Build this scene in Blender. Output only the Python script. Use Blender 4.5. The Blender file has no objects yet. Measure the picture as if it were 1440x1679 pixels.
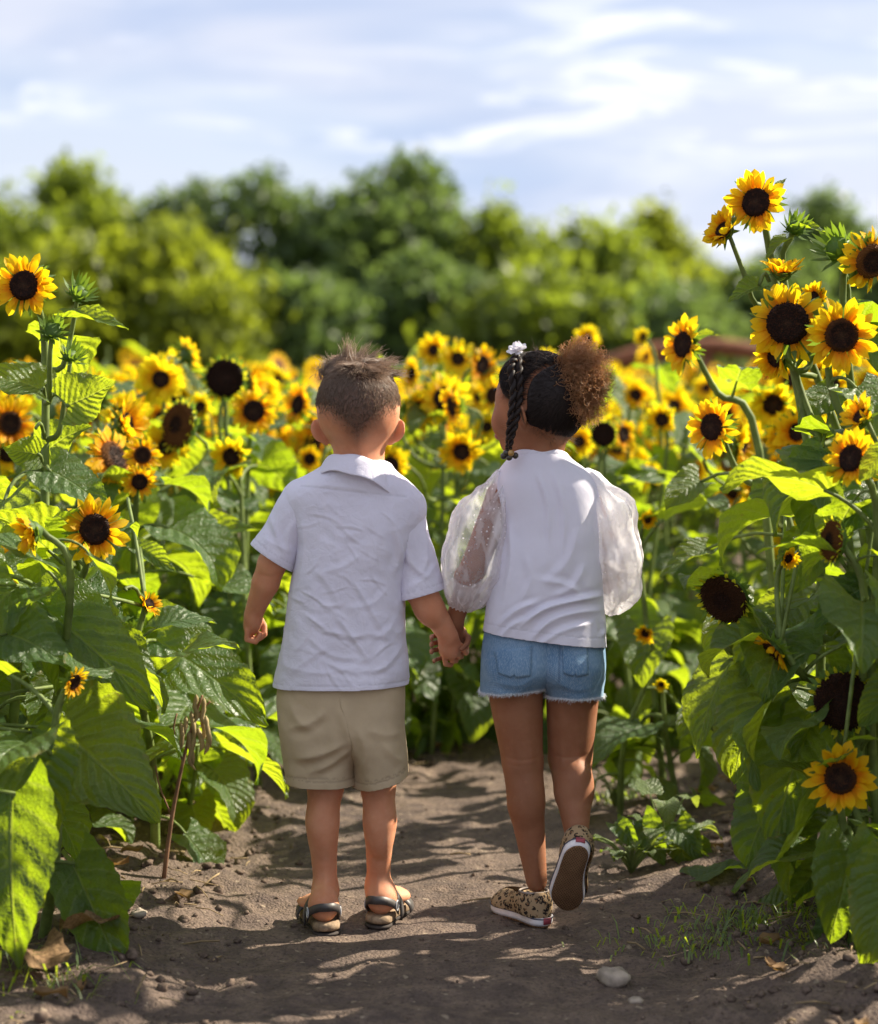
import bpy, bmesh, math, random
import numpy as np
from mathutils import Vector, Matrix, Quaternion, noise as mnoise
from mathutils.bvhtree import BVHTree

scene = bpy.context.scene
C = scene.collection
PI = math.pi

# ------------------------------------------------------------------ camera, sky, sun, exposure
F_PX = 3392.0                      # focal length in pixels of the 1440 x 1679 photograph
PITCH = math.atan(199.5 / F_PX)
CAM_H = 1.044
KID_Y = 4.0                        # metres from the camera to the children

cam_data = bpy.data.cameras.new('camera')
cam = bpy.data.objects.new('camera', cam_data)
C.objects.link(cam)
cam.location = (0, 0, CAM_H)
cam.rotation_euler = (PI / 2 - PITCH, 0, 0)
cam_data.sensor_fit = 'VERTICAL'
cam_data.sensor_height = 36.0
cam_data.lens = 36.0 * F_PX / 1679.0
cam_data.clip_start = 0.05
cam_data.clip_end = 2000
cam_data.dof.use_dof = True
cam_data.dof.focus_distance = 4.0
cam_data.dof.aperture_fstop = 2.5
cam_data.dof.aperture_blades = 0
scene.camera = cam

SUN_EL = math.radians(38)
SUN_AZ = math.radians(66)          # to the right of straight ahead (+Y), clockwise from above
sun_dir = Vector((math.sin(SUN_AZ) * math.cos(SUN_EL), math.cos(SUN_AZ) * math.cos(SUN_EL), math.sin(SUN_EL)))

world = bpy.data.worlds.new('World')
scene.world = world
world.use_nodes = True
wt = world.node_tree
for n_ in list(wt.nodes):
    wt.nodes.remove(n_)
w_out = wt.nodes.new('ShaderNodeOutputWorld')
w_bg = wt.nodes.new('ShaderNodeBackground')
w_sky = wt.nodes.new('ShaderNodeTexSky')
w_sky.sky_type = 'NISHITA'
w_sky.sun_disc = False
w_sky.sun_elevation = SUN_EL
w_sky.sun_rotation = SUN_AZ
w_sky.altitude = 200
w_sky.air_density = 1.0
w_sky.dust_density = 0.6
w_sky.ozone_density = 1.6
w_bg.inputs['Strength'].default_value = 0.066
w_tc = wt.nodes.new('ShaderNodeTexCoord')


def w_math(op, a, b=None, clamp=False):
    n = wt.nodes.new('ShaderNodeMath')
    n.operation = op
    n.use_clamp = clamp
    for i, v in enumerate((a, b)):
        if v is None:
            continue
        if isinstance(v, (int, float)):
            n.inputs[i].default_value = v
        else:
            wt.links.new(v, n.inputs[i])
    return n.outputs[0]


def w_noise(scale, loc, sx, detail, rough, dist=0.0):
    mp = wt.nodes.new('ShaderNodeMapping')
    mp.inputs['Scale'].default_value = sx
    mp.inputs['Location'].default_value = loc
    mp.inputs['Rotation'].default_value = (0, math.radians(8), 0)
    wt.links.new(w_tc.outputs['Generated'], mp.inputs['Vector'])
    nz = wt.nodes.new('ShaderNodeTexNoise')
    nz.inputs['Scale'].default_value = scale
    nz.inputs['Detail'].default_value = detail
    nz.inputs['Roughness'].default_value = rough
    nz.inputs['Distortion'].default_value = dist
    wt.links.new(mp.outputs[0], nz.inputs['Vector'])
    return nz.outputs['Fac']


def w_ramp(fac, a, b):
    r = wt.nodes.new('ShaderNodeMapRange')
    r.interpolation_type = 'SMOOTHSTEP'
    r.inputs['From Min'].default_value = a
    r.inputs['From Max'].default_value = b
    wt.links.new(fac, r.inputs['Value'])
    return r.outputs[0]


def w_mix(fac, a, b):
    m = wt.nodes.new('ShaderNodeMix')
    m.data_type = 'RGBA'
    if isinstance(fac, (int, float)):
        m.inputs[0].default_value = fac
    else:
        wt.links.new(fac, m.inputs[0])
    for s, v in ((6, a), (7, b)):
        if isinstance(v, tuple):
            m.inputs[s].default_value = v
        else:
            wt.links.new(v, m.inputs[s])
    return m.outputs[2]


VEIL = (4.80, 5.02, 5.90, 1)          # thin high cloud, in the sky texture's own units
CLOUD = (7.3, 7.3, 7.5, 1)
BLUE = (2.4, 3.3, 5.2, 1)
veil_n = w_noise(1.0, (3.1, 0.4, 1.7), (3.0, 3.0, 11.0), 4, 0.5, 0.3)
veil = w_math('MULTIPLY', w_ramp(veil_n, 0.25, 0.55), 0.25)
veil = w_math('ADD', veil, 0.68)
c1 = w_noise(1.0, (0.7, 2.2, 1.35), (9.0, 9.0, 46.0), 8, 0.62, 1.6)
c2 = w_noise(1.0, (5.7, 1.2, 4.9), (4.5, 4.5, 22.0), 3, 0.5, 0.3)
cl = w_math('MULTIPLY', w_ramp(c1, 0.47, 0.66), w_ramp(c2, 0.36, 0.60))
cl = w_math('MULTIPLY', cl, 0.9)
b1 = w_noise(1.0, (9.3, 2.9, 7.1), (4.0, 4.0, 18.0), 4, 0.5, 0.4)
bl = w_math('MULTIPLY', w_ramp(b1, 0.50, 0.68), 0.5)
skyc = w_mix(veil, w_sky.outputs['Color'], VEIL)
skyc = w_mix(bl, skyc, BLUE)
skyc = w_mix(cl, skyc, CLOUD)
wt.links.new(skyc, w_bg.inputs['Color'])
wt.links.new(w_bg.outputs[0], w_out.inputs['Surface'])

sun_data = bpy.data.lights.new('sun', 'SUN')
sun = bpy.data.objects.new('sun', sun_data)
C.objects.link(sun)
sun_data.energy = 5.0
sun_data.angle = math.radians(0.53)
sun_data.color = (1.0, 0.90, 0.73)
sun.rotation_euler = sun_dir.to_track_quat('Z', 'Y').to_euler()
sun.location = sun_dir * 20

scene.view_settings.view_transform = 'Standard'
scene.view_settings.look = 'None'
scene.view_settings.gamma = 1.0
scene.view_settings.use_curve_mapping = False
scene.view_settings.exposure = 1.36

scene.render.engine = 'CYCLES'
cy = scene.cycles
cy.use_denoising = True
try:
    cy.denoiser = 'OPENIMAGEDENOISE'
except Exception:
    pass
cy.max_bounces = 8
cy.diffuse_bounces = 4
cy.glossy_bounces = 2
cy.transmission_bounces = 5
cy.transparent_max_bounces = 8
cy.sample_clamp_indirect = 6.0
cy.caustics_reflective = False
cy.caustics_refractive = False

# ------------------------------------------------------------------ pixel of the photograph -> point of the place
_cp, _sp = math.cos(PITCH), math.sin(PITCH)


def ray(px, py):
    u = (px - 720.0) / F_PX
    v = (839.5 - py) / F_PX
    return Vector((u, _cp + v * _sp, -_sp + v * _cp))


def at(px, py, y):
    d = ray(px, py)
    return Vector((0, 0, CAM_H)) + d * (y / d.y)


def ground(px, py, z=0.0):
    d = ray(px, py)
    return Vector((0, 0, CAM_H)) + d * ((z - CAM_H) / d.z)


def K(px, py, d=0.0):
    return np.array(at(px, py, KID_Y + d))


MPP = 1.0 / 848.0                  # metres per photo pixel at the children's distance

# ------------------------------------------------------------------ objects


def new_obj(name, data, parent=None):
    o = bpy.data.objects.new(name, data)
    C.objects.link(o)
    if parent is not None:
        o.parent = parent
    return o


def tag(o, label=None, cat=None, group=None, kind=None):
    if label:
        o['label'] = label
    if cat:
        o['category'] = cat
    if group:
        o['group'] = group
    if kind:
        o['kind'] = kind
    return o


def empty(name, loc=(0, 0, 0), rz=0.0):
    o = bpy.data.objects.new(name, None)
    o.empty_display_size = 0.1
    C.objects.link(o)
    o.location = loc
    o.rotation_euler = (0, 0, rz)
    return o


def fast_mesh(name, V, F, mats=(), smooth=True, mat_idx=None, uv=None):
    """V: n x 3, F: list of polygons, or an m x 3 / m x 4 array."""
    me = bpy.data.meshes.new(name)
    V = np.asarray(V, dtype=np.float32)
    if isinstance(F, np.ndarray):
        k = F.shape[1]
        tot = np.full(len(F), k, np.int32)
        flat = F.astype(np.int32).ravel()
    else:
        tot = np.array([len(f) for f in F], np.int32)
        flat = np.array([i for f in F for i in f], np.int32)
    start = np.zeros(len(tot), np.int32)
    if len(tot):
        start[1:] = np.cumsum(tot)[:-1]
    me.vertices.add(len(V))
    me.vertices.foreach_set('co', V.ravel())
    me.loops.add(len(flat))
    me.loops.foreach_set('vertex_index', flat)
    me.polygons.add(len(tot))
    me.polygons.foreach_set('loop_start', start)
    me.polygons.foreach_set('loop_total', tot)
    if mat_idx is not None:
        me.polygons.foreach_set('material_index', np.asarray(mat_idx, np.int32))
    for m in mats:
        me.materials.append(m)
    if uv is not None:
        ul = me.uv_layers.new(name='UVMap')
        ul.data.foreach_set('uv', np.asarray(uv, np.float32)[flat].ravel())
    me.update(calc_edges=True)
    me.validate()
    if smooth:
        me.polygons.foreach_set('use_smooth', np.ones(len(me.polygons), bool))
    return me


def vcol(me, name, vals):
    a = me.attributes.new(name, 'FLOAT', 'POINT')
    a.data.foreach_set('value', np.asarray(vals, np.float32))


class MB:
    """Collects pieces into one mesh."""

    def __init__(self):
        self.V, self.F, self.M, self.U, self.n = [], [], [], [], 0

    def add(self, V, F, m=0, uv=None):
        V = np.asarray(V, float).reshape(-1, 3)
        for f in F:
            self.F.append(tuple(int(i) + self.n for i in f))
            self.M.append(m)
        self.V.append(V)
        self.U.append(np.zeros((len(V), 2)) if uv is None else np.asarray(uv, float))
        self.n += len(V)

    def tube(self, pts, rad, seg=8, m=0, cap=True):
        V, F = tube_geo(pts, rad, seg, cap)
        self.add(V, F, m)

    def mesh(self, name, mats, smooth=True):
        return fast_mesh(name, np.concatenate(self.V) if self.V else np.zeros((0, 3)), self.F, mats, smooth, self.M,
                         np.concatenate(self.U) if self.U else None)

    def build(self, name, mats, parent=None, smooth=True):
        if not isinstance(mats, (list, tuple)):
            mats = [mats]
        return new_obj(name, self.mesh(name, mats, smooth), parent)


def tube_geo(pts, rad, seg=8, cap=True):
    P = np.asarray([tuple(p) for p in pts], float)
    n = len(P)
    R = np.full(n, float(rad)) if np.isscalar(rad) else np.asarray(rad, float)
    T = np.gradient(P, axis=0)
    T /= np.linalg.norm(T, axis=1)[:, None] + 1e-12
    ref = np.array([0.0, 0, 1]) if abs(T[0][2]) < 0.9 else np.array([1.0, 0, 0])
    nrm = np.cross(T[0], ref)
    nrm /= np.linalg.norm(nrm)
    V = []
    a = np.arange(seg) * 2 * PI / seg
    for i in range(n):
        nrm = nrm - T[i] * nrm.dot(T[i])
        nrm /= np.linalg.norm(nrm) + 1e-12
        b = np.cross(T[i], nrm)
        V.append(P[i] + R[i] * (np.cos(a)[:, None] * nrm + np.sin(a)[:, None] * b))
    V = np.concatenate(V)
    F = []
    for i in range(n - 1):
        for j in range(seg):
            k = (j + 1) % seg
            F.append((i * seg + j, i * seg + k, (i + 1) * seg + k, (i + 1) * seg + j))
    if cap:
        F.append(tuple(range(seg - 1, -1, -1)))
        F.append(tuple((n - 1) * seg + j for j in range(seg)))
    return V, F


def smooth_path(pts, n):
    """Catmull-Rom through the points."""
    P = np.asarray([tuple(p) for p in pts], float)
    P = np.vstack([2 * P[0] - P[1], P, 2 * P[-1] - P[-2]])
    out = []
    m = len(P) - 3
    for i in range(n):
        t = i / (n - 1) * m
        k = min(int(t), m - 1)
        f = t - k
        a, b, c, d = P[k], P[k + 1], P[k + 2], P[k + 3]
        out.append(0.5 * ((2 * b) + (-a + c) * f + (2 * a - 5 * b + 4 * c - d) * f * f + (-a + 3 * b - 3 * c + d) * f ** 3))
    return np.array(out)


# ------------------------------------------------------------------ numpy value noise


def _hash(ix, iy, iz, seed):
    h = (ix.astype(np.int64) * 374761393 + iy.astype(np.int64) * 668265263 + iz.astype(np.int64) * 2147483647 + seed * 1274126177) & 0xFFFFFFFF
    h = ((h ^ (h >> 13)) * 1274126177) & 0xFFFFFFFF
    h = h ^ (h >> 16)
    return (h & 0xFFFF) / 65535.0 * 2 - 1


def vnoise(P, scale, seed=0):
    Q = np.asarray(P, float) * scale
    I = np.floor(Q).astype(np.int64)
    f = Q - I
    f = f * f * f * (f * (f * 6 - 15) + 10)
    r = 0
    for dx in (0, 1):
        wx = f[:, 0] if dx else 1 - f[:, 0]
        for dy in (0, 1):
            wy = f[:, 1] if dy else 1 - f[:, 1]
            for dz in (0, 1):
                wz = f[:, 2] if dz else 1 - f[:, 2]
                r = r + wx * wy * wz * _hash(I[:, 0] + dx, I[:, 1] + dy, I[:, 2] + dz, seed)
    return r


def fbm(P, scale, octaves=4, seed=0, gain=0.5):
    r, a = 0, 1.0
    for o in range(octaves):
        r = r + a * vnoise(P, scale * 2 ** o, seed + o * 17)
        a *= gain
    return r


# ------------------------------------------------------------------ materials


class NT:
    def __init__(self, name):
        self.m = bpy.data.materials.new(name)
        self.m.use_nodes = True
        self.t = self.m.node_tree
        for n in list(self.t.nodes):
            self.t.nodes.remove(n)
        self.out = self.t.nodes.new('ShaderNodeOutputMaterial')

    def n(self, typ, **kw):
        nd = self.t.nodes.new(typ)
        for k, v in kw.items():
            setattr(nd, k, v)
        return nd

    def link(self, a, b):
        self.t.links.new(a, b)

    def set(self, sock, v):
        if v is None:
            return
        if isinstance(v, (int, float)):
            if sock.type == 'RGBA':
                sock.default_value = (v, v, v, 1)
            elif sock.type == 'VECTOR':
                sock.default_value = (v, v, v)
            else:
                sock.default_value = v
        elif isinstance(v, (tuple, list)):
            sock.default_value = tuple(v) + (1,) if sock.type == 'RGBA' and len(v) == 3 else v
        else:
            self.link(v, sock)

    def math(self, op, a, b=None, c=None, clamp=False):
        nd = self.n('ShaderNodeMath', operation=op, use_clamp=clamp)
        for i, v in enumerate((a, b, c)):
            if v is not None:
                self.set(nd.inputs[i], v)
        return nd.outputs[0]

    def ramp(self, fac, a, b, lo=0.0, hi=1.0, smooth=True):
        nd = self.n('ShaderNodeMapRange', interpolation_type='SMOOTHSTEP' if smooth else 'LINEAR')
        self.set(nd.inputs['Value'], fac)
        for k, v in (('From Min', a), ('From Max', b), ('To Min', lo), ('To Max', hi)):
            nd.inputs[k].default_value = v
        return nd.outputs[0]

    def mix(self, fac, a, b, blend='MIX'):
        nd = self.n('ShaderNodeMix', data_type='RGBA', blend_type=blend)
        self.set(nd.inputs[0], fac)
        self.set(nd.inputs[6], a)
        self.set(nd.inputs[7], b)
        return nd.outputs[2]

    def coord(self, kind='Object'):
        return self.n('ShaderNodeTexCoord').outputs[kind]

    def mapping(self, vec, scale=(1, 1, 1), rot=(0, 0, 0), loc=(0, 0, 0)):
        nd = self.n('ShaderNodeMapping')
        self.link(vec, nd.inputs['Vector'])
        nd.inputs['Scale'].default_value = scale
        nd.inputs['Rotation'].default_value = rot
        nd.inputs['Location'].default_value = loc
        return nd.outputs[0]

    def noise(self, vec, scale, detail=4, rough=0.5, dist=0.0, color=False):
        nd = self.n('ShaderNodeTexNoise')
        if vec is not None:
            self.link(vec, nd.inputs['Vector'])
        nd.inputs['Scale'].default_value = scale
        nd.inputs['Detail'].default_value = detail
        nd.inputs['Roughness'].default_value = rough
        nd.inputs['Distortion'].default_value = dist
        return nd.outputs['Color' if color else 'Fac']

    def voronoi(self, vec, scale, feature='F1', out='Distance', rnd=1.0):
        nd = self.n('ShaderNodeTexVoronoi', feature=feature)
        if vec is not None:
            self.link(vec, nd.inputs['Vector'])
        nd.inputs['Scale'].default_value = scale
        nd.inputs['Randomness'].default_value = rnd
        return nd.outputs[out]

    def attr(self, name):
        nd = self.n('ShaderNodeAttribute')
        nd.attribute_name = name
        return nd.outputs['Fac']

    def rnd(self):
        return self.n('ShaderNodeObjectInfo').outputs['Random']

    def bump(self, h, strength=0.3, dist=0.002):
        nd = self.n('ShaderNodeBump')
        nd.inputs['Strength'].default_value = strength
        nd.inputs['Distance'].default_value = dist
        self.link(h, nd.inputs['Height'])
        return nd.outputs[0]

    def principled(self, color, rough=0.6, spec=0.4, normal=None, **kw):
        nd = self.n('ShaderNodeBsdfPrincipled')
        self.set(nd.inputs['Base Color'], color)
        self.set(nd.inputs['Roughness'], rough)
        nd.inputs['Specular IOR Level'].default_value = spec
        if normal is not None:
            self.link(normal, nd.inputs['Normal'])
        for k, v in kw.items():
            self.set(nd.inputs[k], v)
        return nd.outputs[0]

    def translucent(self, color, normal=None):
        nd = self.n('ShaderNodeBsdfTranslucent')
        self.set(nd.inputs['Color'], color)
        if normal is not None:
            self.link(normal, nd.inputs['Normal'])
        return nd.outputs[0]

    def mixs(self, fac, a, b):
        nd = self.n('ShaderNodeMixShader')
        self.set(nd.inputs[0], fac)
        self.link(a, nd.inputs[1])
        self.link(b, nd.inputs[2])
        return nd.outputs[0]

    def done(self, sh):
        self.link(sh, self.out.inputs['Surface'])
        return self.m


def simple_mat(name, col, rough=0.6, spec=0.4, var=0.15, scale=40, bump=0.0, bdist=0.001, trans=None, tfac=0.3):
    k = NT(name)
    co = k.coord('Object')
    nz = k.noise(co, scale, 4, 0.6)
    dark = tuple(c * (1 - var) for c in col)
    lite = tuple(min(1, c * (1 + var)) for c in col)
    c = k.mix(k.ramp(nz, 0.3, 0.7), dark, lite)
    nr = k.bump(nz, bump, bdist) if bump else None
    s = k.principled(c, rough, spec, nr)
    if trans:
        s = k.mixs(tfac, s, k.translucent(trans))
    return k.done(s)

# ------------------------------------------------------------------ plant and soil materials


def leaf_material(name, base_a, base_b, trans_a, trans_b, tfac=0.38):
    k = NT(name)
    uv = k.n('ShaderNodeUVMap')
    uv.uv_map = 'UVMap'
    sep = k.n('ShaderNodeSeparateXYZ')
    k.link(uv.outputs[0], sep.inputs[0])
    u = k.math('ABSOLUTE', k.math('MULTIPLY_ADD', sep.outputs[0], 2.0, -1.0))
    v = sep.outputs[1]
    mid = k.ramp(u, 0.012, 0.06, 1.0, 0.0)
    co = k.coord('Object')
    rnd = k.rnd()
    warp = k.math('MULTIPLY_ADD', k.noise(co, 4.0, 2, 0.5), 0.10, -0.05)
    vv = k.math('SUBTRACT', k.math('ADD', v, warp), k.math('MULTIPLY', u, k.math('MULTIPLY_ADD', rnd, 0.18, 0.22)))
    lat = k.math('SINE', k.math('MULTIPLY', vv, k.math('MULTIPLY_ADD', rnd, 22.0, 36.0)))
    latm = k.ramp(lat, 0.90, 0.995)
    fine = k.voronoi(co, 34.0, 'DISTANCE_TO_EDGE')
    finem = k.ramp(fine, 0.0, 0.10, 1.0, 0.0)
    vein = k.math('MAXIMUM', mid, k.math('MULTIPLY', latm, 0.6))
    nz = k.noise(co, 3.0, 4, 0.6)
    f = k.math('ADD', k.math('MULTIPLY', nz, 0.6), k.math('MULTIPLY', rnd, 0.55), clamp=True)
    col = k.mix(f, base_a, base_b)
    spots = k.ramp(k.noise(co, 14.0, 3, 0.6), 0.66, 0.74)
    col = k.mix(k.math('MULTIPLY', spots, 0.35), col, (0.20, 0.17, 0.05))
    edge = k.math('MULTIPLY', k.ramp(u, 0.72, 1.0), k.ramp(k.noise(co, 6.0, 3, 0.6), 0.52, 0.66))
    edge = k.math('MULTIPLY', edge, k.ramp(rnd, 0.25, 0.8))
    col = k.mix(k.math('MULTIPLY', edge, 0.8), col, (0.19, 0.13, 0.045))
    veinc = k.mix(k.math('MULTIPLY', vein, 0.42), col, (0.20, 0.28, 0.10))
    geo = k.n('ShaderNodeNewGeometry')
    under = k.mix(0.30, veinc, (0.16, 0.22, 0.12))
    colf = k.mix(geo.outputs['Backfacing'], veinc, under)
    h = k.math('ADD', k.math('MULTIPLY', lat, -0.22), k.math('MULTIPLY', finem, -0.10))
    h = k.math('ADD', h, k.math('MULTIPLY', mid, -0.6))
    h = k.math('ADD', h, k.math('MULTIPLY', k.noise(co, 9.0, 2, 0.5), 1.2))
    nr = k.bump(h, 0.55, 0.02)
    tr = k.mix(f, trans_a, trans_b)
    tr = k.mix(k.math('MULTIPLY', vein, 0.5), tr, (0.50, 0.55, 0.10))
    tr = k.mix(k.math('MULTIPLY', spots, 0.5), tr, (0.30, 0.20, 0.03))
    s = k.mixs(tfac, k.principled(colf, 0.43, 0.5, nr), k.translucent(tr, nr))
    return k.done(s)


M_LEAF = leaf_material('sunflower_leaf', (0.024, 0.064, 0.022), (0.056, 0.110, 0.026), (0.32, 0.52, 0.010), (0.62, 0.72, 0.02), 0.47)
M_WEED = leaf_material('weed_leaf', (0.06, 0.11, 0.03), (0.12, 0.17, 0.05), (0.30, 0.45, 0.03), (0.45, 0.52, 0.05))
M_STEM = simple_mat('hairy_stem', (0.15, 0.20, 0.055), 0.6, 0.35, 0.3, 30, 0.4, 0.002, (0.35, 0.42, 0.08), 0.18)
M_BRACT = simple_mat('bract_green', (0.085, 0.15, 0.03), 0.55, 0.35, 0.3, 40, 0.3, 0.002, (0.30, 0.45, 0.03), 0.32)


def petal_material(name, base, tip, tb, tt):
    k = NT(name)
    uv = k.n('ShaderNodeUVMap')
    uv.uv_map = 'UVMap'
    sep = k.n('ShaderNodeSeparateXYZ')
    k.link(uv.outputs[0], sep.inputs[0])
    v = sep.outputs[1]
    str_ = k.math('SINE', k.math('MULTIPLY', sep.outputs[0], 44.0))
    g = k.ramp(v, 0.0, 0.75)
    r = k.rnd()
    g = k.math('ADD', g, k.math('MULTIPLY_ADD', r, 0.4, -0.2), clamp=True)
    col = k.mix(g, base, tip)
    tr = k.mix(g, tb, tt)
    nr = k.bump(str_, 0.35, 0.01)
    s = k.mixs(0.52, k.principled(col, 0.55, 0.25, nr), k.translucent(tr, nr))
    return k.done(s)


M_PETAL = petal_material('petal_yellow', (0.86, 0.29, 0.005), (0.94, 0.55, 0.010), (1.0, 0.42, 0.003), (1.0, 0.74, 0.010))
M_PETALY = petal_material('petal_bright_yellow', (0.90, 0.44, 0.006), (0.95, 0.66, 0.012), (1.0, 0.62, 0.004), (1.0, 0.84, 0.014))
M_PETALG = petal_material('petal_green_yellow', (0.45, 0.48, 0.02), (0.75, 0.66, 0.03), (0.60, 0.65, 0.02), (0.85, 0.80, 0.03))


def disc_material():
    k = NT('seed_disc')
    co = k.coord('Object')
    vz = k.voronoi(co, 60.0)
    nz = k.noise(co, 18.0, 3, 0.6)
    c = k.mix(k.ramp(vz, 0.1, 0.6), (0.060, 0.018, 0.008), (0.012, 0.006, 0.004))
    rm = k.n('ShaderNodeVectorMath', operation='LENGTH')
    k.link(co, rm.inputs[0])
    c = k.mix(k.math('MULTIPLY', k.ramp(rm.outputs['Value'], 0.03, 0.10, 1.0, 0.0), 0.35), c, (0.075, 0.040, 0.015))
    c = k.mix(k.ramp(nz, 0.55, 0.7), c, (0.060, 0.022, 0.008))
    c = k.mix(k.math('MULTIPLY', k.ramp(rm.outputs['Value'], 0.15, 0.215), k.ramp(k.rnd(), 0.2, 0.9)), c, (0.13, 0.050, 0.010))
    return k.done(k.principled(c, 0.75, 0.2))


M_DISC = disc_material()


def soil_material():
    k = NT('dry_soil')
    co = k.coord('Object')
    big = k.noise(co, 1.7, 5, 0.6)
    med = k.noise(co, 14.0, 5, 0.65)
    fin = k.noise(co, 120.0, 4, 0.7)
    gr = k.voronoi(co, 160.0)
    c = k.mix(k.ramp(big, 0.3, 0.7), (0.078, 0.059, 0.053), (0.128, 0.095, 0.078))
    c = k.mix(k.ramp(med, 0.35, 0.7), c, (0.185, 0.136, 0.105))
    c = k.mix(k.ramp(fin, 0.45, 0.75), c, (0.050, 0.038, 0.034))
    c = k.mix(k.math('MULTIPLY', k.ramp(k.noise(co, 55.0, 2, 0.5), 0.66, 0.72), 0.6), c, (0.36, 0.29, 0.21))
    h = k.math('ADD', k.math('MULTIPLY', med, 1.0), k.math('MULTIPLY', fin, 0.55))
    h = k.math('ADD', h, k.math('MULTIPLY', gr, -0.25))
    nr = k.bump(h, 0.9, 0.012)
    return k.done(k.principled(c, 0.92, 0.15, nr))


M_SOIL = soil_material()
M_CLOD = simple_mat('soil_clod', (0.125, 0.092, 0.072), 0.95, 0.1, 0.45, 60, 0.8, 0.004)
M_STONE = simple_mat('pale_stone', (0.30, 0.25, 0.20), 0.85, 0.25, 0.3, 25, 0.7, 0.006)
M_STRAW = simple_mat('dry_straw', (0.34, 0.25, 0.14), 0.8, 0.2, 0.4, 20, 0.2, 0.002, (0.4, 0.28, 0.12), 0.2)
M_DEADLEAF = simple_mat('dead_leaf', (0.20, 0.125, 0.065), 0.8, 0.2, 0.5, 18, 0.5, 0.004, (0.4, 0.22, 0.06), 0.25)
M_POD = simple_mat('dry_pod', (0.36, 0.28, 0.14), 0.7, 0.25, 0.35, 30, 0.4, 0.002, (0.45, 0.32, 0.12), 0.2)
M_BROWNSTEM = simple_mat('brown_stem', (0.20, 0.11, 0.065), 0.8, 0.2, 0.3, 40, 0.4, 0.002)


def path_centre(y):
    return 0.02 + (0.8 * (y - 4.95) ** 2 if y > 4.95 else 0.0)


def path_half(y):
    return 0.56 if y < 5 else max(0.36, 0.56 - 0.14 * (y - 5))


def ground_height(X, Y):
    """Packed path with low soil berms along both edges."""
    X = np.asarray(X, float)
    Y = np.asarray(Y, float)
    pc = 0.02 + np.where(Y > 4.95, 0.8 * (np.minimum(Y, 9) - 4.95) ** 2, 0)
    d = np.abs(X - pc)
    berm = 0.045 * np.exp(-((d - 0.72) / 0.20) ** 2)
    P = np.stack([X.ravel(), Y.ravel(), np.zeros(X.size)], 1)
    fade = np.clip((14 - Y) / 6, 0, 1)
    path = np.clip((d - 0.25) / 0.45, 0, 1)
    r = fbm(P, 3.0, 3, 5).reshape(X.shape) * (0.010 + 0.014 * path)
    r = r + fbm(P, 17.0, 3, 9).reshape(X.shape) * (0.0050 + 0.010 * path)
    rid = fbm(P * np.array([0.55, 1.0, 1]), 9.0, 2, 31).reshape(X.shape)
    r = r + 0.008 * np.clip(0.5 - np.abs(rid), -0.3, 1) * (0.6 + path)
    return (berm + r - GH0) * fade


GH0 = 0.0
GH0 = float(ground_height(*np.meshgrid(np.linspace(-0.3, 0.3, 40), np.linspace(3.5, 4.5, 60))).mean())


def gz(x, y):
    return float(ground_height(np.array([[x]]), np.array([[y]]))[0, 0])


def build_ground():
    xs = np.concatenate([-np.geomspace(1.9, 400, 26)[::-1], np.arange(-1.88, 1.89, 0.017), np.geomspace(1.9, 400, 26)])
    ys = np.concatenate([-np.geomspace(0.5, 60, 10)[::-1], np.linspace(-0.4, 2.9, 12), np.arange(2.92, 7.6, 0.017), np.geomspace(7.62, 900, 44)])
    X, Y = np.meshgrid(xs, ys, indexing='ij')
    Z = ground_height(X, Y)
    V = np.stack([X.ravel(), Y.ravel(), Z.ravel()], 1)
    nx, ny = X.shape
    i = np.arange(nx - 1)[:, None] * ny + np.arange(ny - 1)[None, :]
    i = i.ravel()
    Fq = np.stack([i, i + ny, i + ny + 1, i + 1], 1)
    o = new_obj('ground', fast_mesh('ground', V, Fq, [M_SOIL]))
    tag(o, kind='structure')
    return o


build_ground()

rng = random.Random(11)


def lump(r, seed, n=6, m=8, flat=0.7):
    V = []
    rs = random.Random(seed)
    for i in range(n + 1):
        a = PI * i / n
        for j in range(m):
            b = 2 * PI * j / m
            V.append((math.sin(a) * math.cos(b), math.sin(a) * math.sin(b), math.cos(a) * flat))
    V = np.array(V)
    V *= (1 + 0.38 * vnoise(V, 1.4, seed) + 0.14 * vnoise(V, 3.5, seed + 3))[:, None] * r
    F = []
    for i in range(n):
        for j in range(m):
            k = (j + 1) % m
            F.append((i * m + j, (i + 1) * m + j, (i + 1) * m + k, i * m + k))
    return V, F


def scatter_clods():
    mb = MB()
    pro = [lump(1, 40 + s, 4, 6) for s in range(10)]
    for _ in range(13000):
        y = rng.uniform(2.9, 7.2)
        x = rng.uniform(-1.3, 1.3)
        d = abs(x - path_centre(y))
        p = 0.16 + 0.84 * min(1, max(0, (d - 0.22) / 0.33))
        if rng.random() > p:
            continue
        r = 0.0016 + 0.0085 * rng.random() ** 5 * (0.5 + p)
        V, F = pro[rng.randrange(10)]
        a = rng.uniform(0, 6.28)
        c, s = math.cos(a), math.sin(a)
        W = V @ np.array([[c, s, 0], [-s, c, 0], [0, 0, 1]]) * r + np.array([x, y, gz(x, y) + r * 0.25])
        mb.add(W, F)
    tag(mb.build('soil_clods', M_CLOD), 'crumbs and clods of dry brown soil along the path edges', 'soil', kind='stuff')


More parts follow.
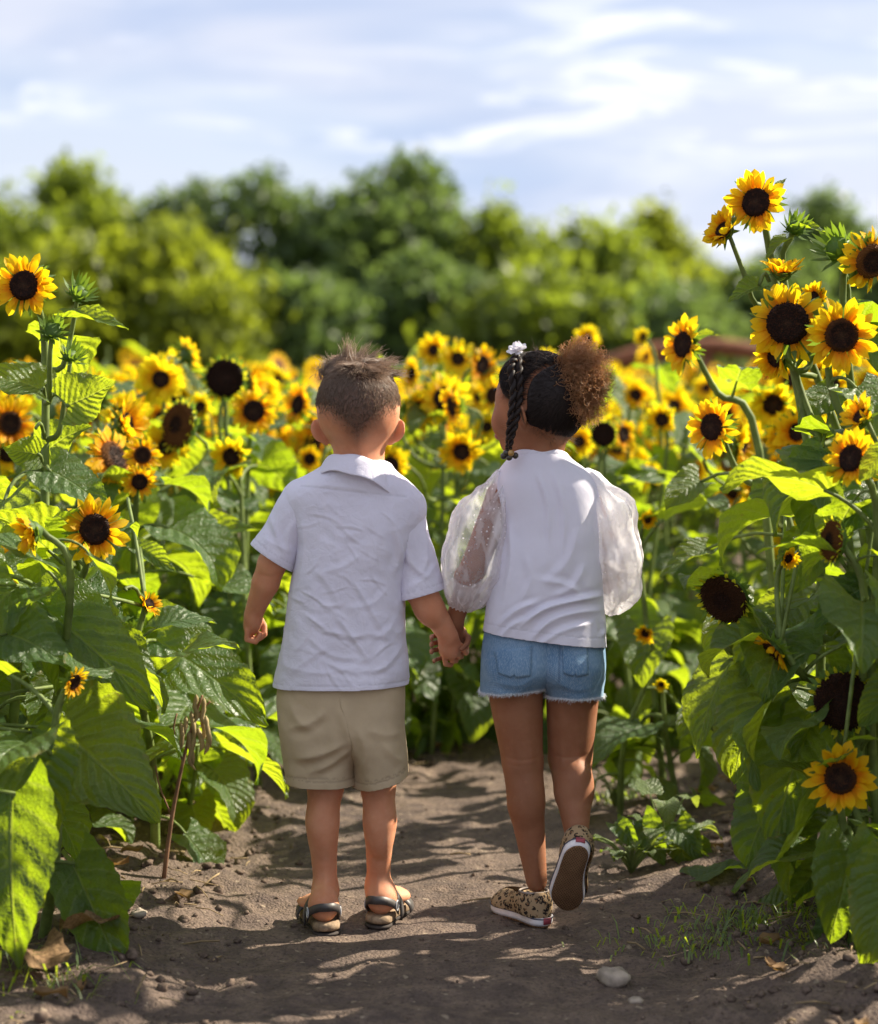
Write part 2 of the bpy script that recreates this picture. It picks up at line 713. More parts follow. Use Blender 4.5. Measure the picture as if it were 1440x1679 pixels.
def scatter_litter():
    mb = MB()
    for _ in range(1500):
        y = rng.uniform(2.9, 7.0)
        x = rng.uniform(-1.4, 1.4)
        d = abs(x - path_centre(y))
        if rng.random() > 0.03 + 0.97 * min(1, max(0, (d - 0.40) / 0.25)):
            continue
        L = rng.uniform(0.015, 0.085)
        a = rng.uniform(0, PI)
        z = gz(x, y)
        p0 = np.array([x - math.cos(a) * L / 2, y - math.sin(a) * L / 2, z + rng.uniform(0.001, 0.012)])
        p1 = np.array([x + math.cos(a) * L / 2, y + math.sin(a) * L / 2, z + rng.uniform(0.001, 0.018)])
        mb.tube([p0, (p0 + p1) / 2 + np.array([0, 0, rng.uniform(0, 0.006)]), p1], [rng.uniform(0.0008, 0.0022)] * 3, 4, 0)
    for _ in range(170):
        y = rng.uniform(2.9, 6.6)
        x = rng.uniform(-1.4, 1.4)
        d = abs(x - path_centre(y))
        if rng.random() > min(1, max(0.01, (d - 0.42) / 0.2)):
            continue
        z = gz(x, y)
        L = rng.uniform(0.02, 0.07)
        a = rng.uniform(0, 6.28)
        c, s = math.cos(a), math.sin(a)
        V = []
        for i in range(5):
            t = i / 4
            w = L * 0.3 * math.sin(PI * (0.1 + 0.85 * t))
            for j in (-1, 0, 1):
                X, Y = (t - .5) * L, j * w
                V.append((x + c * X - s * Y, y + s * X + c * Y, z + 0.004 + rng.uniform(0, 0.012) + 0.010 * j * j))
        F = [(i * 3 + j, i * 3 + j + 1, i * 3 + j + 4, i * 3 + j + 3) for i in range(4) for j in range(2)]
        mb.add(V, F, 1)
    tag(mb.build('dry_plant_litter', [M_STRAW, M_DEADLEAF]), 'dry straw and dead leaf bits lying under the plants', 'plant litter', kind='stuff')


scatter_clods()
scatter_litter()


def stone(px, py, r, label, seed):
    g = ground(px, py)
    V, F = lump(r, seed, 10, 14, 0.62)
    o = new_obj('stone', fast_mesh('stone', V, F, [M_STONE], True))
    o.location = (g.x, g.y, gz(g.x, g.y) + r * 0.35)
    tag(o, label, 'stone', 'loose stones on the path')


stone(1006, 1608, 0.029, 'largest pale stone lying alone on the path at lower right', 3)
stone(1042, 1640, 0.011, 'small flat stone just in front of the largest pale stone', 8)
stone(228, 1528, 0.014, 'grey stone in the shade beside the left row of plants', 14)
stone(352, 1392, 0.019, 'pale lump of stone on the left soil edge level with the boy', 21)

# ------------------------------------------------------------------ trees beyond the field
def tree_leaf_mat(name, a, b, ta, tb, tf=0.35):
    k = NT(name)
    co = k.coord('Object')
    nz = k.noise(co, 0.9, 4, 0.6)
    nz2 = k.noise(co, 9.0, 2, 0.5)
    f = k.math('ADD', k.math('MULTIPLY', nz, 0.7), k.math('MULTIPLY', nz2, 0.4), clamp=True)
    s = k.mixs(tf, k.principled(k.mix(f, a, b), 0.5, 0.35), k.translucent(k.mix(f, ta, tb)))
    return k.done(s)


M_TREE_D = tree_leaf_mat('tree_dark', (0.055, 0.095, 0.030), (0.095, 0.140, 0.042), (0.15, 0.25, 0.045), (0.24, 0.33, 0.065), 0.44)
M_TREE_Y = tree_leaf_mat('tree_yellow_green', (0.090, 0.125, 0.010), (0.15, 0.180, 0.014), (0.30, 0.39, 0.018), (0.42, 0.46, 0.028), 0.48)  # the yellow of sunlit foliage is put into this leaf colour
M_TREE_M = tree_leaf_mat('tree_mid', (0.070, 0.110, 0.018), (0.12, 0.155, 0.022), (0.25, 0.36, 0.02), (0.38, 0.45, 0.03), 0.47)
M_BARK = simple_mat('bark', (0.11, 0.085, 0.06), 0.9, 0.15, 0.35, 6, 0.7, 0.02)


def make_tree(px, py_top, w_px, y, label, mat, seed, dens=1.0, n_lobes=9, low=0.12, gaps=0.0, leaf=0.16):
    n_lobes = int(n_lobes * 2.0)
    """px: middle of the crown, py_top: its top, w_px: its width in the photograph, y: metres away."""
    r = np.random.default_rng(seed)
    top = at(px, py_top, y)
    H, W = top.z * 0.95, 1.18 * w_px / F_PX * y
    root = empty('tree', (top.x, y, 0))
    tag(root, label, 'tree', 'trees along the far edge of the field')
    mb = MB()
    tp = [(0, 0, -0.1), (0.05, 0, H * 0.25), (-0.08 * W * r.random(), 0.1, H * 0.55), (0.03 * W, 0, H * 0.85)]
    mb.tube(smooth_path(tp, 8), np.linspace(0.05 * H ** 0.6 + 0.06, 0.03, 8), 8)
    for i in range(9):
        a_ = i * 2.4 + r.random()
        z = H * (0.25 + 0.07 * i)
        q = np.array([math.cos(a_) * W * 0.28, math.sin(a_) * W * 0.28, z + H * 0.12])
        mb.tube([(0, 0, z * 0.8), q * np.array([.5, .5, 0]) + np.array([0, 0, z]), q], [0.07, 0.05, 0.02], 5)
    mb.build('trunk', M_BARK, root)
    # clumps of leaves on and inside an uneven crown
    n_cl = int(330 * dens * (1 if W < 4 else 1.25))
    U = r.random((n_cl * 3, 4))
    t = U[:, 0]
    ang = U[:, 1] * 2 * PI
    prof = np.interp(t, [0, 0.12, 0.35, 0.60, 0.80, 0.93, 1.0], [0.60, 0.88, 1.0, 0.95, 0.80, 0.62, 0.34])
    bump = vnoise(np.stack([np.cos(ang) * 1.3, np.sin(ang) * 1.3, t * 3.0 + seed * 9.1], 1), 1.7, seed) * 0.42 + vnoise(np.stack([np.cos(ang), np.sin(ang), t * 3.0 + seed * 5.7], 1), 4.2, seed + 50) * 0.24
    rr = (0.30 + 0.70 * U[:, 2] ** 0.45) * (prof * (1 + bump)) * W * 0.5
    zz = H * (low * 0.4 + (1.0 - low * 0.4) * t) * (1 + 0.16 * vnoise(np.stack([np.cos(ang) * rr / W * 2, np.sin(ang) * rr / W * 2, t * 0 + seed], 1), 3.0, seed + 9) * t) - 0.25
    cc = np.stack([np.cos(ang) * rr, np.sin(ang) * rr * 0.85, zz], 1)
    hole = vnoise(cc, 1.1, seed + 77)
    keep = (r.random(len(cc)) < 0.36) & (hole < 0.62 - gaps * 1.4)
    cc = cc[keep]
    m = 34
    P = (cc[:, None, :] + r.normal(size=(len(cc), m, 3)) * (0.17 + 0.035 * W) * np.array([1, 1, 0.8])).reshape(-1, 3)
    P = P[P[:, 2] > 0.05]
    n = len(P)
    s = leaf * (0.7 + 0.7 * r.random(n)) * (W / 4.0) ** 0.25
    A = r.normal(size=(n, 3))
    A /= np.linalg.norm(A, axis=1)[:, None]
    B = np.cross(A, r.normal(size=(n, 3)))
    B /= np.linalg.norm(B, axis=1)[:, None]
    V = np.stack([P - A * s[:, None], P + B * s[:, None] * 0.5, P + A * s[:, None], P - B * s[:, None] * 0.5], 1).reshape(-1, 3)
    Fq = np.arange(n * 4).reshape(-1, 4)
    new_obj('crown', fast_mesh('crown', V, Fq, [mat], False), root)
    return root


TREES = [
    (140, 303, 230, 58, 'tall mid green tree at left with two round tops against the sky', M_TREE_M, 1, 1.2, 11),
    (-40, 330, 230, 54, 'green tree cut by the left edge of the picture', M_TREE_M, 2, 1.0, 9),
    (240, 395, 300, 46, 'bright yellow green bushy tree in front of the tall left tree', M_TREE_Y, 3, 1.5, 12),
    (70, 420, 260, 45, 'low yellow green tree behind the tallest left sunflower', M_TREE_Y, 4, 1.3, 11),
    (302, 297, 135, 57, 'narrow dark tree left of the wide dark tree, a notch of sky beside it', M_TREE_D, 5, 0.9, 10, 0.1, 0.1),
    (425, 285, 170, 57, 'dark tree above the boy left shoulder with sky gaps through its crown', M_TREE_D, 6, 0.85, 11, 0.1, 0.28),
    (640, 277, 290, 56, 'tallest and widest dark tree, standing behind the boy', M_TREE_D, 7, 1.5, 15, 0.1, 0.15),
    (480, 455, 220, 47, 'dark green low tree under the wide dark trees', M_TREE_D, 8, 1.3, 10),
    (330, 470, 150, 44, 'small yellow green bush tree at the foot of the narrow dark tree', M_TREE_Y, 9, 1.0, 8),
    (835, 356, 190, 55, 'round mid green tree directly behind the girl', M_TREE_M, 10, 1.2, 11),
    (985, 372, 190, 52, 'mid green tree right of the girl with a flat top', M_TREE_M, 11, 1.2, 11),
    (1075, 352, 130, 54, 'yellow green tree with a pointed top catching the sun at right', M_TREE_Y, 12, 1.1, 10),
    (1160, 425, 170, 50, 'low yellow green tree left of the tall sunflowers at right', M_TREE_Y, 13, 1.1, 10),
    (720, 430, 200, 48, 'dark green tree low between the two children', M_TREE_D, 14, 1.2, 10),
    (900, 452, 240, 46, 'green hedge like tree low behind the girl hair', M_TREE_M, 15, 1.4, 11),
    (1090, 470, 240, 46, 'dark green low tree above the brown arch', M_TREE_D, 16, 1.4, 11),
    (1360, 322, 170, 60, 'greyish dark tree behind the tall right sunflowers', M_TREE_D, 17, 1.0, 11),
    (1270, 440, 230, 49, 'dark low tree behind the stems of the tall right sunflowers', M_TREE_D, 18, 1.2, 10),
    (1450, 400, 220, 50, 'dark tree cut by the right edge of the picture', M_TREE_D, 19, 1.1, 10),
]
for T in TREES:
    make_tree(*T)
# the wood goes on beyond both sides of the picture and behind the first trees
def far_wood():
    r = np.random.default_rng(77)
    P = []
    for _ in range(420):
        x = r.uniform(-60, 60)
        y = r.uniform(62, 72)
        h = r.uniform(2.2, 4.2)
        if abs(x) > 15:
            h += 2.0
        c = np.array([x, y, h * 0.5])
        d = r.normal(size=(34, 3))
        P.append(c + d * np.array([0.8, 0.8, h * 0.23]))
    P = np.concatenate(P)
    P = P[P[:, 2] > 0.1]
    n = len(P)
    A = r.normal(size=(n, 3))
    A /= np.linalg.norm(A, axis=1)[:, None]
    B = np.cross(A, r.normal(size=(n, 3)))
    B /= np.linalg.norm(B, axis=1)[:, None]
    s = r.uniform(0.25, 0.5, n)[:, None]
    V = np.stack([P - A * s, P + B * s * 0.6, P + A * s, P - B * s * 0.6], 1).reshape(-1, 3)
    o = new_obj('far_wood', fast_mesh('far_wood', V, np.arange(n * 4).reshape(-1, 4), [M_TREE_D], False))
    tag(o, 'dark mass of undergrowth behind the trees beyond the field', 'wood', kind='stuff')


far_wood()


# rusty brown arched thing half hidden at the far right end of the field
def arch():
    y = 24.0
    base = at(1120, 640, y)
    root = empty('arched_footbridge', (base.x, y, 0))
    tag(root, 'rusty brown arched footbridge, blurred, at the far end of the field right of the girl', 'bridge')
    m = simple_mat('rusty_brown', (0.20, 0.075, 0.035), 0.75, 0.3, 0.3, 5, 0.3, 0.01)

    def loc(px, py, dy=0.0):
        p = at(px, py, y + dy)
        return np.array([p.x - base.x, dy, p.z])
    for dy in (0.0, 1.3):
        for nm, off, th in (('handrail', 0, 0.10), ('lower_rail', 38, 0.07)):
            pts = [loc(960, 612 + off, dy), loc(1040, 583 + off, dy), loc(1120, 571 + off, dy), loc(1190, 570 + off, dy), loc(1270, 585 + off, dy), loc(1330, 608 + off, dy)]
            mb = MB()
            mb.tube(smooth_path(pts, 20), th, 8)
            mb.build(nm, m, root)
        for px, py in ((1000, 596), (1080, 576), (1160, 570), (1240, 578), (1310, 600)):
            p = loc(px, py, dy)
            mb = MB()
            mb.tube([p * np.array([1, 1, 0]), p], 0.07, 8)
            mb.build('post', m, root)
    mb = MB()
    pts = [loc(px, py + 78, 0.65) for px, py in ((960, 618), (1040, 588), (1120, 576), (1190, 575), (1270, 590), (1330, 614))]
    sp = smooth_path(pts, 16)
    V, F = [], []
    for p in sp:
        for dy in (-0.7, 0.7):
            for dz in (-0.05, 0.05):
                V.append(p + np.array([0, dy, dz]))
    for i in range(15):
        a = i * 4
        for q in ((0, 1, 5, 4), (2, 6, 7, 3), (0, 4, 6, 2), (1, 3, 7, 5)):
            F.append(tuple(a + k for k in q))
    mb.add(V, F)
    mb.build('deck', m, root, False)


arch()

# ------------------------------------------------------------------ sunflower pieces
LEAFV = []                          # leaf meshes with petiole, blade length 1
BLADEV = []                         # blades only, chord along +Y, length 1


def leaf_geo(e0, e1, e2, pet, fold, wave, seed, width=0.42, nr=16, nc=8, saw=0.035, twist=0.0):
    """Heart-shaped toothed blade on a petiole. Angles in degrees above the horizontal."""
    r = random.Random(seed)
    V, UV, F, M = [], [], [], []
    p = np.array([0.0, 0.0, 0.0])
    if pet > 0:
        pts = [p.copy()]
        ang = e0
        for i in range(5):
            ang = e0 + (e1 - e0) * (i / 4)
            p = p + np.array([0, math.cos(math.radians(ang)), math.sin(math.radians(ang))]) * pet / 5
            pts.append(p.copy())
        TV, TF = tube_geo(pts, np.linspace(0.026, 0.016, 6), 5, False)
        for v in TV:
            V.append(v)
            UV.append((0.5, 0.0))
        for f in TF:
            F.append(f)
            M.append(1)
    n0 = len(V)
    ph = r.uniform(0, 6)
    for i in range(nr + 1):
        s = i / nr
        ang = math.radians(e1 + (e2 - e1) * s ** 1.15)
        t = np.array([0, math.cos(ang), math.sin(ang)])
        up = np.array([0, -math.sin(ang), math.cos(ang)])
        w = width * math.sin(PI * min(1, (0.09 + 0.905 * s)) ** 0.60) ** 0.92 if s < 1 else 0.004
        tw = math.radians(twist) * s
        for j in range(nc + 1):
            q = (j / nc) * 2 - 1
            edge = abs(q) ** 4
            ww = w * (1 + saw * (1 if i % 2 else -1) * edge)
            x = ww * q * math.cos(math.radians(fold) * abs(q))
            z = ww * abs(q) * math.sin(math.radians(fold)) + wave * math.sin(s * 8.5 + ph + (1.6 if q > 0 else 0)) * abs(q) ** 1.7 * (0.3 + w)
            z += 0.012 * math.sin(s * 30 - abs(q) * 6) * min(1, abs(q) * 3)
            back = -0.17 * abs(q) ** 1.6 * (1 - s) ** 4
            xr, zr = x * math.cos(tw) - z * math.sin(tw), x * math.sin(tw) + z * math.cos(tw)
            V.append(p + np.array([xr, 0, 0]) + up * zr + t * back)
            UV.append((q * 0.5 + 0.5, s))
        p = p + t / nr
    for i in range(nr):
        for j in range(nc):
            a = n0 + i * (nc + 1) + j
            F.append((a, a + 1, a + nc + 2, a + nc + 1))
            M.append(0)
    return np.array(V), F, M, np.array(UV)


LEAF_SPECS = [(52, 30, -25), (45, 8, -48), (38, -12, -78), (28, -32, -95), (58, 34, -55), (20, -42, -70), (62, 48, 12), (46, -2, -88),
              (50, 20, -35), (34, -20, -60), (10, -55, -100), (40, 15, -75)]
for i_, (e0_, e1_, e2_) in enumerate(LEAF_SPECS):
    V_, F_, M_, U_ = leaf_geo(e0_, e1_, e2_, 0.42 + 0.1 * (i_ % 3), 10 + 5 * (i_ % 4), 0.10 + 0.04 * (i_ % 3), i_, 0.36 + 0.035 * (i_ % 4), twist=(-18, 10, 24, -6)[i_ % 4])
    LEAFV.append(fast_mesh('leaf', V_, F_, [M_LEAF, M_STEM], True, M_, U_))
LEAF_LOW = []
for i_, (e0_, e1_, e2_) in enumerate(LEAF_SPECS[:8]):
    V_, F_, M_, U_ = leaf_geo(e0_, e1_, e2_, 0.42, 14, 0.12, i_ + 30, 0.40, nr=8, nc=4, saw=0.05, twist=(-15, 12)[i_ % 2])
    LEAF_LOW.append(fast_mesh('leaf', V_, F_, [M_LEAF, M_STEM], True, M_, U_))


def blade_mesh(bend, fold, wave, seed, width, twist=0.0):
    V, F, M, U = leaf_geo(0, bend * 0.5, -bend * 0.5, 0, fold, wave, seed, width, nr=24, nc=10, saw=0.03, twist=twist)
    tip = V[-6]
    L = np.linalg.norm(tip)
    a = math.atan2(tip[2], tip[1])
    c, s = math.cos(-a), math.sin(-a)
    R = np.array([[1, 0, 0], [0, c, -s], [0, s, c]])
    return fast_mesh('leaf', (V @ R.T) / L, F, [M_LEAF, M_STEM], True, M, U)


BLADEV = [blade_mesh(30, 12, 0.10, 51, 0.36), blade_mesh(55, 20, 0.14, 52, 0.42, 15), blade_mesh(20, 26, 0.08, 53, 0.30, -12),
          blade_mesh(75, 14, 0.16, 54, 0.44, -10), blade_mesh(40, 38, 0.12, 55, 0.34, 25), blade_mesh(-35, 16, 0.14, 56, 0.40, 10)]


def petal_geo(seed, nr=5, w=0.062, curl=0.10):
    r = random.Random(seed)
    V, U, F = [], [], []
    tw = r.uniform(-0.5, 0.5)
    for i in range(nr + 1):
        s = i / nr
        ww = w * (0.45 + 0.55 * math.sin(PI * min(1, s * 1.25) * 0.5)) * (1 - max(0, (s - 0.55) / 0.45) ** 2.2) + 0.002
        z = curl * s * s + 0.02 * math.sin(s * 5 + seed)
        for j in (-1, 0, 1):
            V.append((j * ww * math.cos(tw * s), s, z + abs(j) * ww * 0.35 + j * ww * math.sin(tw * s)))
            U.append((j * 0.5 + 0.5, s))
    for i in range(nr):
        for j in range(2):
            a = i * 3 + j
            F.append((a, a + 1, a + 4, a + 3))
    return np.array(V, float), F, np.array(U)


PETALS = [petal_geo(s, 5, 0.20 + 0.04 * (s % 3), (-0.12, 0.10, 0.22, 0.0, -0.25)[s % 5]) for s in range(6)]
PETAL_M = [fast_mesh('petal', V, F, [M_PETAL], True, None, U) for V, F, U in PETALS]
PETALG_M = [fast_mesh('petal', V, F, [M_PETALG], True, None, U) for V, F, U in PETALS]


def petal_mats(kind, seed):
    """Matrices of the petals of a head of diameter 1, facing +Z."""
    r = random.Random(seed)
    out = []
    rings = {'open': [(19, 0.21, 0.30, 8, 0.0), (16, 0.20, 0.25, 24, 0.5)],
             'cup': [(17, 0.16, 0.34, 36, 0.0), (15, 0.15, 0.28, 54, 0.5)],
             'flop': [(18, 0.23, 0.28, -28, 0.0), (14, 0.21, 0.26, 5, 0.5)],
             'wilt': [(17, 0.37, 0.15, 35, 0.0), (14, 0.36, 0.13, 60, 0.5)],
             'sunny': [(20, 0.15, 0.35, 14, 0.0), (17, 0.14, 0.29, 32, 0.5)],
            'back': [(17, 0.22, 0.27, 20, 0.0), (13, 0.20, 0.24, 45, 0.5)]}[kind]
    for n, r0, L, tilt, off in rings:
        for i in range(n):
            if r.random() < 0.06:
                continue
            a = 2 * PI * (i + off + r.uniform(-0.28, 0.28)) / n
            l = L * r.uniform(0.78, 1.12)
            tl = math.radians(tilt + r.uniform(-16, 16))
            m = Matrix.Rotation(a, 4, 'Z') @ Matrix.Translation((0, r0, 0.0 + r.uniform(-0.012, 0.012))) @ Matrix.Rotation(tl, 4, 'X') @ Matrix.Rotation(r.uniform(-0.5, 0.5), 4, 'Y') @ Matrix.Scale(l, 4)
            out.append((m, r.randrange(6)))
    return out


def petals_baked(kind, seed):
    mb = MB()
    for m, k in petal_mats(kind, seed):
        V, F, U = PETALS[k]
        R = np.array(m)
        mb.add(V @ R[:3, :3].T + R[:3, 3], F, 0, U)
    return mb.mesh('petals', [M_PETALG if kind == 'wilt' else M_PETALY if kind == 'sunny' or (seed % 3 == 1 and kind != 'flop') else M_PETAL])


def disc_mesh(rad, dome, seed, ndot=230):
    mb = MB()
    nr, ns = 7, 20
    V, F = [(0, 0, dome)], []
    for i in range(1, nr + 1):
        t = i / nr
        z = dome * (1 - t ** 2.6) + 0.03 * math.exp(-((t - 0.8) / 0.15) ** 2) - 0.02 * math.exp(-(t / 0.35) ** 2)
        for j in range(ns):
            a = 2 * PI * j / ns
            V.append((rad * t * math.cos(a), rad * t * math.sin(a), z))
    for j in range(ns):
        F.append((0, 1 + j, 1 + (j + 1) % ns))
    for i in range(nr - 1):
        for j in range(ns):
            a, b = 1 + i * ns + j, 1 + i * ns + (j + 1) % ns
            F.append((a, a + ns, b + ns, b))
    mb.add(V, F, 0)
    # green receptacle behind
    back = [(1.0, -0.005), (1.02, -0.05), (0.85, -0.12), (0.5, -0.17), (0.22, -0.21)]
    V, F = [], []
    for t, z in back:
        for j in range(ns):
            a = 2 * PI * j / ns
            V.append((rad * t * math.cos(a), rad * t * math.sin(a), z))
    for i in range(len(back) - 1):
        for j in range(ns):
            k = (j + 1) % ns
            F.append((i * ns + j, i * ns + k, (i + 1) * ns + k, (i + 1) * ns + j))
    mb.add(V, F, 1)
    # florets in spirals
    rr = random.Random(seed)
    for i in range(ndot):
        t = math.sqrt((i + 0.5) / ndot)
        a = i * 2.399963
        z = dome * (1 - t ** 2.6) + 0.03 * math.exp(-((t - 0.8) / 0.15) ** 2) - 0.02 * math.exp(-(t / 0.35) ** 2)
        c = np.array([rad * t * math.cos(a), rad * t * math.sin(a), z])
        h = rad * (0.10 + 0.10 * t) * rr.uniform(0.6, 1.2)
        q = rad * 0.055
        V = [c + np.array([q * math.cos(k), q * math.sin(k), -0.004]) for k in (0, 2.09, 4.19)] + [c + np.array([rr.uniform(-q, q), rr.uniform(-q, q), h])]
        mb.add(V, [(0, 1, 3), (1, 2, 3), (2, 0, 3)], 0)
    return mb.mesh('flower_head', [M_DISC, M_BRACT])


DISC = {'sunny': disc_mesh(0.165, 0.045, 7), 'open': disc_mesh(0.225, 0.055, 1), 'cup': disc_mesh(0.19, 0.05, 2), 'flop': disc_mesh(0.25, 0.07, 3), 'wilt': disc_mesh(0.40, 0.08, 4, 420), 'back': disc_mesh(0.22, 0.05, 5)}
DISC_LOW = {k: disc_mesh(r_, 0.05, 6, 40) for k, r_ in (('sunny', 0.165), ('open', 0.225), ('cup', 0.19), ('flop', 0.25), ('wilt', 0.40), ('back', 0.22))}


def bract_mesh(rad, L, seed, n=15, out=0.0):
    mb = MB()
    r = random.Random(seed)
    for ring in range(2):
        for i in range(n):
            a = 2 * PI * (i + 0.5 * ring + r.uniform(-.25, .25)) / n
            l = L * r.uniform(0.7, 1.25)
            tl = math.radians(r.uniform(-35, 25) + out)
            V, U = [], []
            for k in range(4):
                s = k / 3
                w = 0.058 * (1 - s) ** 0.8 + 0.002
                y = rad * 0.85 + l * s * math.cos(tl)
                z = -0.06 + l * s * math.sin(tl) * (0.6 + 0.8 * s)
                for j in (-1, 1):
                    V.append((j * w, y, z))
            V = np.array(V)
            c, s_ = math.cos(a), math.sin(a)
            V = V @ np.array([[c, s_, 0], [-s_, c, 0], [0, 0, 1]])
            mb.add(V, [(0, 1, 3, 2), (2, 3, 5, 4), (4, 5, 7, 6)])
    return mb.mesh('bracts', [M_BRACT])


BRACT = {'sunny': bract_mesh(0.165, 0.26, 6), 'open': bract_mesh(0.225, 0.24, 1), 'cup': bract_mesh(0.19, 0.24, 2, out=30), 'flop': bract_mesh(0.25, 0.22, 3), 'wilt': bract_mesh(0.40, 0.20, 4, 18, 25), 'back': bract_mesh(0.22, 0.30, 5, 16)}
PETALS_B = {k: [petals_baked(k, 100 + s) for s in range(3)] for k in DISC}


def bud_mesh(seed):
    mb = MB()
    V, F = lump(0.5, seed, 6, 10, 0.7)
    mb.add(V * np.array([0.55, 0.55, 0.6]), F, 0)
    r = random.Random(seed)
    for i in range(34):
        a = i * 2.4
        t = i / 34
        base = np.array([math.cos(a) * 0.25, math.sin(a) * 0.25, -0.15 + 0.30 * t])
        d = np.array([math.cos(a) * (1.0 - 0.75 * t), math.sin(a) * (1.0 - 0.75 * t), 0.45 + 0.75 * t + r.uniform(-.2, .2)])
        d /= np.linalg.norm(d)
        L = r.uniform(0.28, 0.46)
        side = np.cross(d, [0, 0, 1.0])
        side /= np.linalg.norm(side)
        mid = base + d * L * 0.55
        tip = base + d * L + np.array([0, 0, r.uniform(-0.05, 0.1)])
        mb.add([base - side * 0.06, base + side * 0.06, mid + side * 0.05, mid - side * 0.05, tip], [(0, 1, 2, 3), (3, 2, 4)], 0)
    return mb.mesh('bud', [M_BRACT])


BUDS = [bud_mesh(s) for s in (1, 2, 3)]


def facing_matrix(pos, f, size, roll=0.0):
    f = Vector(f).normalized()
    up = Vector((0, 0, 1))
    x = up.cross(f)
    if x.length < 1e-3:
        x = Vector((1, 0, 0))
    x.normalize()
    y = f.cross(x)
    m = Matrix((x, y, f)).transposed().to_4x4()
    return Matrix.Translation(pos) @ m @ Matrix.Rotation(roll, 4, 'Z') @ Matrix.Scale(size, 4)


def look(az, el):
    """Direction a head faces: az degrees to the viewer's right of straight at the camera, el degrees up."""
    a, e = math.radians(az), math.radians(el)
    return Vector((math.sin(a) * math.cos(e), -math.cos(a) * math.cos(e), math.sin(e)))


def child(name, mesh, root, M):
    o = bpy.data.objects.new(name, mesh)
    C.objects.link(o)
    o.parent = root
    o.matrix_local = M
    return o


N_HEADS = [0]
SHOWN = []                          # heads the photograph shows clearly
KEEP = set()                        # leaves that do hang before a head in the photograph


def add_head(root, base, pos, f, diam, kind='open', detail=2):
    """pos: world position of the middle of the disc."""
    N_HEADS[0] += 1
    s = N_HEADS[0]
    roll = (s * 1.7) % 6.28
    loc = Vector(pos) - base
    if kind == 'bud':
        return child('bud', BUDS[s % 3], root, facing_matrix(loc, f, diam, roll))
    h = child('flower_head', (DISC if detail >= 1 else DISC_LOW)[kind], root, facing_matrix(loc, f, diam, roll))
    child('bracts', BRACT[kind], h, Matrix.Identity(4))
    if detail >= 2:
        ms = PETALG_M if kind == 'wilt' else PETAL_M
        for m, k in petal_mats(kind, s):
            child('petal', ms[k], h, m)
    else:
        child('petals', PETALS_B[kind][s % 3], h, Matrix.Identity(4))
    return h


def sunflower(base, heads, label, group, seed, nleaf=15, leaf=0.150, detail=1, bend=None, leaf_from=0.12, leaf_to=0.92, side=None, rad=0.011):
    """base: (x, y). heads: list of (pos, facing, diam, kind); the first one ends the main stem, the others branch off.
    side: preferred direction (radians) of the leaves, or None."""
    r = random.Random(seed)
    bx, by = base
    b = Vector((bx, by, gz(bx, by) - 0.01))
    root = empty('sunflower', b)
    tag(root, label, 'sunflower', group)
    pos0, f0, d0, k0 = heads[0]
    top = Vector(pos0) - Vector(f0).normalized() * d0 * (0.18 if k0 != 'bud' else 0.1) - b
    neck = top - Vector(f0).normalized() * d0 * 0.55 - Vector((0, 0, 0.10))
    mid = (neck * 0.5) + Vector((r.uniform(-.04, .04), r.uniform(-.04, .04), 0.0)) if bend is None else Vector(bend) - b
    path = smooth_path([Vector((0, 0, -0.02)), mid, neck, top], 16)
    mb = MB()
    mb.tube(path, np.linspace(rad, rad * 0.5, 16), 8)
    for pos, f, d, kd in heads[1:]:
        e = Vector(pos) - Vector(f).normalized() * d * (0.18 if kd != 'bud' else 0.1) - b
        # leave the main stem below the head
        bi = 4
        for i in range(4, 15):
            if path[i][2] < e.z - 0.12:
                bi = i
        st = Vector(path[bi])
        nk = e - Vector(f).normalized() * d * 0.5 - Vector((0, 0, 0.05))
        q = (st + nk) * 0.5 + Vector(((nk.x - st.x) * 0.15, 0, -0.03))
        mb.tube(smooth_path([st, q, nk, e], 10), np.linspace(rad * 0.62, rad * 0.38, 10), 7)
    mb.build('stem', M_STEM, root)
    for pos, f, d, kd in heads:
        add_head(root, b, pos, f, d, kd, detail)
    lib = LEAFV if detail >= 1 else LEAF_LOW
    a0 = r.uniform(0, 6.28)
    for i in range(nleaf):
        t = leaf_from + (leaf_to - leaf_from) * (i + r.uniform(0.1, 0.9)) / nleaf
        k = t * 15
        j = min(int(k), 14)
        p = Vector(path[j]).lerp(Vector(path[j + 1]), k - j)
        a = a0 + i * 2.4 + r.uniform(-.35, .35)
        if side is not None:
            a = side + r.gauss(0, 0.9)
        sz = leaf * (0.60 + 0.75 * math.sin(PI * min(1, 0.25 + 0.70 * (1 - t)))) * r.uniform(0.8, 1.15)
        if t > 0.74:
            v = lib[(0, 4, 1, 5, 7, 2)[r.randrange(6)]]
            sz *= 0.66
        elif t > 0.45:
            v = lib[r.randrange(len(lib))]
        else:
            v = lib[(2, 3, 5, 7, 1)[r.randrange(5)]]
        M = Matrix.Translation(p) @ Matrix.Rotation(a - PI / 2, 4, 'Z') @ Matrix.Rotation(math.radians(r.uniform(-15, 15)), 4, 'X') @ Matrix.Rotation(math.radians(r.uniform(-22, 22)), 4, 'Y') @ Matrix.Scale(sz, 4)
        child('leaf', v, root, M)
    root['n'] = 0
    del root['n']
    return root, b, path


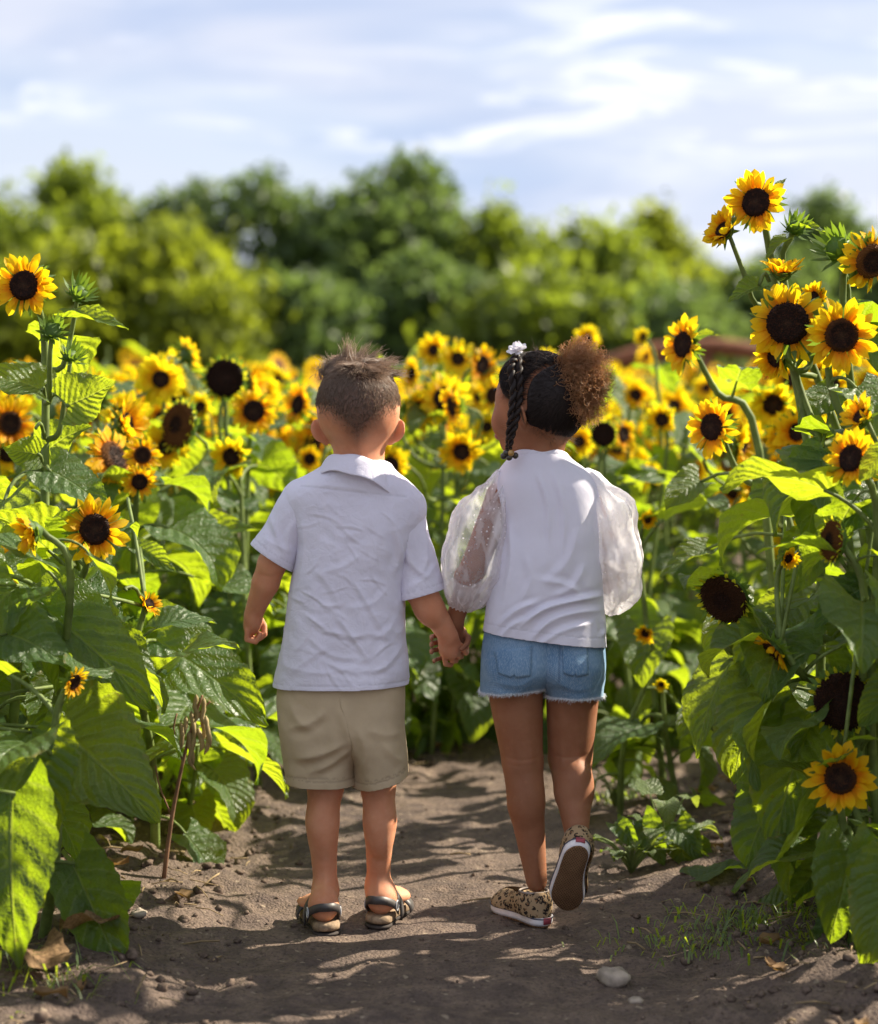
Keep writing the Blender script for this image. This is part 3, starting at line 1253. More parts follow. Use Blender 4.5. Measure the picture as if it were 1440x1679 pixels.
def blade(root, b, base_p, tip_p, normal, var=0, wid=1.0, stem_p=None):
    """One chosen leaf: from base point to tip point (world), its upper face towards normal; petiole from stem_p."""
    B, T = Vector(base_p), Vector(tip_p)
    y = (T - B)
    L = y.length
    y.normalize()
    z = Vector(normal)
    z = (z - y * z.dot(y)).normalized()
    x = y.cross(z)
    M = Matrix((x, y, z)).transposed().to_4x4()
    M = Matrix.Translation(B - b) @ M @ Matrix.Diagonal((L * wid, L, L, 1))
    o = child('leaf', BLADEV[var], root, M)
    if stem_p is not None:
        mb = MB()
        S = Vector(stem_p) - b
        E = B - b
        mb.tube(smooth_path([S, (S + E) / 2 + Vector((0, 0, 0.02)), E, E + y * L * 0.03], 8), np.linspace(0.0042, 0.003, 8), 6)
        mb.build('leaf_stalk', M_STEM, root)
    return o


GL = 'sunflowers of the left row beside the path'
GR = 'sunflowers of the right row beside the path'
GB = 'sunflowers of the field behind the children'


def hp(px, py, y, az, el, dpx, kind='open'):
    """A head given by its place in the photograph, metres away, facing and diameter in photo pixels."""
    return (at(px, py, y), look(az, el), dpx * y / F_PX, kind)


EXCL = []                           # stems already taken


def hero(px_base, y, heads, label, group, seed, **kw):
    x = (px_base - 720) / F_PX * y
    EXCL.append((x, y))
    SHOWN.extend((h[0], h[2]) for h in heads)
    return sunflower((x, y), heads, label, group, seed, **kw)


# ---- right row, the tall ones
R1, R1b, R1p = hero(1335, 4.12, [hp(1240, 332, 4.05, -28, 6, 108), hp(1187, 378, 4.02, -50, 28, 84, 'cup')],
                    'tallest sunflower on the right, two heads side by side against the sky', GR, 1, nleaf=12, leaf=0.150, leaf_to=0.58, detail=2, bend=at(1345, 900, 4.12))
blade(R1, R1b, at(1245, 468, 4.05), at(1194, 495, 4.02), (-0.3, -0.8, 0.5), 2, 1.1, at(1262, 462, 4.06))
blade(R1, R1b, at(1270, 318, 4.1), at(1290, 292, 4.12), (-0.5, -0.7, 0.4), 2, 0.6)
R2, R2b, R2p = hero(1395, 4.18, [hp(1303, 372, 4.12, 20, 40, 52, 'bud'), hp(1283, 445, 4.05, -5, 74, 84, 'cup')],
                    'right sunflower with a green tip bud and a cupped head showing its green side', GR, 2, nleaf=11, leaf=0.150, leaf_to=0.58, detail=2, bend=at(1420, 900, 4.18))
blade(R2, R2b, at(1300, 372, 4.12), at(1358, 382, 4.10), (0, -0.3, 1), 2, 0.8)
blade(R2, R2b, at(1292, 392, 4.12), at(1256, 425, 4.08), (-0.3, -0.5, 1), 2, 0.9)
R3, R3b, R3p = hero(1370, 3.98, [hp(1292, 530, 3.95, -16, -4, 142, 'flop'), hp(1334, 488, 4.05, -20, 12, 58, 'cup'), hp(1272, 588, 4.02, -50, -20, 84, 'cup')],
                    'sunflower with a large drooping petalled head touching the round head right of it', GR, 3, nleaf=13, leaf=0.150, leaf_to=0.66, detail=2, bend=at(1400, 950, 3.98))
R4, R4b, R4p = hero(1440, 3.90, [hp(1380, 550, 3.86, 0, -4, 126)],
                    'sunflower on the right with the roundest full face straight at the camera', GR, 4, nleaf=13, leaf=0.150, leaf_to=0.68, detail=2, bend=at(1445, 900, 3.92))
R5, R5b, R5p = hero(1500, 4.02, [hp(1428, 428, 3.98, 22, -16, 116, 'flop'), hp(1372, 408, 4.04, -40, 30, 78, 'bud')],
                    'sunflower cut by the right edge, head turned away to the right beside a spiky bud', GR, 5, nleaf=12, leaf=0.150, leaf_to=0.62, detail=2)
R6, R6b, R6p = hero(1300, 4.75, [hp(1121, 565, 4.62, -58, 4, 98)],
                    'sunflower left of the tall right group, its head seen nearly edge on facing left', GR, 6, nleaf=8, leaf=0.13, leaf_to=0.72, detail=2, bend=at(1245, 740, 4.7))
blade(R6, R6b, at(1140, 553, 4.63), at(1181, 550, 4.60), (0, -0.6, 1), 2, 0.8)
R7, R7b, R7p = hero(1330, 4.4, [hp(1168, 700, 4.30, -46, 2, 102)],
                    'sunflower head on a slanting stem above the girl right shoulder, facing left', GR, 7, nleaf=9, leaf=0.14, leaf_to=0.74, detail=2, bend=at(1300, 880, 4.38))
blade(R7, R7b, at(1142, 700, 4.5), at(1050, 745, 4.45), (-0.3, -0.8, 0.7), 1, 1.0, at(1200, 730, 4.36))
R8, R8b, R8p = hero(1480, 3.80, [hp(1396, 752, 3.58, -48, 12, 104), hp(1412, 684, 3.66, -62, 30, 84, 'cup')],
                    'right edge sunflower with one head half behind a leaf, one cupped above', GR, 8, nleaf=14, leaf=0.150, detail=2)
KEEP.add(blade(R8, R8b, at(1446, 742, 3.53), at(1408, 790, 3.53), (-0.2, -1, 0.2), 0, 1.0).name)
R9, R9b, R9p = hero(1420, 3.95, [hp(1188, 982, 3.90, -38, -22, 106, 'wilt')],
                    'nodding sunflower with a big bare dark disc and few short petals beside the girl sleeve', GR, 9, nleaf=13, leaf=0.150, detail=2, bend=at(1400, 1090, 3.95))
R10, R10b, R10p = hero(1455, 3.74, [hp(1383, 1150, 3.70, -8, 0, 122, 'wilt')],
                       'sunflower with a big dark disc ringed by yellow green petals above the lowest bloom', GR, 10, nleaf=11, leaf=0.150, detail=2)
KEEP.add(blade(R10, R10b, at(1475, 1120, 3.62), at(1408, 1190, 3.62), (-0.2, -1, 0.4), 1, 1.0).name)
R11, R11b, R11p = hero(1470, 3.66, [hp(1378, 1276, 3.62, -14, -2, 122)],
                       'lowest orange sunflower bloom on the right, at the height of the children legs', GR, 11, nleaf=11, leaf=0.150, detail=2)
R12, R12b, R12p = hero(1360, 4.15, [hp(1268, 1066, 3.78, -78, -40, 96, 'back'), hp(1292, 915, 3.80, 25, -10, 46, 'cup')],
                       'sunflower hanging its head to the left with loose orange petals, seen from its green back', GR, 12, nleaf=14, leaf=0.150, detail=2, bend=at(1390, 1160, 4.15))
R13, R13b, R13p = hero(1450, 3.86, [hp(1366, 886, 3.62, -72, 6, 84, 'wilt')],
                       'sunflower past bloom at right seen edge on, under a grey green leaf', GR, 13, nleaf=13, leaf=0.150, detail=2)
# leaf wall of the right row
for (x0, y0, x1, y1, d, nx, ny, nz_, vr, wd) in [
    (1262, 1130, 1188, 1330, 3.95, -0.6, -0.7, 0.3, 1, 1.0), (1330, 1170, 1245, 1470, 3.85, -0.3, -0.9, 0.2, 0, 0.95),
    (1290, 1290, 1205, 1460, 3.95, -0.5, -0.8, 0.2, 3, 1.0), (1200, 1080, 1125, 1290, 4.10, -0.7, -0.6, 0.3, 0, 0.9),
    (1400, 1385, 1350, 1590, 3.62, -0.2, -0.95, 0.2, 1, 0.9), (1450, 1390, 1405, 1650, 3.55, 0.2, -0.95, 0.2, 0, 0.9),
    (1470, 1430, 1395, 1600, 3.5, -0.1, -0.9, 0.4, 3, 1.0), (1350, 1420, 1275, 1510, 3.80, -0.2, -0.5, 0.8, 4, 0.9),
    (1240, 1000, 1130, 1090, 4.15, -0.5, -0.6, 0.6, 1, 0.9), (1290, 1000, 1190, 1180, 4.0, -0.4, -0.7, 0.5, 0, 0.95),
    (1160, 900, 1060, 960, 4.5, -0.4, -0.6, 0.7, 2, 1.0), (1150, 790, 1075, 850, 4.55, -0.4, -0.7, 0.5, 1, 1.0),
    (1290, 780, 1200, 870, 4.25, -0.4, -0.7, 0.5, 2, 1.1), (1370, 640, 1290, 720, 4.1, -0.3, -0.7, 0.6, 0, 1.0),
    (1440, 800, 1370, 900, 3.75, -0.2, -0.8, 0.5, 1, 1.0), (1340, 900, 1265, 1010, 4.0, -0.3, -0.8, 0.5, 3, 1.0),
    (1420, 960, 1310, 1050, 3.8, -0.2, -0.7, 0.6, 0, 1.0), (1180, 1150, 1095, 1230, 4.5, -0.5, -0.6, 0.5, 1, 1.0),
]:
    owner = min(((R9, R9b, R9p), (R12, R12b, R12p), (R11, R11b, R11p), (R7, R7b, R7p), (R3, R3b, R3p), (R13, R13b, R13p)), key=lambda q: (Vector(q[1]).xy - at(x0, y0, d).xy).length)
    x1, y1 = x0 + (x1 - x0) * 0.78, y0 + (y1 - y0) * 0.78
    hh = min(range(16), key=lambda i: abs(owner[2][i][2] - (at(x0, y0, d).z - 0.03)))
    blade(owner[0], owner[1], at(x0, y0, d), at(x1, y1, d - 0.04), (nx, ny, nz_), vr, wd, Vector(owner[2][hh]) + owner[1])

# ---- left row
L1, L1b, L1p = hero(72, 4.15, [hp(40, 468, 4.05, -12, 6, 112), hp(130, 480, 4.12, 40, 40, 56, 'bud'), hp(86, 542, 4.02, 20, 20, 52, 'bud'), hp(118, 584, 4.12, 45, 50, 50, 'bud')],
                    'tallest sunflower on the left with three spiky green buds below its head', GL, 21, nleaf=9, leaf=0.15, detail=2, bend=at(74, 880, 4.15), leaf_to=0.72)
for (x0, y0, x1, y1, d, n3, vr, wd) in [
    (108, 520, 211, 540, 4.08, (0.0, -0.35, 1), 2, 0.7), (110, 665, 190, 625, 4.05, (0.3, -0.9, 0.4), 5, 1.2), (68, 640, -30, 625, 4.1, (0.1, -0.7, 0.7), 1, 1.0),
    (78, 740, 150, 700, 4.2, (0.3, -0.8, 0.5), 1, 1.1), (64, 745, 5, 735, 4.1, (-0.1, -1, 0.2), 5, 1.2), (60, 700, 30, 790, 4.0, (-0.3, -0.9, 0.3), 0, 1.0),
    (70, 620, 20, 590, 4.2, (0, -0.5, 0.8), 2, 0.9), (80, 770, 180, 840, 4.0, (0.2, -0.7, 0.7), 0, 1.0),
]:
    hh = min(range(16), key=lambda i: abs(L1p[i][2] + L1b.z - (at(x0, y0, d).z - 0.03)))
    blade(L1, L1b, at(x0, y0, d), at(x1, y1, d - 0.03), n3, vr, wd, Vector(L1p[hh]) + L1b)
L2, L2b, L2p = hero(-5, 3.95, [hp(155, 868, 3.88, 26, 2, 118)],
                    'left sunflower leaning into the path with a reddish brown disc, facing right', GL, 22, nleaf=12, leaf=0.150, detail=2, bend=at(40, 1010, 3.95))
L3, L3b, L3p = hero(-45, 4.02, [hp(52, 872, 3.72, -62, -12, 92, 'cup')],
                    'sunflower at the left edge seen edge on beside the leaning reddish one', GL, 23, nleaf=12, leaf=0.150, detail=2)
L4, L4b, L4p = hero(150, 4.85, [hp(186, 752, 4.72, 62, 22, 118, 'flop'), hp(234, 746, 4.7, 14, 4, 66)],
                    'left sunflower with a dark disc turned right and a small full bloom beside it', GL, 24, nleaf=13, leaf=0.150, detail=2)
L5, L5b, L5p = hero(212, 4.95, [hp(229, 790, 4.68, 18, -4, 62), hp(206, 694, 4.85, 70, 10, 100, 'cup')],
                    'left sunflower with a tall yellow head seen from the side above a small bloom', GL, 25, nleaf=13, leaf=0.150, detail=2)
L6, L6b, L6p = hero(60, 3.72, [hp(122, 1118, 3.58, 60, -20, 62, 'back')],
                    'low left sunflower with a small orange head in the shade of big leaves', GL, 26, nleaf=9, leaf=0.150, detail=2)
L7, L7b, L7p = hero(250, 4.6, [hp(244, 990, 4.15, 50, 30, 56, 'cup')],
                    'small low yellow sunflower among leaves level with the boy left hand', GL, 27, nleaf=11, leaf=0.150, detail=2)
EXCL.append((-0.9, 3.45))
L8, L8b, L8p = sunflower((-0.90, 3.50), [(Vector((-0.98, 3.42, 1.22)), look(10, 10), 0.12, 'open')], 'sunflower just outside the left edge whose big leaves hang over the lower left corner', GL, 28, 8, 0.2, 2)
for (x0, y0, x1, y1, d, n3, vr, wd, st) in [
    (96, 1195, 258, 1350, 3.72, (0.25, -0.93, 0.35), 1, 1.02, 0), (50, 1200, 92, 1372, 3.62, (0.1, -0.9, -0.45), 0, 1.2, 0),
    (118, 1415, 206, 1618, 3.66, (0.35, -0.85, 0.2), 2, 0.95, 0), (-40, 1370, 72, 1488, 3.5, (-0.2, -0.3, 0.95), 4, 0.7, 0),
    (20, 1300, 30, 1590, 3.45, (-0.1, -1, 0.15), 0, 0.8, 0), (60, 990, 250, 1165, 3.85, (0.15, -0.72, 0.6), 0, 0.85, 1),
    (205, 965, 330, 1075, 4.1, (0.1, -0.7, 0.7), 1, 1.0, 1), (255, 1050, 440, 1190, 4.35, (0.2, -0.75, 0.6), 0, 0.85, 1),
    (330, 1120, 425, 1195, 4.5, (0.3, -0.2, 1.0), 4, 0.7, 1), (370, 1228, 472, 1308, 4.55, (0.45, -0.25, 0.9), 4, 0.7, 1),
    (290, 880, 430, 870, 4.9, (0, -0.4, 0.9), 2, 0.7, 2), (350, 960, 450, 1010, 4.85, (0.1, -0.3, 1), 1, 0.9, 2),
    (30, 960, -60, 1120, 3.8, (-0.2, -0.8, 0.5), 3, 1.0, 0), (90, 1125, 60, 1230, 3.9, (0.1, -0.9, -0.4), 0, 1.1, 0),
    (230, 900, 290, 940, 4.5, (0.3, -0.8, 0.5), 2, 0.9, 1), (10, 1040, 120, 1100, 3.7, (0.1, -0.8, 0.6), 1, 1.0, 0),
    (210, 820, 290, 935, 4.35, (0.4, -0.8, 0.4), 2, 0.8, 1), (180, 1060, 270, 1170, 4.1, (0.6, -0.5, 0.7), 4, 0.8, 1),
]:
    owner = ((L8, L8b, L8p), (L7, L7b, L7p), (L5, L5b, L5p))[st]
    hh = min(range(16), key=lambda i: abs(owner[2][i][2] - (at(x0, y0, d).z - 0.03)))
    blade(owner[0], owner[1], at(x0, y0, d), at(x1, y1, d - 0.04), n3, vr, wd, Vector(owner[2][hh]) + owner[1])

# ---- blurred heads one can tell apart behind the children
MID = [
    (264, 622, 5.6, 5, 4, 92, 'sunny', 'bright yellow sunflower highest behind the left row, facing the camera'),
    (309, 582, 5.8, 120, 25, 66, 'back', 'orange sunflower head seen from behind, right of the bright yellow one'),
    (369, 620, 5.5, 5, 2, 78, 'wilt', 'sunflower with a big dark disc and green rim left of the boy head'),
    (414, 626, 5.7, 80, 8, 78, 'cup', 'yellow sunflower seen from the side between the dark disc and the boy'),
    (416, 674, 5.4, 12, 0, 82, 'open', 'orange sunflower below the side-on one, left of the boy ear'),
    (380, 748, 5.2, -8, -10, 84, 'cup', 'sunflower with a greenish centre near the boy left shoulder'),
    (490, 664, 6.0, -50, 8, 76, 'open', 'orange sunflower just left of the boy head'),
    (508, 752, 6.1, 10, 0, 46, 'open', 'small orange sunflower touching the boy left ear'),
    (330, 668, 6.2, -20, 5, 60, 'cup', 'yellow sunflower half hidden between the dark disc and the bright yellow one'),
    (16, 694, 5.0, 30, 0, 92, 'open', 'orange out of focus sunflower at the left edge behind the tallest one'),
    (712, 574, 6.6, -20, 10, 62, 'sunny', 'higher of the twin sunflowers between the two heads'),
    (751, 588, 6.4, 4, 8, 72, 'sunny', 'sunflower facing the camera between the two heads, right of its twin'),
    (677, 612, 6.7, -60, 5, 56, 'open', 'sunflower facing left close to the boy head'),
    (724, 626, 6.9, 60, 0, 70, 'back', 'drooping orange sunflower below the twin sunflowers'),
    (990, 712, 5.6, 5, 0, 50, 'wilt', 'small dark disc of a spent sunflower under the girl hair puff'),
    (1022, 712, 5.7, 45, 2, 58, 'open', 'orange sunflower right of the small dark disc'),
    (950, 724, 6.0, -10, 5, 62, 'sunny', 'yellow sunflower between the girl neck and the small dark disc'),
    (1056, 553, 6.6, -50, 14, 42, 'cup', 'small orange sunflower high above the field right of the girl'),
    (964, 556, 7.0, 0, 10, 52, 'sunny', 'yellow sunflower peeping over the girl hair puff'),
    (1042, 648, 6.4, 10, 5, 58, 'cup', 'yellow sunflower right of the girl hair puff'),
    (1086, 688, 5.8, -15, 5, 66, 'cup', 'yellow sunflower behind the head facing left'),
    (1062, 852, 5.0, 20, -5, 40, 'cup', 'small orange sunflower beside the right puff sleeve'),
    (1059, 1038, 4.9, -30, -25, 44, 'cup', 'small nodding orange sunflower right of the girl hip'),
    (1085, 1122, 4.9, -20, -20, 30, 'cup', 'tiny orange sunflower low in the leaves right of the girl shorts'),
    (640, 668, 7.2, 0, 5, 52, 'open', 'sunflower peeping out right of the boy ear'),
    (785, 650, 6.8, 20, 5, 58, 'sunny', 'yellow sunflower left of the girl forehead'),
    (800, 700, 6.4, -25, 0, 56, 'cup', 'yellow sunflower in front of the girl chin'),
    (745, 700, 7.0, 15, 5, 60, 'sunny', 'yellow sunflower between the two children at chin height'),
]
for i_, (px, py, y, az, el, d, kd, lb) in enumerate(MID):
    x = (px - 720) / F_PX * y + (0.06 if i_ % 2 else -0.05)
    EXCL.append((x, y + 0.05))
    SHOWN.append((at(px, py, y), d * y / F_PX))
    sunflower((x, y + 0.08), [hp(px, py, y, az, el, d, kd)], lb, GB, 60 + i_, nleaf=7, leaf=0.145, leaf_to=0.76, detail=1, rad=0.009)

# ---- the other plants of the rows and of the field
rp = random.Random(5)


def rand_head(x, y, h):
    kd = rp.choices(['open', 'sunny', 'cup', 'flop', 'wilt', 'back'], [12, 42, 30, 4, 1, 11])[0]
    az = rp.gauss(-8, 48)
    if kd == 'back':
        az += 150
    return (Vector((x + rp.uniform(-.06, .06), y + rp.uniform(-.06, .02), h)), look(az, rp.uniform(-14, 24)), rp.uniform(0.115, 0.165), kd)


def free(x, y, r0):
    return all((x - a) ** 2 + (y - b) ** 2 > r0 * r0 for a, b in EXCL)


NUM = {1: 'single', 2: 'two headed', 3: 'three headed', 4: 'four headed', 5: 'five headed', 6: 'six headed', 7: 'seven headed'}


def where_label(x, y, n):
    """How a plant of the field would be pointed out: how far back, how many heads, beside what."""
    px = 720 + F_PX * x / y
    if y < 5.6:
        if x < path_centre(y):
            far = 'near' if y < 4.2 else 'middle' if y < 5 else 'rear'
            return 'leafy %s sunflower, %s left row%s' % (NUM[n], far, ' against the path' if x > -0.95 else ' away from the path'), GL
        far = 'near' if y < 4.2 else 'middle' if y < 5 else 'rear'
        return 'dark leafy %s sunflower, %s right row%s' % (NUM[n], far, ' against the path' if x < 0.95 else ' away from the path'), GR
    depth = 'nearer' if y < 6.8 else 'farther' if y < 8.6 else 'farthest'
    spots = [(-40, 'outside the left edge'), (130, 'behind the tallest left sunflower'), (250, 'behind the left row'), (350, 'under the dark tree left of the boy'), (430, 'over the boy left shoulder'), (520, 'just left of the boy head'),
             (665, 'hidden behind the boy'), (740, 'right of the boy ear'), (815, 'left of the girl face'), (930, 'hidden behind the girl'), (1010, 'right of the girl hair puff'), (1090, 'over the girl right shoulder'),
             (1200, 'left of the tall right sunflowers'), (1330, 'behind the tall right sunflowers'), (1480, 'at the right edge')]
    w = next((s_ for lim, s_ in spots if px < lim), 'outside the right edge')
    return '%s blurred %s sunflower %s' % (depth, NUM[n], w), GB


n_generic = 0
for _ in range(5500):
    y = 3.2 + 6.5 * rp.random() ** 0.9
    half = 0.212 * y + 0.42
    x = rp.uniform(-half, half + (0.65 if y < 6 else 0.3))
    d = x - path_centre(y)
    ph_ = path_half(y) + 0.16
    if abs(d) < ph_ and y < 9.5:
        continue
    if y < 4.4 and abs(d) < 0.80:
        continue
    if y < 3.75 and abs(x) < 0.98:
        continue
    if not free(x, y, 0.26 if y < 6.5 else 0.27):
        continue
    side_r = x > path_centre(y)
    if y < 6.0 and side_r:
        if rp.random() < 0.35:
            EXCL.append((x, y))
            continue
        h = rp.uniform(0.70, 0.90) if x / y < 0.135 else rp.uniform(0.9, 1.10) if y > 4.6 else rp.uniform(0.95, 1.25)
    elif y < 6.0:
        h = rp.uniform(0.62, 0.98) if y < 5.2 else rp.uniform(0.78, 1.04)
    else:
        h = min(1.12, rp.gauss(1.03, 0.07))
    EXCL.append((x, y))
    hd = [rand_head(x, y, h)]
    for _k in range(rp.choice((0, 1, 1) if y < 4.6 else (3, 4, 5, 5))):
        hd.append(rand_head(x + rp.uniform(-.17, .17), y - rp.uniform(0.0, 0.16), h - rp.uniform(0.01, 0.30)))
    sunflower((x, y), hd, *where_label(x, y, len(hd)), 1000 + n_generic, nleaf=15 if y < 5 else 10 if y < 7.5 else 7, leaf_from=0.06, leaf=0.150 if y < 5 else 0.135, leaf_to=0.9 if y < 5 else 0.80, detail=1 if y < 6.5 else 0, rad=0.009)
    n_generic += 1
n_tall = 0
for _ in range(600):
    y = rp.uniform(3.3, 6.6)
    x = rp.uniform(1.12, 2.5)
    if x - path_centre(y) < 0.75 or not free(x, y, 0.25):
        continue
    EXCL.append((x, y))
    h = rp.uniform(1.12, 1.36)
    sunflower((x, y), [rand_head(x, y, h)], 'tall sunflower deep in the right row beyond the right edge', GR, 5000 + n_tall, nleaf=15, leaf_from=0.08, leaf=0.17, detail=0, rad=0.010)
    n_tall += 1
    if n_tall >= 46:
        break
print('tall', n_tall)
n_young = 0
for _ in range(900):
    y = rp.uniform(3.9, 7.0)
    x = rp.uniform(-1.15, 1.3)
    d = abs(x - path_centre(y))
    if d < path_half(y) + 0.03 or (y < 4.5 and d < 0.75) or y > 6.9:
        continue
    if not free(x, y, 0.13):
        continue
    if d > path_half(y) + 0.40 and y < 5.3:
        continue
    if x > 0 and y < 5.5:
        continue
    EXCL.append((x, y))
    h = rp.uniform(0.32, 0.62)
    px_ = 720 + F_PX * x / y
    sp_ = ((250, 'far left'), (400, 'left of the boy arm'), (470, 'beside the boy shorts'), (560, 'behind the boy left leg'), (690, 'behind the boy right leg'), (740, 'left of the held hands'), (800, 'right of the held hands'), (880, 'behind the girl left leg'), (980, 'behind the girl right leg'), (1060, 'right of the girl hip'), (1200, 'right of the girl sleeve'))
    lb = '%s young sunflower with a closed bud, low %s' % ('taller' if h > 0.5 else 'middling' if h > 0.41 else 'short', next((q_ for lim, q_ in sp_ if px_ < lim), 'far right'))
    sunflower((x, y), [(Vector((x + rp.uniform(-.05, .05), y - 0.03, h)), look(rp.gauss(0, 40), 60), 0.06, 'bud')], lb, 'young sunflowers at the feet of the rows', 3000 + n_young, nleaf=12, leaf=0.145, leaf_from=0.10, leaf_to=0.97, detail=1, rad=0.006)
    n_young += 1
    if n_young >= 60:
        break
print('young', n_young)
print('generic plants', n_generic)


# ---- the rest of the field, far too many to count
def far_field():
    r = random.Random(8)
    mb = MB()
    pet = PETALS[0]
    lf = [leaf_geo(e0, e1, e2, 0, 14, 0.1, 3, 0.40, nr=3, nc=2, saw=0) for e0, e1, e2 in ((0, 20, -40), (0, -10, -70), (0, 40, 0))]
    n = 0
    while n < 2000:
        y = 9.5 + 27 * r.random() ** 1.3
        half = 0.215 * y + 1.5
        x = r.uniform(-half, half)
        if abs(x - path_centre(min(y, 8))) < 0.4:
            pass
        h = r.gauss(1.06, 0.085)
        n += 1
        mb.tube([(x, y, 0.3), (x, y, h)], 0.008, 3, 1, False)
        for _ in range(6):
            V, F, M, U = lf[r.randrange(3)]
            s = r.uniform(0.14, 0.22)
            a = r.uniform(0, 6.28)
            c, s_ = math.cos(a) * s, math.sin(a) * s
            W = V @ np.array([[c, s_, 0], [-s_, c, 0], [0, 0, s]]) + np.array([x, y, h * r.uniform(0.45, 0.95)])
            mb.add(W, F, 0, U)
        for _k in range(r.choice((1, 2, 2, 3))):
            d = r.uniform(0.11, 0.15)
            m = facing_matrix(Vector((x + r.uniform(-.12, .12), y - 0.05, h - r.uniform(-0.02, 0.16))), look(r.gauss(-5, 50), r.uniform(-10, 30)), d, r.uniform(0, 6))
            R = np.array(m)
            V, F, U = [], [], []
            for i in range(13):
                a = i * 2 * PI / 13
                b0, b1 = 0.20, 0.5
                V += [(b0 * math.cos(a - .12), b0 * math.sin(a - .12), 0), (b0 * math.cos(a + .12), b0 * math.sin(a + .12), 0), (0.38 * math.cos(a + .24), 0.38 * math.sin(a + .24), .04), (b1 * math.cos(a), b1 * math.sin(a), .05), (0.38 * math.cos(a - .24), 0.38 * math.sin(a - .24), .04)]
                F.append(tuple(i * 5 + k for k in range(5)))
                U += [(0.5, 0), (0.5, 0), (0.5, .6), (0.5, 1), (0.5, .6)]
            mb.add(np.array(V) @ R[:3, :3].T + R[:3, 3], F, 2, U)
            V = [(0.23 * math.cos(k * PI / 4), 0.23 * math.sin(k * PI / 4), 0.03) for k in range(8)]
            mb.add(np.array(V) @ R[:3, :3].T + R[:3, 3], [tuple(range(8))], 3)
    tag(mb.build('sunflower_field', [M_LEAF, M_STEM, M_PETAL, M_DISC]), 'far mass of the sunflower field running back to the trees', 'field', kind='stuff')


far_field()


# ------------------------------------------------------------------ small plants on the path edge
def weed(px, py, label, seed, n=9, leaf=0.06, h=0.12, spread=0.09):
    g = ground(px, py)
    b = Vector((g.x, g.y, gz(g.x, g.y)))
    root = empty('weed', b)
    tag(root, label, 'weed', 'weeds on the right edge of the path')
    r = random.Random(seed)
    mb = MB()
    for i in range(n):
        a = i * 2.4 + r.uniform(-.4, .4)
        rr = spread * r.uniform(0.2, 1.0)
        p = Vector((math.cos(a) * rr, math.sin(a) * rr * 0.7, h * r.uniform(0.45, 1.1)))
        mb.tube(smooth_path([(0, 0, 0), p * 0.5 + Vector((0, 0, 0.02)), p], 6), np.linspace(0.003, 0.0018, 6), 5)
        s = leaf * r.uniform(0.7, 1.2)
        M = Matrix.Translation(p) @ Matrix.Rotation(a - PI / 2 + r.uniform(-.5, .5), 4, 'Z') @ Matrix.Rotation(r.uniform(-.5, .2), 4, 'X') @ Matrix.Scale(s, 4)
        child('leaf', WEEDL[r.randrange(3)], root, M)
    mb.build('stem', M_STEM, root)
    return root, b


WEEDL = []
for i_, (a_, b_) in enumerate(((20, -40), (5, -70), (35, -20))):
    V_, F_, M_, U_ = leaf_geo(0, a_, b_, 0, 14, 0.12, 80 + i_, 0.44, nr=10, nc=6, saw=0.04)
    WEEDL.append(fast_mesh('leaf', V_, F_, [M_WEED, M_STEM], True, M_, U_))
w1, w1b = weed(1035, 1432, 'small curly leaved weed beside the girl raised shoe', 1, 22, 0.030, 0.075, 0.085)
w2, w2b = weed(1085, 1425, 'broad leaved weed sprawling right of the girl feet', 2, 9, 0.062, 0.13, 0.10)
w3, w3b = weed(1008, 1330, 'wispy weed behind the girl right calf', 3, 12, 0.025, 0.08, 0.06)
for (x0, y0, x1, y1, n3, vr) in [(1108, 1350, 1150, 1415, (0.2, -0.9, 0.3), 0), (1110, 1375, 1130, 1436, (0, -0.95, 0.3), 1), (1050, 1345, 1090, 1420, (-0.1, -0.9, 0.4), 0), (1010, 1350, 1050, 1395, (-0.2, -0.6, 0.7), 2), (1140, 1385, 1168, 1430, (0.3, -0.4, 0.9), 4)]:
    blade(w2, w2b, at(x0, y0, w2b.y), at(x1, y1, w2b.y - 0.05), n3, vr, 1.0, w2b + Vector((0, 0, 0.03)))

g_ = ground(1195, 1476)
fl = child('fallen_leaf', BLADEV[3], None, Matrix.Translation((g_.x - 0.06, g_.y, gz(g_.x, g_.y) + 0.03)) @ Matrix.Rotation(math.radians(-80), 4, 'Z') @ Matrix.Rotation(math.radians(8), 4, 'X') @ Matrix.Scale(0.13, 4)) if False else None


def fallen(px, py, L, rot, tilt, label, var):
    g = ground(px, py)
    o = bpy.data.objects.new('fallen_leaf', BLADEV[var])
    C.objects.link(o)
    o.matrix_world = Matrix.Translation((g.x, g.y, gz(g.x, g.y) + 0.02)) @ Matrix.Rotation(math.radians(rot), 4, 'Z') @ Matrix.Rotation(math.radians(tilt), 4, 'X') @ Matrix.Scale(L, 4)
    tag(o, label, 'leaf')


fallen(1140, 1470, 0.13, -78, 6, 'pale green leaf lying flat on the ground by the right row', 0)
fallen(1270, 1512, 0.14, -70, 14, 'pale leaf on the ground pointing into the lower right leaves', 2)


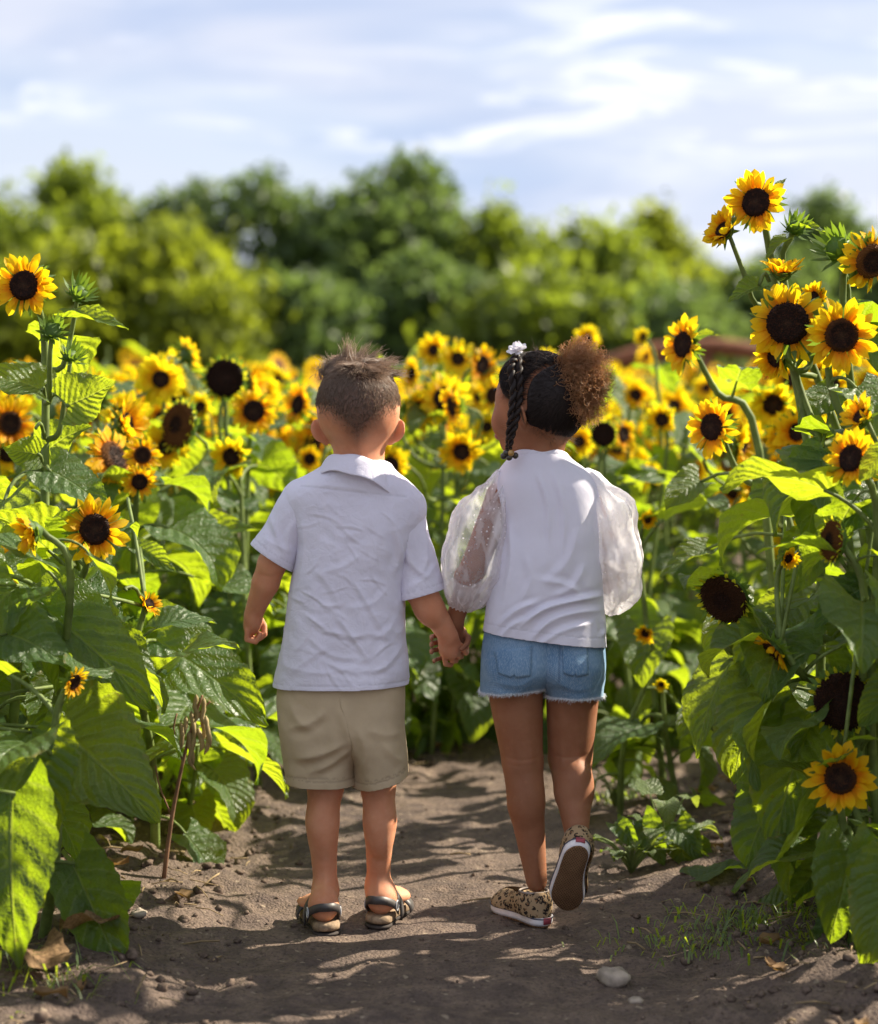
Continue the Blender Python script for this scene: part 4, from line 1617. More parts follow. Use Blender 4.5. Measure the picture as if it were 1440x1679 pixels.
DEAD = []
for i_ in (1, 3):
    V_, F_, M_, U_ = leaf_geo(0, 30, -60, 0, 30, 0.28, 90 + i_, 0.42, nr=14, nc=8, saw=0.05)
    DEAD.append(fast_mesh('withered_leaf', V_, F_, [M_DEADLEAF, M_STEM], True, M_, U_))
for px_, py_, L_, rot_, v_, lb_ in ((75, 1650, 0.13, 20, 0, 'withered brown leaf curled on the soil in the lower left corner'), (120, 1612, 0.10, -60, 1, 'smaller withered leaf behind the curled brown one at lower left')):
    g_ = ground(px_, py_)
    o_ = bpy.data.objects.new('withered_leaf', DEAD[v_])
    C.objects.link(o_)
    o_.matrix_world = Matrix.Translation((g_.x, g_.y, gz(g_.x, g_.y) + 0.03)) @ Matrix.Rotation(math.radians(rot_), 4, 'Z') @ Matrix.Scale(L_, 4)
    tag(o_, lb_, 'leaf')


def bean_plant():
    g = ground(268, 1470)
    b = Vector((g.x, g.y, gz(g.x, g.y) - 0.01))
    root = empty('bean_plant', b)
    tag(root, 'dry brown bean plant with hanging pods leaning over the left path edge', 'bean plant')
    y = b.y

    def L(px, py, dy=0.0):
        return at(px, py, y + dy) - b
    mb = MB()
    mb.tube(smooth_path([Vector((0, 0, 0)), L(282, 1340), L(300, 1250), L(318, 1180), L(332, 1140)], 14), np.linspace(0.0055, 0.0025, 14), 6)
    for q in ((L(300, 1250), L(285, 1200), L(290, 1170)), (L(318, 1180), L(335, 1160), L(345, 1150)), (L(282, 1340), L(262, 1290), L(255, 1255))):
        mb.tube(smooth_path(q, 6), 0.002, 5)
    mb.build('stem', M_BROWNSTEM, root)
    r = random.Random(4)
    for px, py in ((305, 1180), (314, 1172), (322, 1168), (330, 1172), (338, 1180), (297, 1190), (326, 1200), (310, 1205), (341, 1198), (318, 1215), (334, 1150), (322, 1145)):
        p = L(px, py, r.uniform(-.02, .02))
        Ln = r.uniform(0.04, 0.065)
        pts = [p + Vector((0, 0, 0.008)), p, p + Vector((r.uniform(-.006, .006), 0, -Ln * .35)), p + Vector((r.uniform(-.01, .01), 0, -Ln * .7)), p + Vector((r.uniform(-.012, .012), 0, -Ln))]
        pts = smooth_path(pts, 11)
        rad = [0.0012, 0.0022, 0.0045, 0.0056, 0.0046, 0.0056, 0.0046, 0.0056, 0.0045, 0.003, 0.0008]
        m2 = MB()
        m2.tube(pts, rad, 7)
        m2.build('pod', M_POD, root)


bean_plant()


def weed_mat():
    """Feathery low grass on the right path edge and wisps on the left."""
    r = random.Random(12)
    mb = MB()
    for cx, cy, sx, sy, n, hh in ((1250, 1535, 0.16, 0.16, 330, 0.040), (1130, 1560, 0.16, 0.10, 120, 0.025), (1370, 1560, 0.12, 0.2, 300, 0.06), (310, 1330, 0.05, 0.08, 160, 0.08), (60, 1640, 0.12, 0.12, 220, 0.06), (1020, 1320, 0.06, 0.05, 120, 0.04)):
        g = ground(cx, cy)
        for _ in range(n):
            x, y = g.x + r.gauss(0, sx * 0.6), g.y + r.gauss(0, sy * 0.6)
            z = gz(x, y) if r.random() < 0.2 else 0.01
            a = r.uniform(0, 6.28)
            L = hh * r.uniform(0.4, 1.2)
            d = np.array([math.cos(a), math.sin(a), 0])
            p = np.array([x, y, z])
            w = np.array([-d[1], d[0], 0]) * r.uniform(0.0008, 0.0020)
            q1 = p + d * L * 0.35 + np.array([0, 0, L * 0.6])
            q2 = p + d * L * 0.9 + np.array([0, 0, L * r.uniform(0.3, 0.9)])
            mb.add([p - w, p + w, q1 + w * 1.4, q1 - w * 1.4, q2], [(0, 1, 2, 3), (3, 2, 4)])
    tag(mb.build('grass', [M_LEAF]), 'low feathery weeds and grass on the path edges', 'grass', kind='stuff')


weed_mat()

# ------------------------------------------------------------------ implicit surfaces for bodies and clothes


class Field:
    def __init__(self, lo, hi, h):
        self.lo = np.array(lo, float)
        self.h = h
        self.n = np.ceil((np.array(hi) - self.lo) / h).astype(int) + 1
        self.F = np.full(self.n, 9.0, np.float32)
        self.ax = [(self.lo[i] + h * np.arange(self.n[i])).astype(np.float32) for i in range(3)]

    def add(self, fn, lo, hi, k=0.0, op='u'):
        pad = k + 3 * self.h
        a = np.maximum(np.floor((np.array(lo) - pad - self.lo) / self.h).astype(int), 0)
        b = np.minimum(np.ceil((np.array(hi) + pad - self.lo) / self.h).astype(int) + 1, self.n)
        if (b <= a).any():
            return
        X = self.ax[0][a[0]:b[0]][:, None, None]
        Y = self.ax[1][a[1]:b[1]][None, :, None]
        Z = self.ax[2][a[2]:b[2]][None, None, :]
        d = fn(X, Y, Z).astype(np.float32)
        S = self.F[a[0]:b[0], a[1]:b[1], a[2]:b[2]]
        if op == 's':                                  # smooth subtraction
            d = -d
            if k > 0:
                hh = np.maximum(k - np.abs(S - d), 0) / k
                S[...] = np.maximum(S, d) + hh * hh * k * 0.25
            else:
                S[...] = np.maximum(S, d)
            return
        if k > 0:
            hh = np.maximum(k - np.abs(S - d), 0) / k
            S[...] = np.minimum(S, d) - hh * hh * k * 0.25
        else:
            S[...] = np.minimum(S, d)

    def cone(self, a, b, r1, r2, k=0.01, squash=None, op='u'):
        """Tapered limb; squash = (axis, factor) flattens it along the axis."""
        a, b = np.array(a, float), np.array(b, float)
        ba = b - a
        L2 = float(ba @ ba) + 1e-12
        rm = max(r1, r2)
        if squash is not None:
            n = np.array(squash[0], float)
            n /= np.linalg.norm(n)
            f = squash[1]

        def fn(X, Y, Z):
            t = np.clip(((X - a[0]) * ba[0] + (Y - a[1]) * ba[1] + (Z - a[2]) * ba[2]) / L2, 0, 1)
            qx, qy, qz = X - a[0] - t * ba[0], Y - a[1] - t * ba[1], Z - a[2] - t * ba[2]
            if squash is not None:
                s = (qx * n[0] + qy * n[1] + qz * n[2]) * (1 / f - 1)
                qx, qy, qz = qx + n[0] * s, qy + n[1] * s, qz + n[2] * s
            d = np.sqrt(qx * qx + qy * qy + qz * qz) - (r1 + (r2 - r1) * t)
            return d * (min(1.0, f * 1.25) if squash is not None and f < 1 else 1.0)
        rr = rm * (max(1.0, squash[1]) if squash is not None else 1)
        self.add(fn, np.minimum(a, b) - rr, np.maximum(a, b) + rr, k, op)

    def ell(self, c, rad, axes=None, k=0.01, op='u'):
        """Ellipsoid; axes: rows are its local unit axes."""
        c, rad = np.array(c, float), np.array(rad, float)
        A = np.eye(3) if axes is None else np.array(axes, float)

        def fn(X, Y, Z):
            x, y, z = X - c[0], Y - c[1], Z - c[2]
            u = [(A[i][0] * x + A[i][1] * y + A[i][2] * z) for i in range(3)]
            k0 = np.sqrt(sum((u[i] / rad[i]) ** 2 for i in range(3)))
            k1 = np.sqrt(sum((u[i] / rad[i] ** 2) ** 2 for i in range(3))) + 1e-9
            return k0 * (k0 - 1) / k1
        self.add(fn, c - rad.max(), c + rad.max(), k, op)

    def stack(self, rows, k=0.01, n=2.4):
        """Body of stacked flattened sections. rows: (z, x_left, x_right, y_mid, half_depth), any order."""
        R = np.array(sorted(rows), float)
        zz = np.linspace(R[0, 0], R[-1, 0], 120)
        P = [smooth_interp(zz, R[:, 0], R[:, i]) for i in range(1, 5)]

        def fn(X, Y, Z):
            xl, xr, ym, hd = [np.interp(Z, zz, p) for p in P]
            cx, a = (xl + xr) / 2, np.maximum((xr - xl) / 2, 0.004)
            hd = np.maximum(hd, 0.004)
            q = (np.abs((X - cx) / a) ** n + np.abs((Y - ym) / hd) ** n) ** (1 / n)
            d = (q - 1) * np.minimum(a, hd) * (0.75 + 0.25 * np.minimum(1, hd / a))
            dz = np.maximum(Z - R[-1, 0], R[0, 0] - Z)
            return np.maximum(d, dz)
        self.add(fn, (R[:, 1].min(), (R[:, 3] - R[:, 4]).min(), R[0, 0]), (R[:, 2].max(), (R[:, 3] + R[:, 4]).max(), R[-1, 0]), k)

    def mesh(self):
        F, h = self.F, self.h
        S = F < 0
        nx, ny, nz = F.shape
        c = np.zeros((nx - 1, ny - 1, nz - 1), np.int8)
        for dx in (0, 1):
            for dy in (0, 1):
                for dz in (0, 1):
                    c += S[dx:nx - 1 + dx, dy:ny - 1 + dy, dz:nz - 1 + dz]
        mask = (c > 0) & (c < 8)
        idx = np.full(mask.shape, -1, np.int32)
        cells = np.argwhere(mask)
        idx[mask] = np.arange(len(cells))
        corner = np.array([(x, y, z) for x in (0, 1) for y in (0, 1) for z in (0, 1)])
        vals = np.stack([F[cells[:, 0] + q[0], cells[:, 1] + q[1], cells[:, 2] + q[2]] for q in corner], 1)
        acc = np.zeros((len(cells), 3))
        cnt = np.zeros(len(cells))
        for i in range(8):
            for j in range(i + 1, 8):
                if np.abs(corner[i] - corner[j]).sum() != 1:
                    continue
                fa, fb = vals[:, i], vals[:, j]
                cr = (fa < 0) != (fb < 0)
                t = np.where(cr, fa / np.where(cr, fa - fb, 1), 0)
                p = corner[i] + (corner[j] - corner[i]) * t[:, None]
                acc[cr] += p[cr]
                cnt[cr] += 1
        V = self.lo + (cells + acc / np.maximum(cnt, 1)[:, None]) * h
        Q = []
        for ax in range(3):
            sl0 = [slice(1, -1)] * 3
            sl1 = [slice(1, -1)] * 3
            sl0[ax] = slice(0, -1)
            sl1[ax] = slice(1, None)
            A, B = S[tuple(sl0)], S[tuple(sl1)]
            e = np.argwhere(A != B)
            off = np.array([1, 1, 1])
            off[ax] = 0
            e = e + off
            flip = S[e[:, 0], e[:, 1], e[:, 2]]
            u, v = [(1, 2), (2, 0), (0, 1)][ax]

            def cell(du, dv):
                q = e.copy()
                q[:, u] -= du
                q[:, v] -= dv
                return idx[q[:, 0], q[:, 1], q[:, 2]]
            quad = np.stack([cell(1, 1), cell(0, 1), cell(0, 0), cell(1, 0)], 1)
            quad[~flip] = quad[~flip][:, ::-1]
            Q.append(quad)
        return V, np.concatenate(Q)


def smooth_interp(z, zk, vk):
    """Monotone-ish cubic through the knots."""
    zk, vk = np.asarray(zk), np.asarray(vk)
    d = np.diff(vk) / np.diff(zk)
    m = np.concatenate([[d[0]], np.where(d[:-1] * d[1:] > 0, (d[:-1] + d[1:]) / 2, 0), [d[-1]]])
    i = np.clip(np.searchsorted(zk, z) - 1, 0, len(zk) - 2)
    hh = zk[i + 1] - zk[i]
    t = (z - zk[i]) / hh
    return (vk[i] * (1 + 2 * t) * (1 - t) ** 2 + hh * m[i] * t * (1 - t) ** 2 + vk[i + 1] * t * t * (3 - 2 * t) + hh * m[i + 1] * t * t * (t - 1))


def vnormals(V, Q):
    N = np.zeros_like(V)
    n = np.cross(V[Q[:, 2]] - V[Q[:, 0]], V[Q[:, 3]] - V[Q[:, 1]]) if Q.shape[1] == 4 else np.cross(V[Q[:, 1]] - V[Q[:, 0]], V[Q[:, 2]] - V[Q[:, 0]])
    for i in range(Q.shape[1]):
        np.add.at(N, Q[:, i], n)
    return N / (np.linalg.norm(N, axis=1)[:, None] + 1e-12)


def relax(V, Q, it=2, f=0.5):
    E = np.concatenate([Q[:, [i, (i + 1) % Q.shape[1]]] for i in range(Q.shape[1])])
    for _ in range(it):
        A = np.zeros_like(V)
        c = np.zeros(len(V))
        np.add.at(A, E[:, 0], V[E[:, 1]])
        np.add.at(A, E[:, 1], V[E[:, 0]])
        np.add.at(c, E[:, 0], 1)
        np.add.at(c, E[:, 1], 1)
        V = V + f * (A / np.maximum(c, 1)[:, None] - V)
    return V


def cut(V, Q, planes):
    """Cut a closed mesh clean with planes (point, normal pointing to the part thrown away). Returns triangles-and-quads lists."""
    bm = bmesh.new()
    vs = [bm.verts.new(v) for v in V]
    for q in Q:
        try:
            bm.faces.new([vs[i] for i in q])
        except ValueError:
            pass
    for co, no in planes:
        bmesh.ops.bisect_plane(bm, geom=bm.verts[:] + bm.edges[:] + bm.faces[:], dist=1e-6, plane_co=Vector(co), plane_no=Vector(no), clear_outer=True)
    bmesh.ops.triangulate(bm, faces=bm.faces[:])
    bm.verts.index_update()
    V2 = np.array([v.co[:] for v in bm.verts])
    F2 = np.array([[v.index for v in f.verts] for f in bm.faces], np.int64)
    bm.free()
    return V2, F2


def px_of(V):
    """Photograph pixels of points near the children (for laying folds where the cloth has them)."""
    V = np.asarray(V)
    d = V - np.array([0, 0, CAM_H])
    w = d[:, 1] * _cp - d[:, 2] * _sp
    v = d[:, 1] * _sp + d[:, 2] * _cp
    return np.stack([720 + F_PX * d[:, 0] / w, 839.5 - F_PX * v / w], 1)


def folds(V, N, specs, side=-1):
    """Creases along polylines: (points, width px, height mm, undercut). side -1: only cloth facing the camera side."""
    P = px_of(V)
    D = np.zeros(len(V))
    face = np.clip(-N[:, 1] * 1.6 + 0.15, 0, 1) if side == -1 else 1.0
    for pts, w, hgt, under in specs:
        pts = smooth_path([(a, b, 0) for a, b in pts], max(6, 4 * len(pts)))[:, :2]
        best = np.full(len(V), 1e9)
        sd = np.zeros(len(V))
        tt = np.zeros(len(V))
        m = len(pts) - 1
        for i in range(m):
            a, b = pts[i], pts[i + 1]
            ba = b - a
            t = np.clip(((P - a) @ ba) / (ba @ ba + 1e-9), 0, 1)
            q = P - a - t[:, None] * ba
            d = np.hypot(q[:, 0], q[:, 1])
            s = np.sign(ba[0] * q[:, 1] - ba[1] * q[:, 0])
            u = d < best
            best[u] = d[u]
            sd[u] = s[u]
            tt[u] = (i + t[u]) / m
        env = np.clip(np.sin(PI * np.clip(tt, 0.02, 0.98)) * 1.4, 0, 1)
        x = best * sd / w
        D += env * hgt * 0.001 * (np.exp(-1.25 * np.abs(x) ** 1.35) - under * np.exp(-(x - 1.5) ** 2 * 1.2)) * face
    return D


def to_obj(name, V, F, mats, parent, base, smooth=True, thick=0.0, attrs=None):
    me = fast_mesh(name, np.asarray(V) - np.array(base), F, mats, smooth)
    if attrs:
        for k, v in attrs.items():
            if len(v) == len(me.vertices):
                vcol(me, k, v)
    o = new_obj(name, me, parent)
    if thick:
        md = o.modifiers.new('thickness', 'SOLIDIFY')
        md.thickness = thick
        md.offset = 1 if thick < 0 else -1
        md.thickness = abs(thick)
    return o


# ------------------------------------------------------------------ skin, cloth and hair materials
def skin_material(name, col, ruddy, hair_col):
    k = NT(name)
    co = k.coord('Object')
    nz = k.noise(co, 22.0, 4, 0.6)
    fine = k.noise(co, 260.0, 3, 0.6)
    c = k.mix(k.ramp(nz, 0.3, 0.7), col, ruddy)
    c = k.mix(k.math('MULTIPLY', k.ramp(k.noise(co, 7.0, 3, 0.6), 0.45, 0.70), 0.45), c, tuple(x * 0.80 for x in ruddy))
    c = k.mix(k.math('MULTIPLY', k.ramp(k.noise(co, 75.0, 3, 0.6), 0.55, 0.75), 0.28), c, tuple(min(1, x * 1.12) for x in col))
    c = k.mix(k.attr('stubble'), c, hair_col)
    nr = k.bump(k.math('ADD', fine, k.math('MULTIPLY', k.noise(co, 60.0, 3, 0.5), 1.5)), 0.16, 0.0012)
    nd = k.n('ShaderNodeBsdfPrincipled')
    k.link(c, nd.inputs['Base Color'])
    nd.inputs['Roughness'].default_value = 0.62
    nd.inputs['Specular IOR Level'].default_value = 0.25
    nd.inputs['Subsurface Weight'].default_value = 0.35
    nd.inputs['Subsurface Radius'].default_value = (1.0, 0.32, 0.18)
    nd.inputs['Subsurface Scale'].default_value = 0.007
    k.link(nr, nd.inputs['Normal'])
    return k.done(nd.outputs[0])


M_SKIN_B = skin_material('skin_light', (0.60, 0.285, 0.165), (0.54, 0.225, 0.120), (0.085, 0.058, 0.047))
M_SKIN_G = skin_material('skin_brown', (0.31, 0.138, 0.074), (0.265, 0.108, 0.054), (0.02, 0.013, 0.010))
M_NAIL = simple_mat('nail', (0.62, 0.36, 0.28), 0.35, 0.4, 0.05)


def cloth_material(name, col, weave=900, rough=0.85, trans=None, tf=0.2, crinkle=0.0, var=0.05, cscale=26, slub=0.3):
    k = NT(name)
    co = k.coord('Object')
    w1 = k.noise(k.mapping(co, (1, 1, 7)), weave / 5, 2, 0.5)
    w2 = k.noise(k.mapping(co, (6, 6, 0.8)), weave / 5, 2, 0.5)
    h = k.math('ADD', w1, w2)
    nz = k.noise(co, 9.0, 4, 0.6)
    c = k.mix(k.ramp(nz, 0.3, 0.7), tuple(x * (1 - var) for x in col), tuple(min(1, x * (1 + var)) for x in col))
    c = k.mix(k.math('MULTIPLY', k.ramp(w2, 0.35, 0.75), slub * 0.25), c, tuple(x * 0.72 for x in col))
    c = k.mix(k.attr('seam'), c, tuple(x * 0.62 for x in col))
    nr = k.bump(h, 0.25, 0.0008)
    if crinkle:
        cr = k.noise(co, cscale, 5, 0.55, 0.6)
        cr2 = k.math('ABSOLUTE', k.math('MULTIPLY_ADD', cr, 2.0, -1.0))
        b = k.n('ShaderNodeBump')
        b.inputs['Strength'].default_value = crinkle
        b.inputs['Distance'].default_value = 0.006
        k.link(cr2, b.inputs['Height'])
        k.link(nr, b.inputs['Normal'])
        nr = b.outputs[0]
    s = k.principled(c, rough, 0.15, nr)
    if trans:
        s = k.mixs(tf, s, k.translucent(trans, nr))
    return k.done(s)


M_LINEN = cloth_material('white_linen', (0.80, 0.78, 0.90), 900, 0.85, (0.85, 0.82, 0.84), 0.22, 0.30, 0.03, 34)  # white cloth; the bluish cast of open shade is mixed into its colour
M_COTTON = cloth_material('white_cotton', (0.80, 0.785, 0.90), 1400, 0.85, (0.85, 0.83, 0.86), 0.2, 0.10, 0.02, 14, 0.1)  # same painted shade cast as the linen
M_KHAKI = cloth_material('khaki_twill', (0.47, 0.37, 0.245), 1100, 0.85, None, 0, 0.16, 0.06, 18)


def denim_material():
    k = NT('blue_denim')
    co = k.coord('Object')
    tw = k.n('ShaderNodeTexWave', wave_type='BANDS', bands_direction='DIAGONAL')
    k.link(co, tw.inputs['Vector'])
    tw.inputs['Scale'].default_value = 170
    tw.inputs['Distortion'].default_value = 2.0
    big = k.noise(co, 11.0, 4, 0.6)
    fin = k.noise(k.mapping(co, (4, 4, 1)), 130.0, 3, 0.6)
    c = k.mix(k.ramp(big, 0.3, 0.72), (0.10, 0.19, 0.31), (0.20, 0.31, 0.44))
    c = k.mix(k.math('MULTIPLY', k.ramp(fin, 0.4, 0.75), 0.5), c, (0.36, 0.45, 0.55))
    c = k.mix(k.math('MULTIPLY', tw.outputs['Fac'], 0.12), c, (0.075, 0.14, 0.24))
    c = k.mix(k.attr('seam'), c, (0.075, 0.12, 0.19))
    c = k.mix(k.attr('worn'), c, (0.50, 0.56, 0.62))
    nr = k.bump(k.math('ADD', tw.outputs['Fac'], fin), 0.35, 0.001)
    return k.done(k.principled(c, 0.85, 0.15, nr))


M_DENIM = denim_material()
M_FRAY = simple_mat('frayed_thread', (0.72, 0.74, 0.78), 0.9, 0.1, 0.1, 40)
M_STITCH = simple_mat('pale_stitching', (0.36, 0.38, 0.36), 0.9, 0.1, 0.1, 40)


def sheer_material():
    k = NT('sheer_dotted_tulle')
    co = k.coord('Object')
    v = k.voronoi(co, 88.0, rnd=0.3)
    dot = k.ramp(v, 0.15, 0.20, 1.0, 0.0)
    fine = k.noise(co, 300.0, 2, 0.5)
    lw = k.n('ShaderNodeLayerWeight')
    lw.inputs['Blend'].default_value = 0.42
    op = k.math('ADD', k.math('MULTIPLY', lw.outputs['Facing'], 0.62), k.math('MULTIPLY', fine, 0.20))
    op = k.math('MAXIMUM', op, k.math('MULTIPLY', dot, 0.92), clamp=True)
    op = k.math('MAXIMUM', op, k.attr('cuff'))
    bunch = k.ramp(k.noise(k.mapping(co, (1.6, 1.6, 0.55)), 30.0, 3, 0.5, 0.4), 0.50, 0.62)
    op = k.math('ADD', op, k.math('MULTIPLY_ADD', bunch, 0.25, 0.12), clamp=True)
    body = k.mixs(0.50, k.principled((0.84, 0.83, 0.86), 0.75, 0.25), k.translucent((0.88, 0.87, 0.90)))
    tr = k.n('ShaderNodeBsdfTransparent')
    return k.done(k.mixs(op, tr.outputs[0], body))


M_SHEER = sheer_material()


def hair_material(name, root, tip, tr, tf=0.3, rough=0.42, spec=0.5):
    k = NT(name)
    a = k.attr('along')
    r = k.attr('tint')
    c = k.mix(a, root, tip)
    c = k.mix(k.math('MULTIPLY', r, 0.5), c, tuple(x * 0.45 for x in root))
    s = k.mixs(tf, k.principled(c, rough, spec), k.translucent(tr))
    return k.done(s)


M_HAIR_B = hair_material('short_brown_hair', (0.086, 0.063, 0.053), (0.44, 0.335, 0.26), (0.78, 0.60, 0.46), 0.38)  # brown hair; the pale tip colour stands in for sun on it
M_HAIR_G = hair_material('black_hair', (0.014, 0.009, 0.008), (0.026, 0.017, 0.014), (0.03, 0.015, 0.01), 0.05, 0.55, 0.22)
M_CURL = hair_material('curly_brown_hair', (0.040, 0.021, 0.014), (0.50, 0.295, 0.155), (1.0, 0.66, 0.37), 0.48)  # dark to golden along each coil, imitating backlight in the colour
M_WHITEEYE = simple_mat('eye_white', (0.8, 0.78, 0.75), 0.2, 0.5, 0.02)
M_IRIS = simple_mat('dark_iris', (0.03, 0.018, 0.012), 0.15, 0.6, 0.1)
M_LIP = simple_mat('lip', (0.38, 0.13, 0.11), 0.45, 0.4, 0.1)


def strands(name, roots, dirs, lens, rad, parent, base, mat, seg=4, bend=None, tint=None, tiprad=0.25, wig=0.0, seed=0):
    """Many tapered three-sided hairs in one mesh. bend: vector added along the hair (quadratic)."""
    r = np.random.default_rng(seed)
    n = len(roots)
    roots, dirs = np.asarray(roots), np.asarray(dirs)
    lens = np.broadcast_to(np.asarray(lens, float), (n,))
    bend = np.zeros((n, 3)) if bend is None else np.asarray(bend)
    up = np.cross(dirs, r.normal(size=(n, 3)))
    up /= np.linalg.norm(up, axis=1)[:, None] + 1e-9
    sd = np.cross(dirs, up)
    V = np.zeros((n, seg + 1, 3, 3), np.float32)
    ph = r.uniform(0, 6.28, n)
    for i in range(seg + 1):
        t = i / seg
        c = roots + dirs * (lens * t)[:, None] + bend * (lens * t * t)[:, None]
        if wig:
            c = c + up * (wig * lens * t * np.sin(ph + t * 5))[:, None]
        q = np.broadcast_to(np.asarray(rad, float), (n,)) * (1 - (1 - tiprad) * t)
        for j in range(3):
            a = j * 2 * PI / 3
            V[:, i, j] = c + (up * math.cos(a) + sd * math.sin(a)) * q[:, None]
    b0 = (np.arange(n) * (seg + 1) * 3)[:, None]
    Q = []
    for i in range(seg):
        for j in range(3):
            k = (j + 1) % 3
            Q.append(np.concatenate([b0 + i * 3 + j, b0 + i * 3 + k, b0 + (i + 1) * 3 + k, b0 + (i + 1) * 3 + j], 1))
    Q = np.concatenate(Q)
    me = fast_mesh(name, V.reshape(-1, 3) - np.array(base), Q, [mat], True)
    al = np.broadcast_to(np.arange(seg + 1)[None, :, None] / seg, (n, seg + 1, 3)).ravel()
    tn = r.random(n) if tint is None else np.asarray(tint)
    if len(me.vertices) == len(al):
        vcol(me, 'along', al)
        vcol(me, 'tint', np.repeat(tn, (seg + 1) * 3))
    return new_obj(name, me, parent)


def u_(v):
    v = np.asarray(v, float)
    return v / (np.linalg.norm(v) + 1e-12)


def hand_fingers(f, bases, curls, rad, k=0.003):
    """Each finger a bent chain of three bones. bases: knuckle points, curls: list of point lists."""
    for b, ch, r in zip(bases, curls, rad):
        r = r * 0.86
        pts = [b] + list(ch)
        for i in range(len(pts) - 1):
            r0, r1 = r * (1.04 - 0.09 * i), r * (1.04 - 0.09 * (i + 1))
            f.cone(pts[i], pts[i + 1], r0, r1, 0.002 if i == 0 else 0.0008)


def foot_bare(f, heel, d, L, ankle, r_ank):
    """Bare foot on the ground: heel point (on the ground), unit direction d, length L."""
    d = u_(d)
    s = np.array([d[1], -d[0], 0])
    up = np.array([0, 0, 1.0])
    h0 = np.array(heel) + up * 0.030
    f.ell(h0 + d * 0.012, (0.024, 0.026, 0.028), None, 0.02)
    f.cone(ankle, h0 + d * 0.028 + up * 0.012, r_ank, 0.024, 0.02)
    f.cone(h0 + d * 0.02, h0 + d * (L * 0.62) - up * 0.010, 0.026, 0.020, 0.015, (up, 0.8))
    f.ell(h0 + d * L * 0.66 - up * 0.012, (0.036, 0.034, 0.017), [s, d, up], 0.015)
    for i, (o, l, r) in enumerate(((-0.024, 0.155, 0.0100), (-0.008, 0.158, 0.0080), (0.005, 0.150, 0.0074), (0.016, 0.140, 0.0068), (0.026, 0.126, 0.0066))):
        q = L / 0.165
        f.cone(h0 + d * L * 0.72 + s * o - up * 0.014, h0 + d * l * q + s * o - up * 0.018, r, r * 0.85, 0.004)


def head_face(f, c, F, S, U, rb, scale=1.0):
    """Jaw, cheeks, nose, brow, lips on a head whose middle is c; F forward, S to its right, U up."""
    def p(a, b, d):
        return np.array(c) + S * a * scale + F * b * scale + U * d * scale
    ax = [S, F, U]
    f.ell(p(0, 0.030, -0.058), (0.050, 0.052, 0.052), ax, 0.03)
    f.ell(p(0, 0.058, -0.088), (0.022, 0.022, 0.018), ax, 0.03)
    for s in (-1, 1):
        f.ell(p(s * 0.036, 0.060, -0.045), (0.026, 0.022, 0.026), ax, 0.02)
        f.ell(p(s * 0.030, 0.094, -0.006), (0.016, 0.010, 0.011), ax, 0.008, 's')
        f.ell(p(s * 0.011, 0.096, -0.043), (0.007, 0.008, 0.006), ax, 0.006)
    f.cone(p(0, 0.086, -0.006), p(0, 0.101, -0.038), 0.007, 0.0095, 0.012)
    f.ell(p(0, 0.087, -0.066), (0.019, 0.008, 0.0048), ax, 0.004)
    f.ell(p(0, 0.085, -0.074), (0.016, 0.008, 0.0052), ax, 0.004)


def face_parts(c, F, S, U, parent, base, iris):
    def p(a, b, d):
        return np.array(c) + S * a + F * b + U * d
    for s in (-1, 1):
        V, Fq = lump(0.0105, 999, 8, 12, 1.0)
        V = np.array([v / np.linalg.norm(v) * 0.0105 for v in V]) + p(s * 0.030, 0.0705, -0.006)
        e = to_obj('eye', V, Fq, [M_WHITEEYE], parent, base)
        V2 = np.array([v / np.linalg.norm(v) * 0.0055 for v in (lump(0.01, 9, 6, 10, 1)[0])]) + p(s * 0.030, 0.0768, -0.006)
        to_obj('iris', V2, lump(0.01, 9, 6, 10, 1)[1], [iris], e, (0, 0, 0)).location = -np.array(base)
        pts = [p(s * q, 0.085 - 0.40 * max(0, q - 0.02), 0.016 + h) for q, h in ((0.012, 0), (0.022, 0.004), (0.034, 0.005), (0.045, 0.0))]
        V3, F3 = tube_geo(smooth_path(pts, 8), [0.001, 0.0022, 0.0025, 0.0025, 0.0025, 0.002, 0.0015, 0.0008], 5)
        to_obj('eyebrow', V3, F3, [M_HAIR_G], parent, base)
    V4, F4 = lump(0.01, 71, 6, 14, 1.0)
    V4 = np.array([v / np.linalg.norm(v) for v in V4])
    V4 = p(0, 0.0905, -0.070) + (V4[:, :1] * S * 0.018 + V4[:, 1:2] * F * 0.006 + V4[:, 2:] * U * 0.0085)
    to_obj('lips', V4, F4, [M_LIP], parent, base)


def ear(f, c, out, F, U, size=1.0, flare=0.55):
    """Ear on the side 'out' of a head, set back and standing off by 'flare'."""
    n = u_(out * (1 - flare) + F * flare * 0.9)          # normal of the ear's plate
    back = u_(np.cross(U, n))
    if back @ F > 0:
        back = -back
    ax = [n, back, U]
    V2 = u_(U + out * 0.34)                               # the ear leans out at the top
    back = u_(back - V2 * (back @ V2))
    n = u_(np.cross(back, V2))
    if n @ F < 0:
        n = -n
    ax = [n, back, V2]
    f.ell(c + V2 * 0.004, (0.0046 * size, 0.0165 * size, 0.0225 * size), ax, 0.005)
    f.cone(c - V2 * 0.012 * size - back * 0.003, c - V2 * 0.022 * size - back * 0.007, 0.0056 * size, 0.0046 * size, 0.005)
    f.ell(c + n * 0.0062 * size + V2 * 0.003, (0.0044, 0.0095, 0.0145), ax, 0.003, 's')


def row(py, pl, pr, ym, hd):
    a, b = K(pl, py, ym), K(pr, py, ym)
    return (a[2], a[0], b[0], KID_Y + ym, hd)


X3, Y3, Z3 = np.array([1.0, 0, 0]), np.array([0, 1.0, 0]), np.array([0, 0, 1.0])
R = lambda p: p * MPP


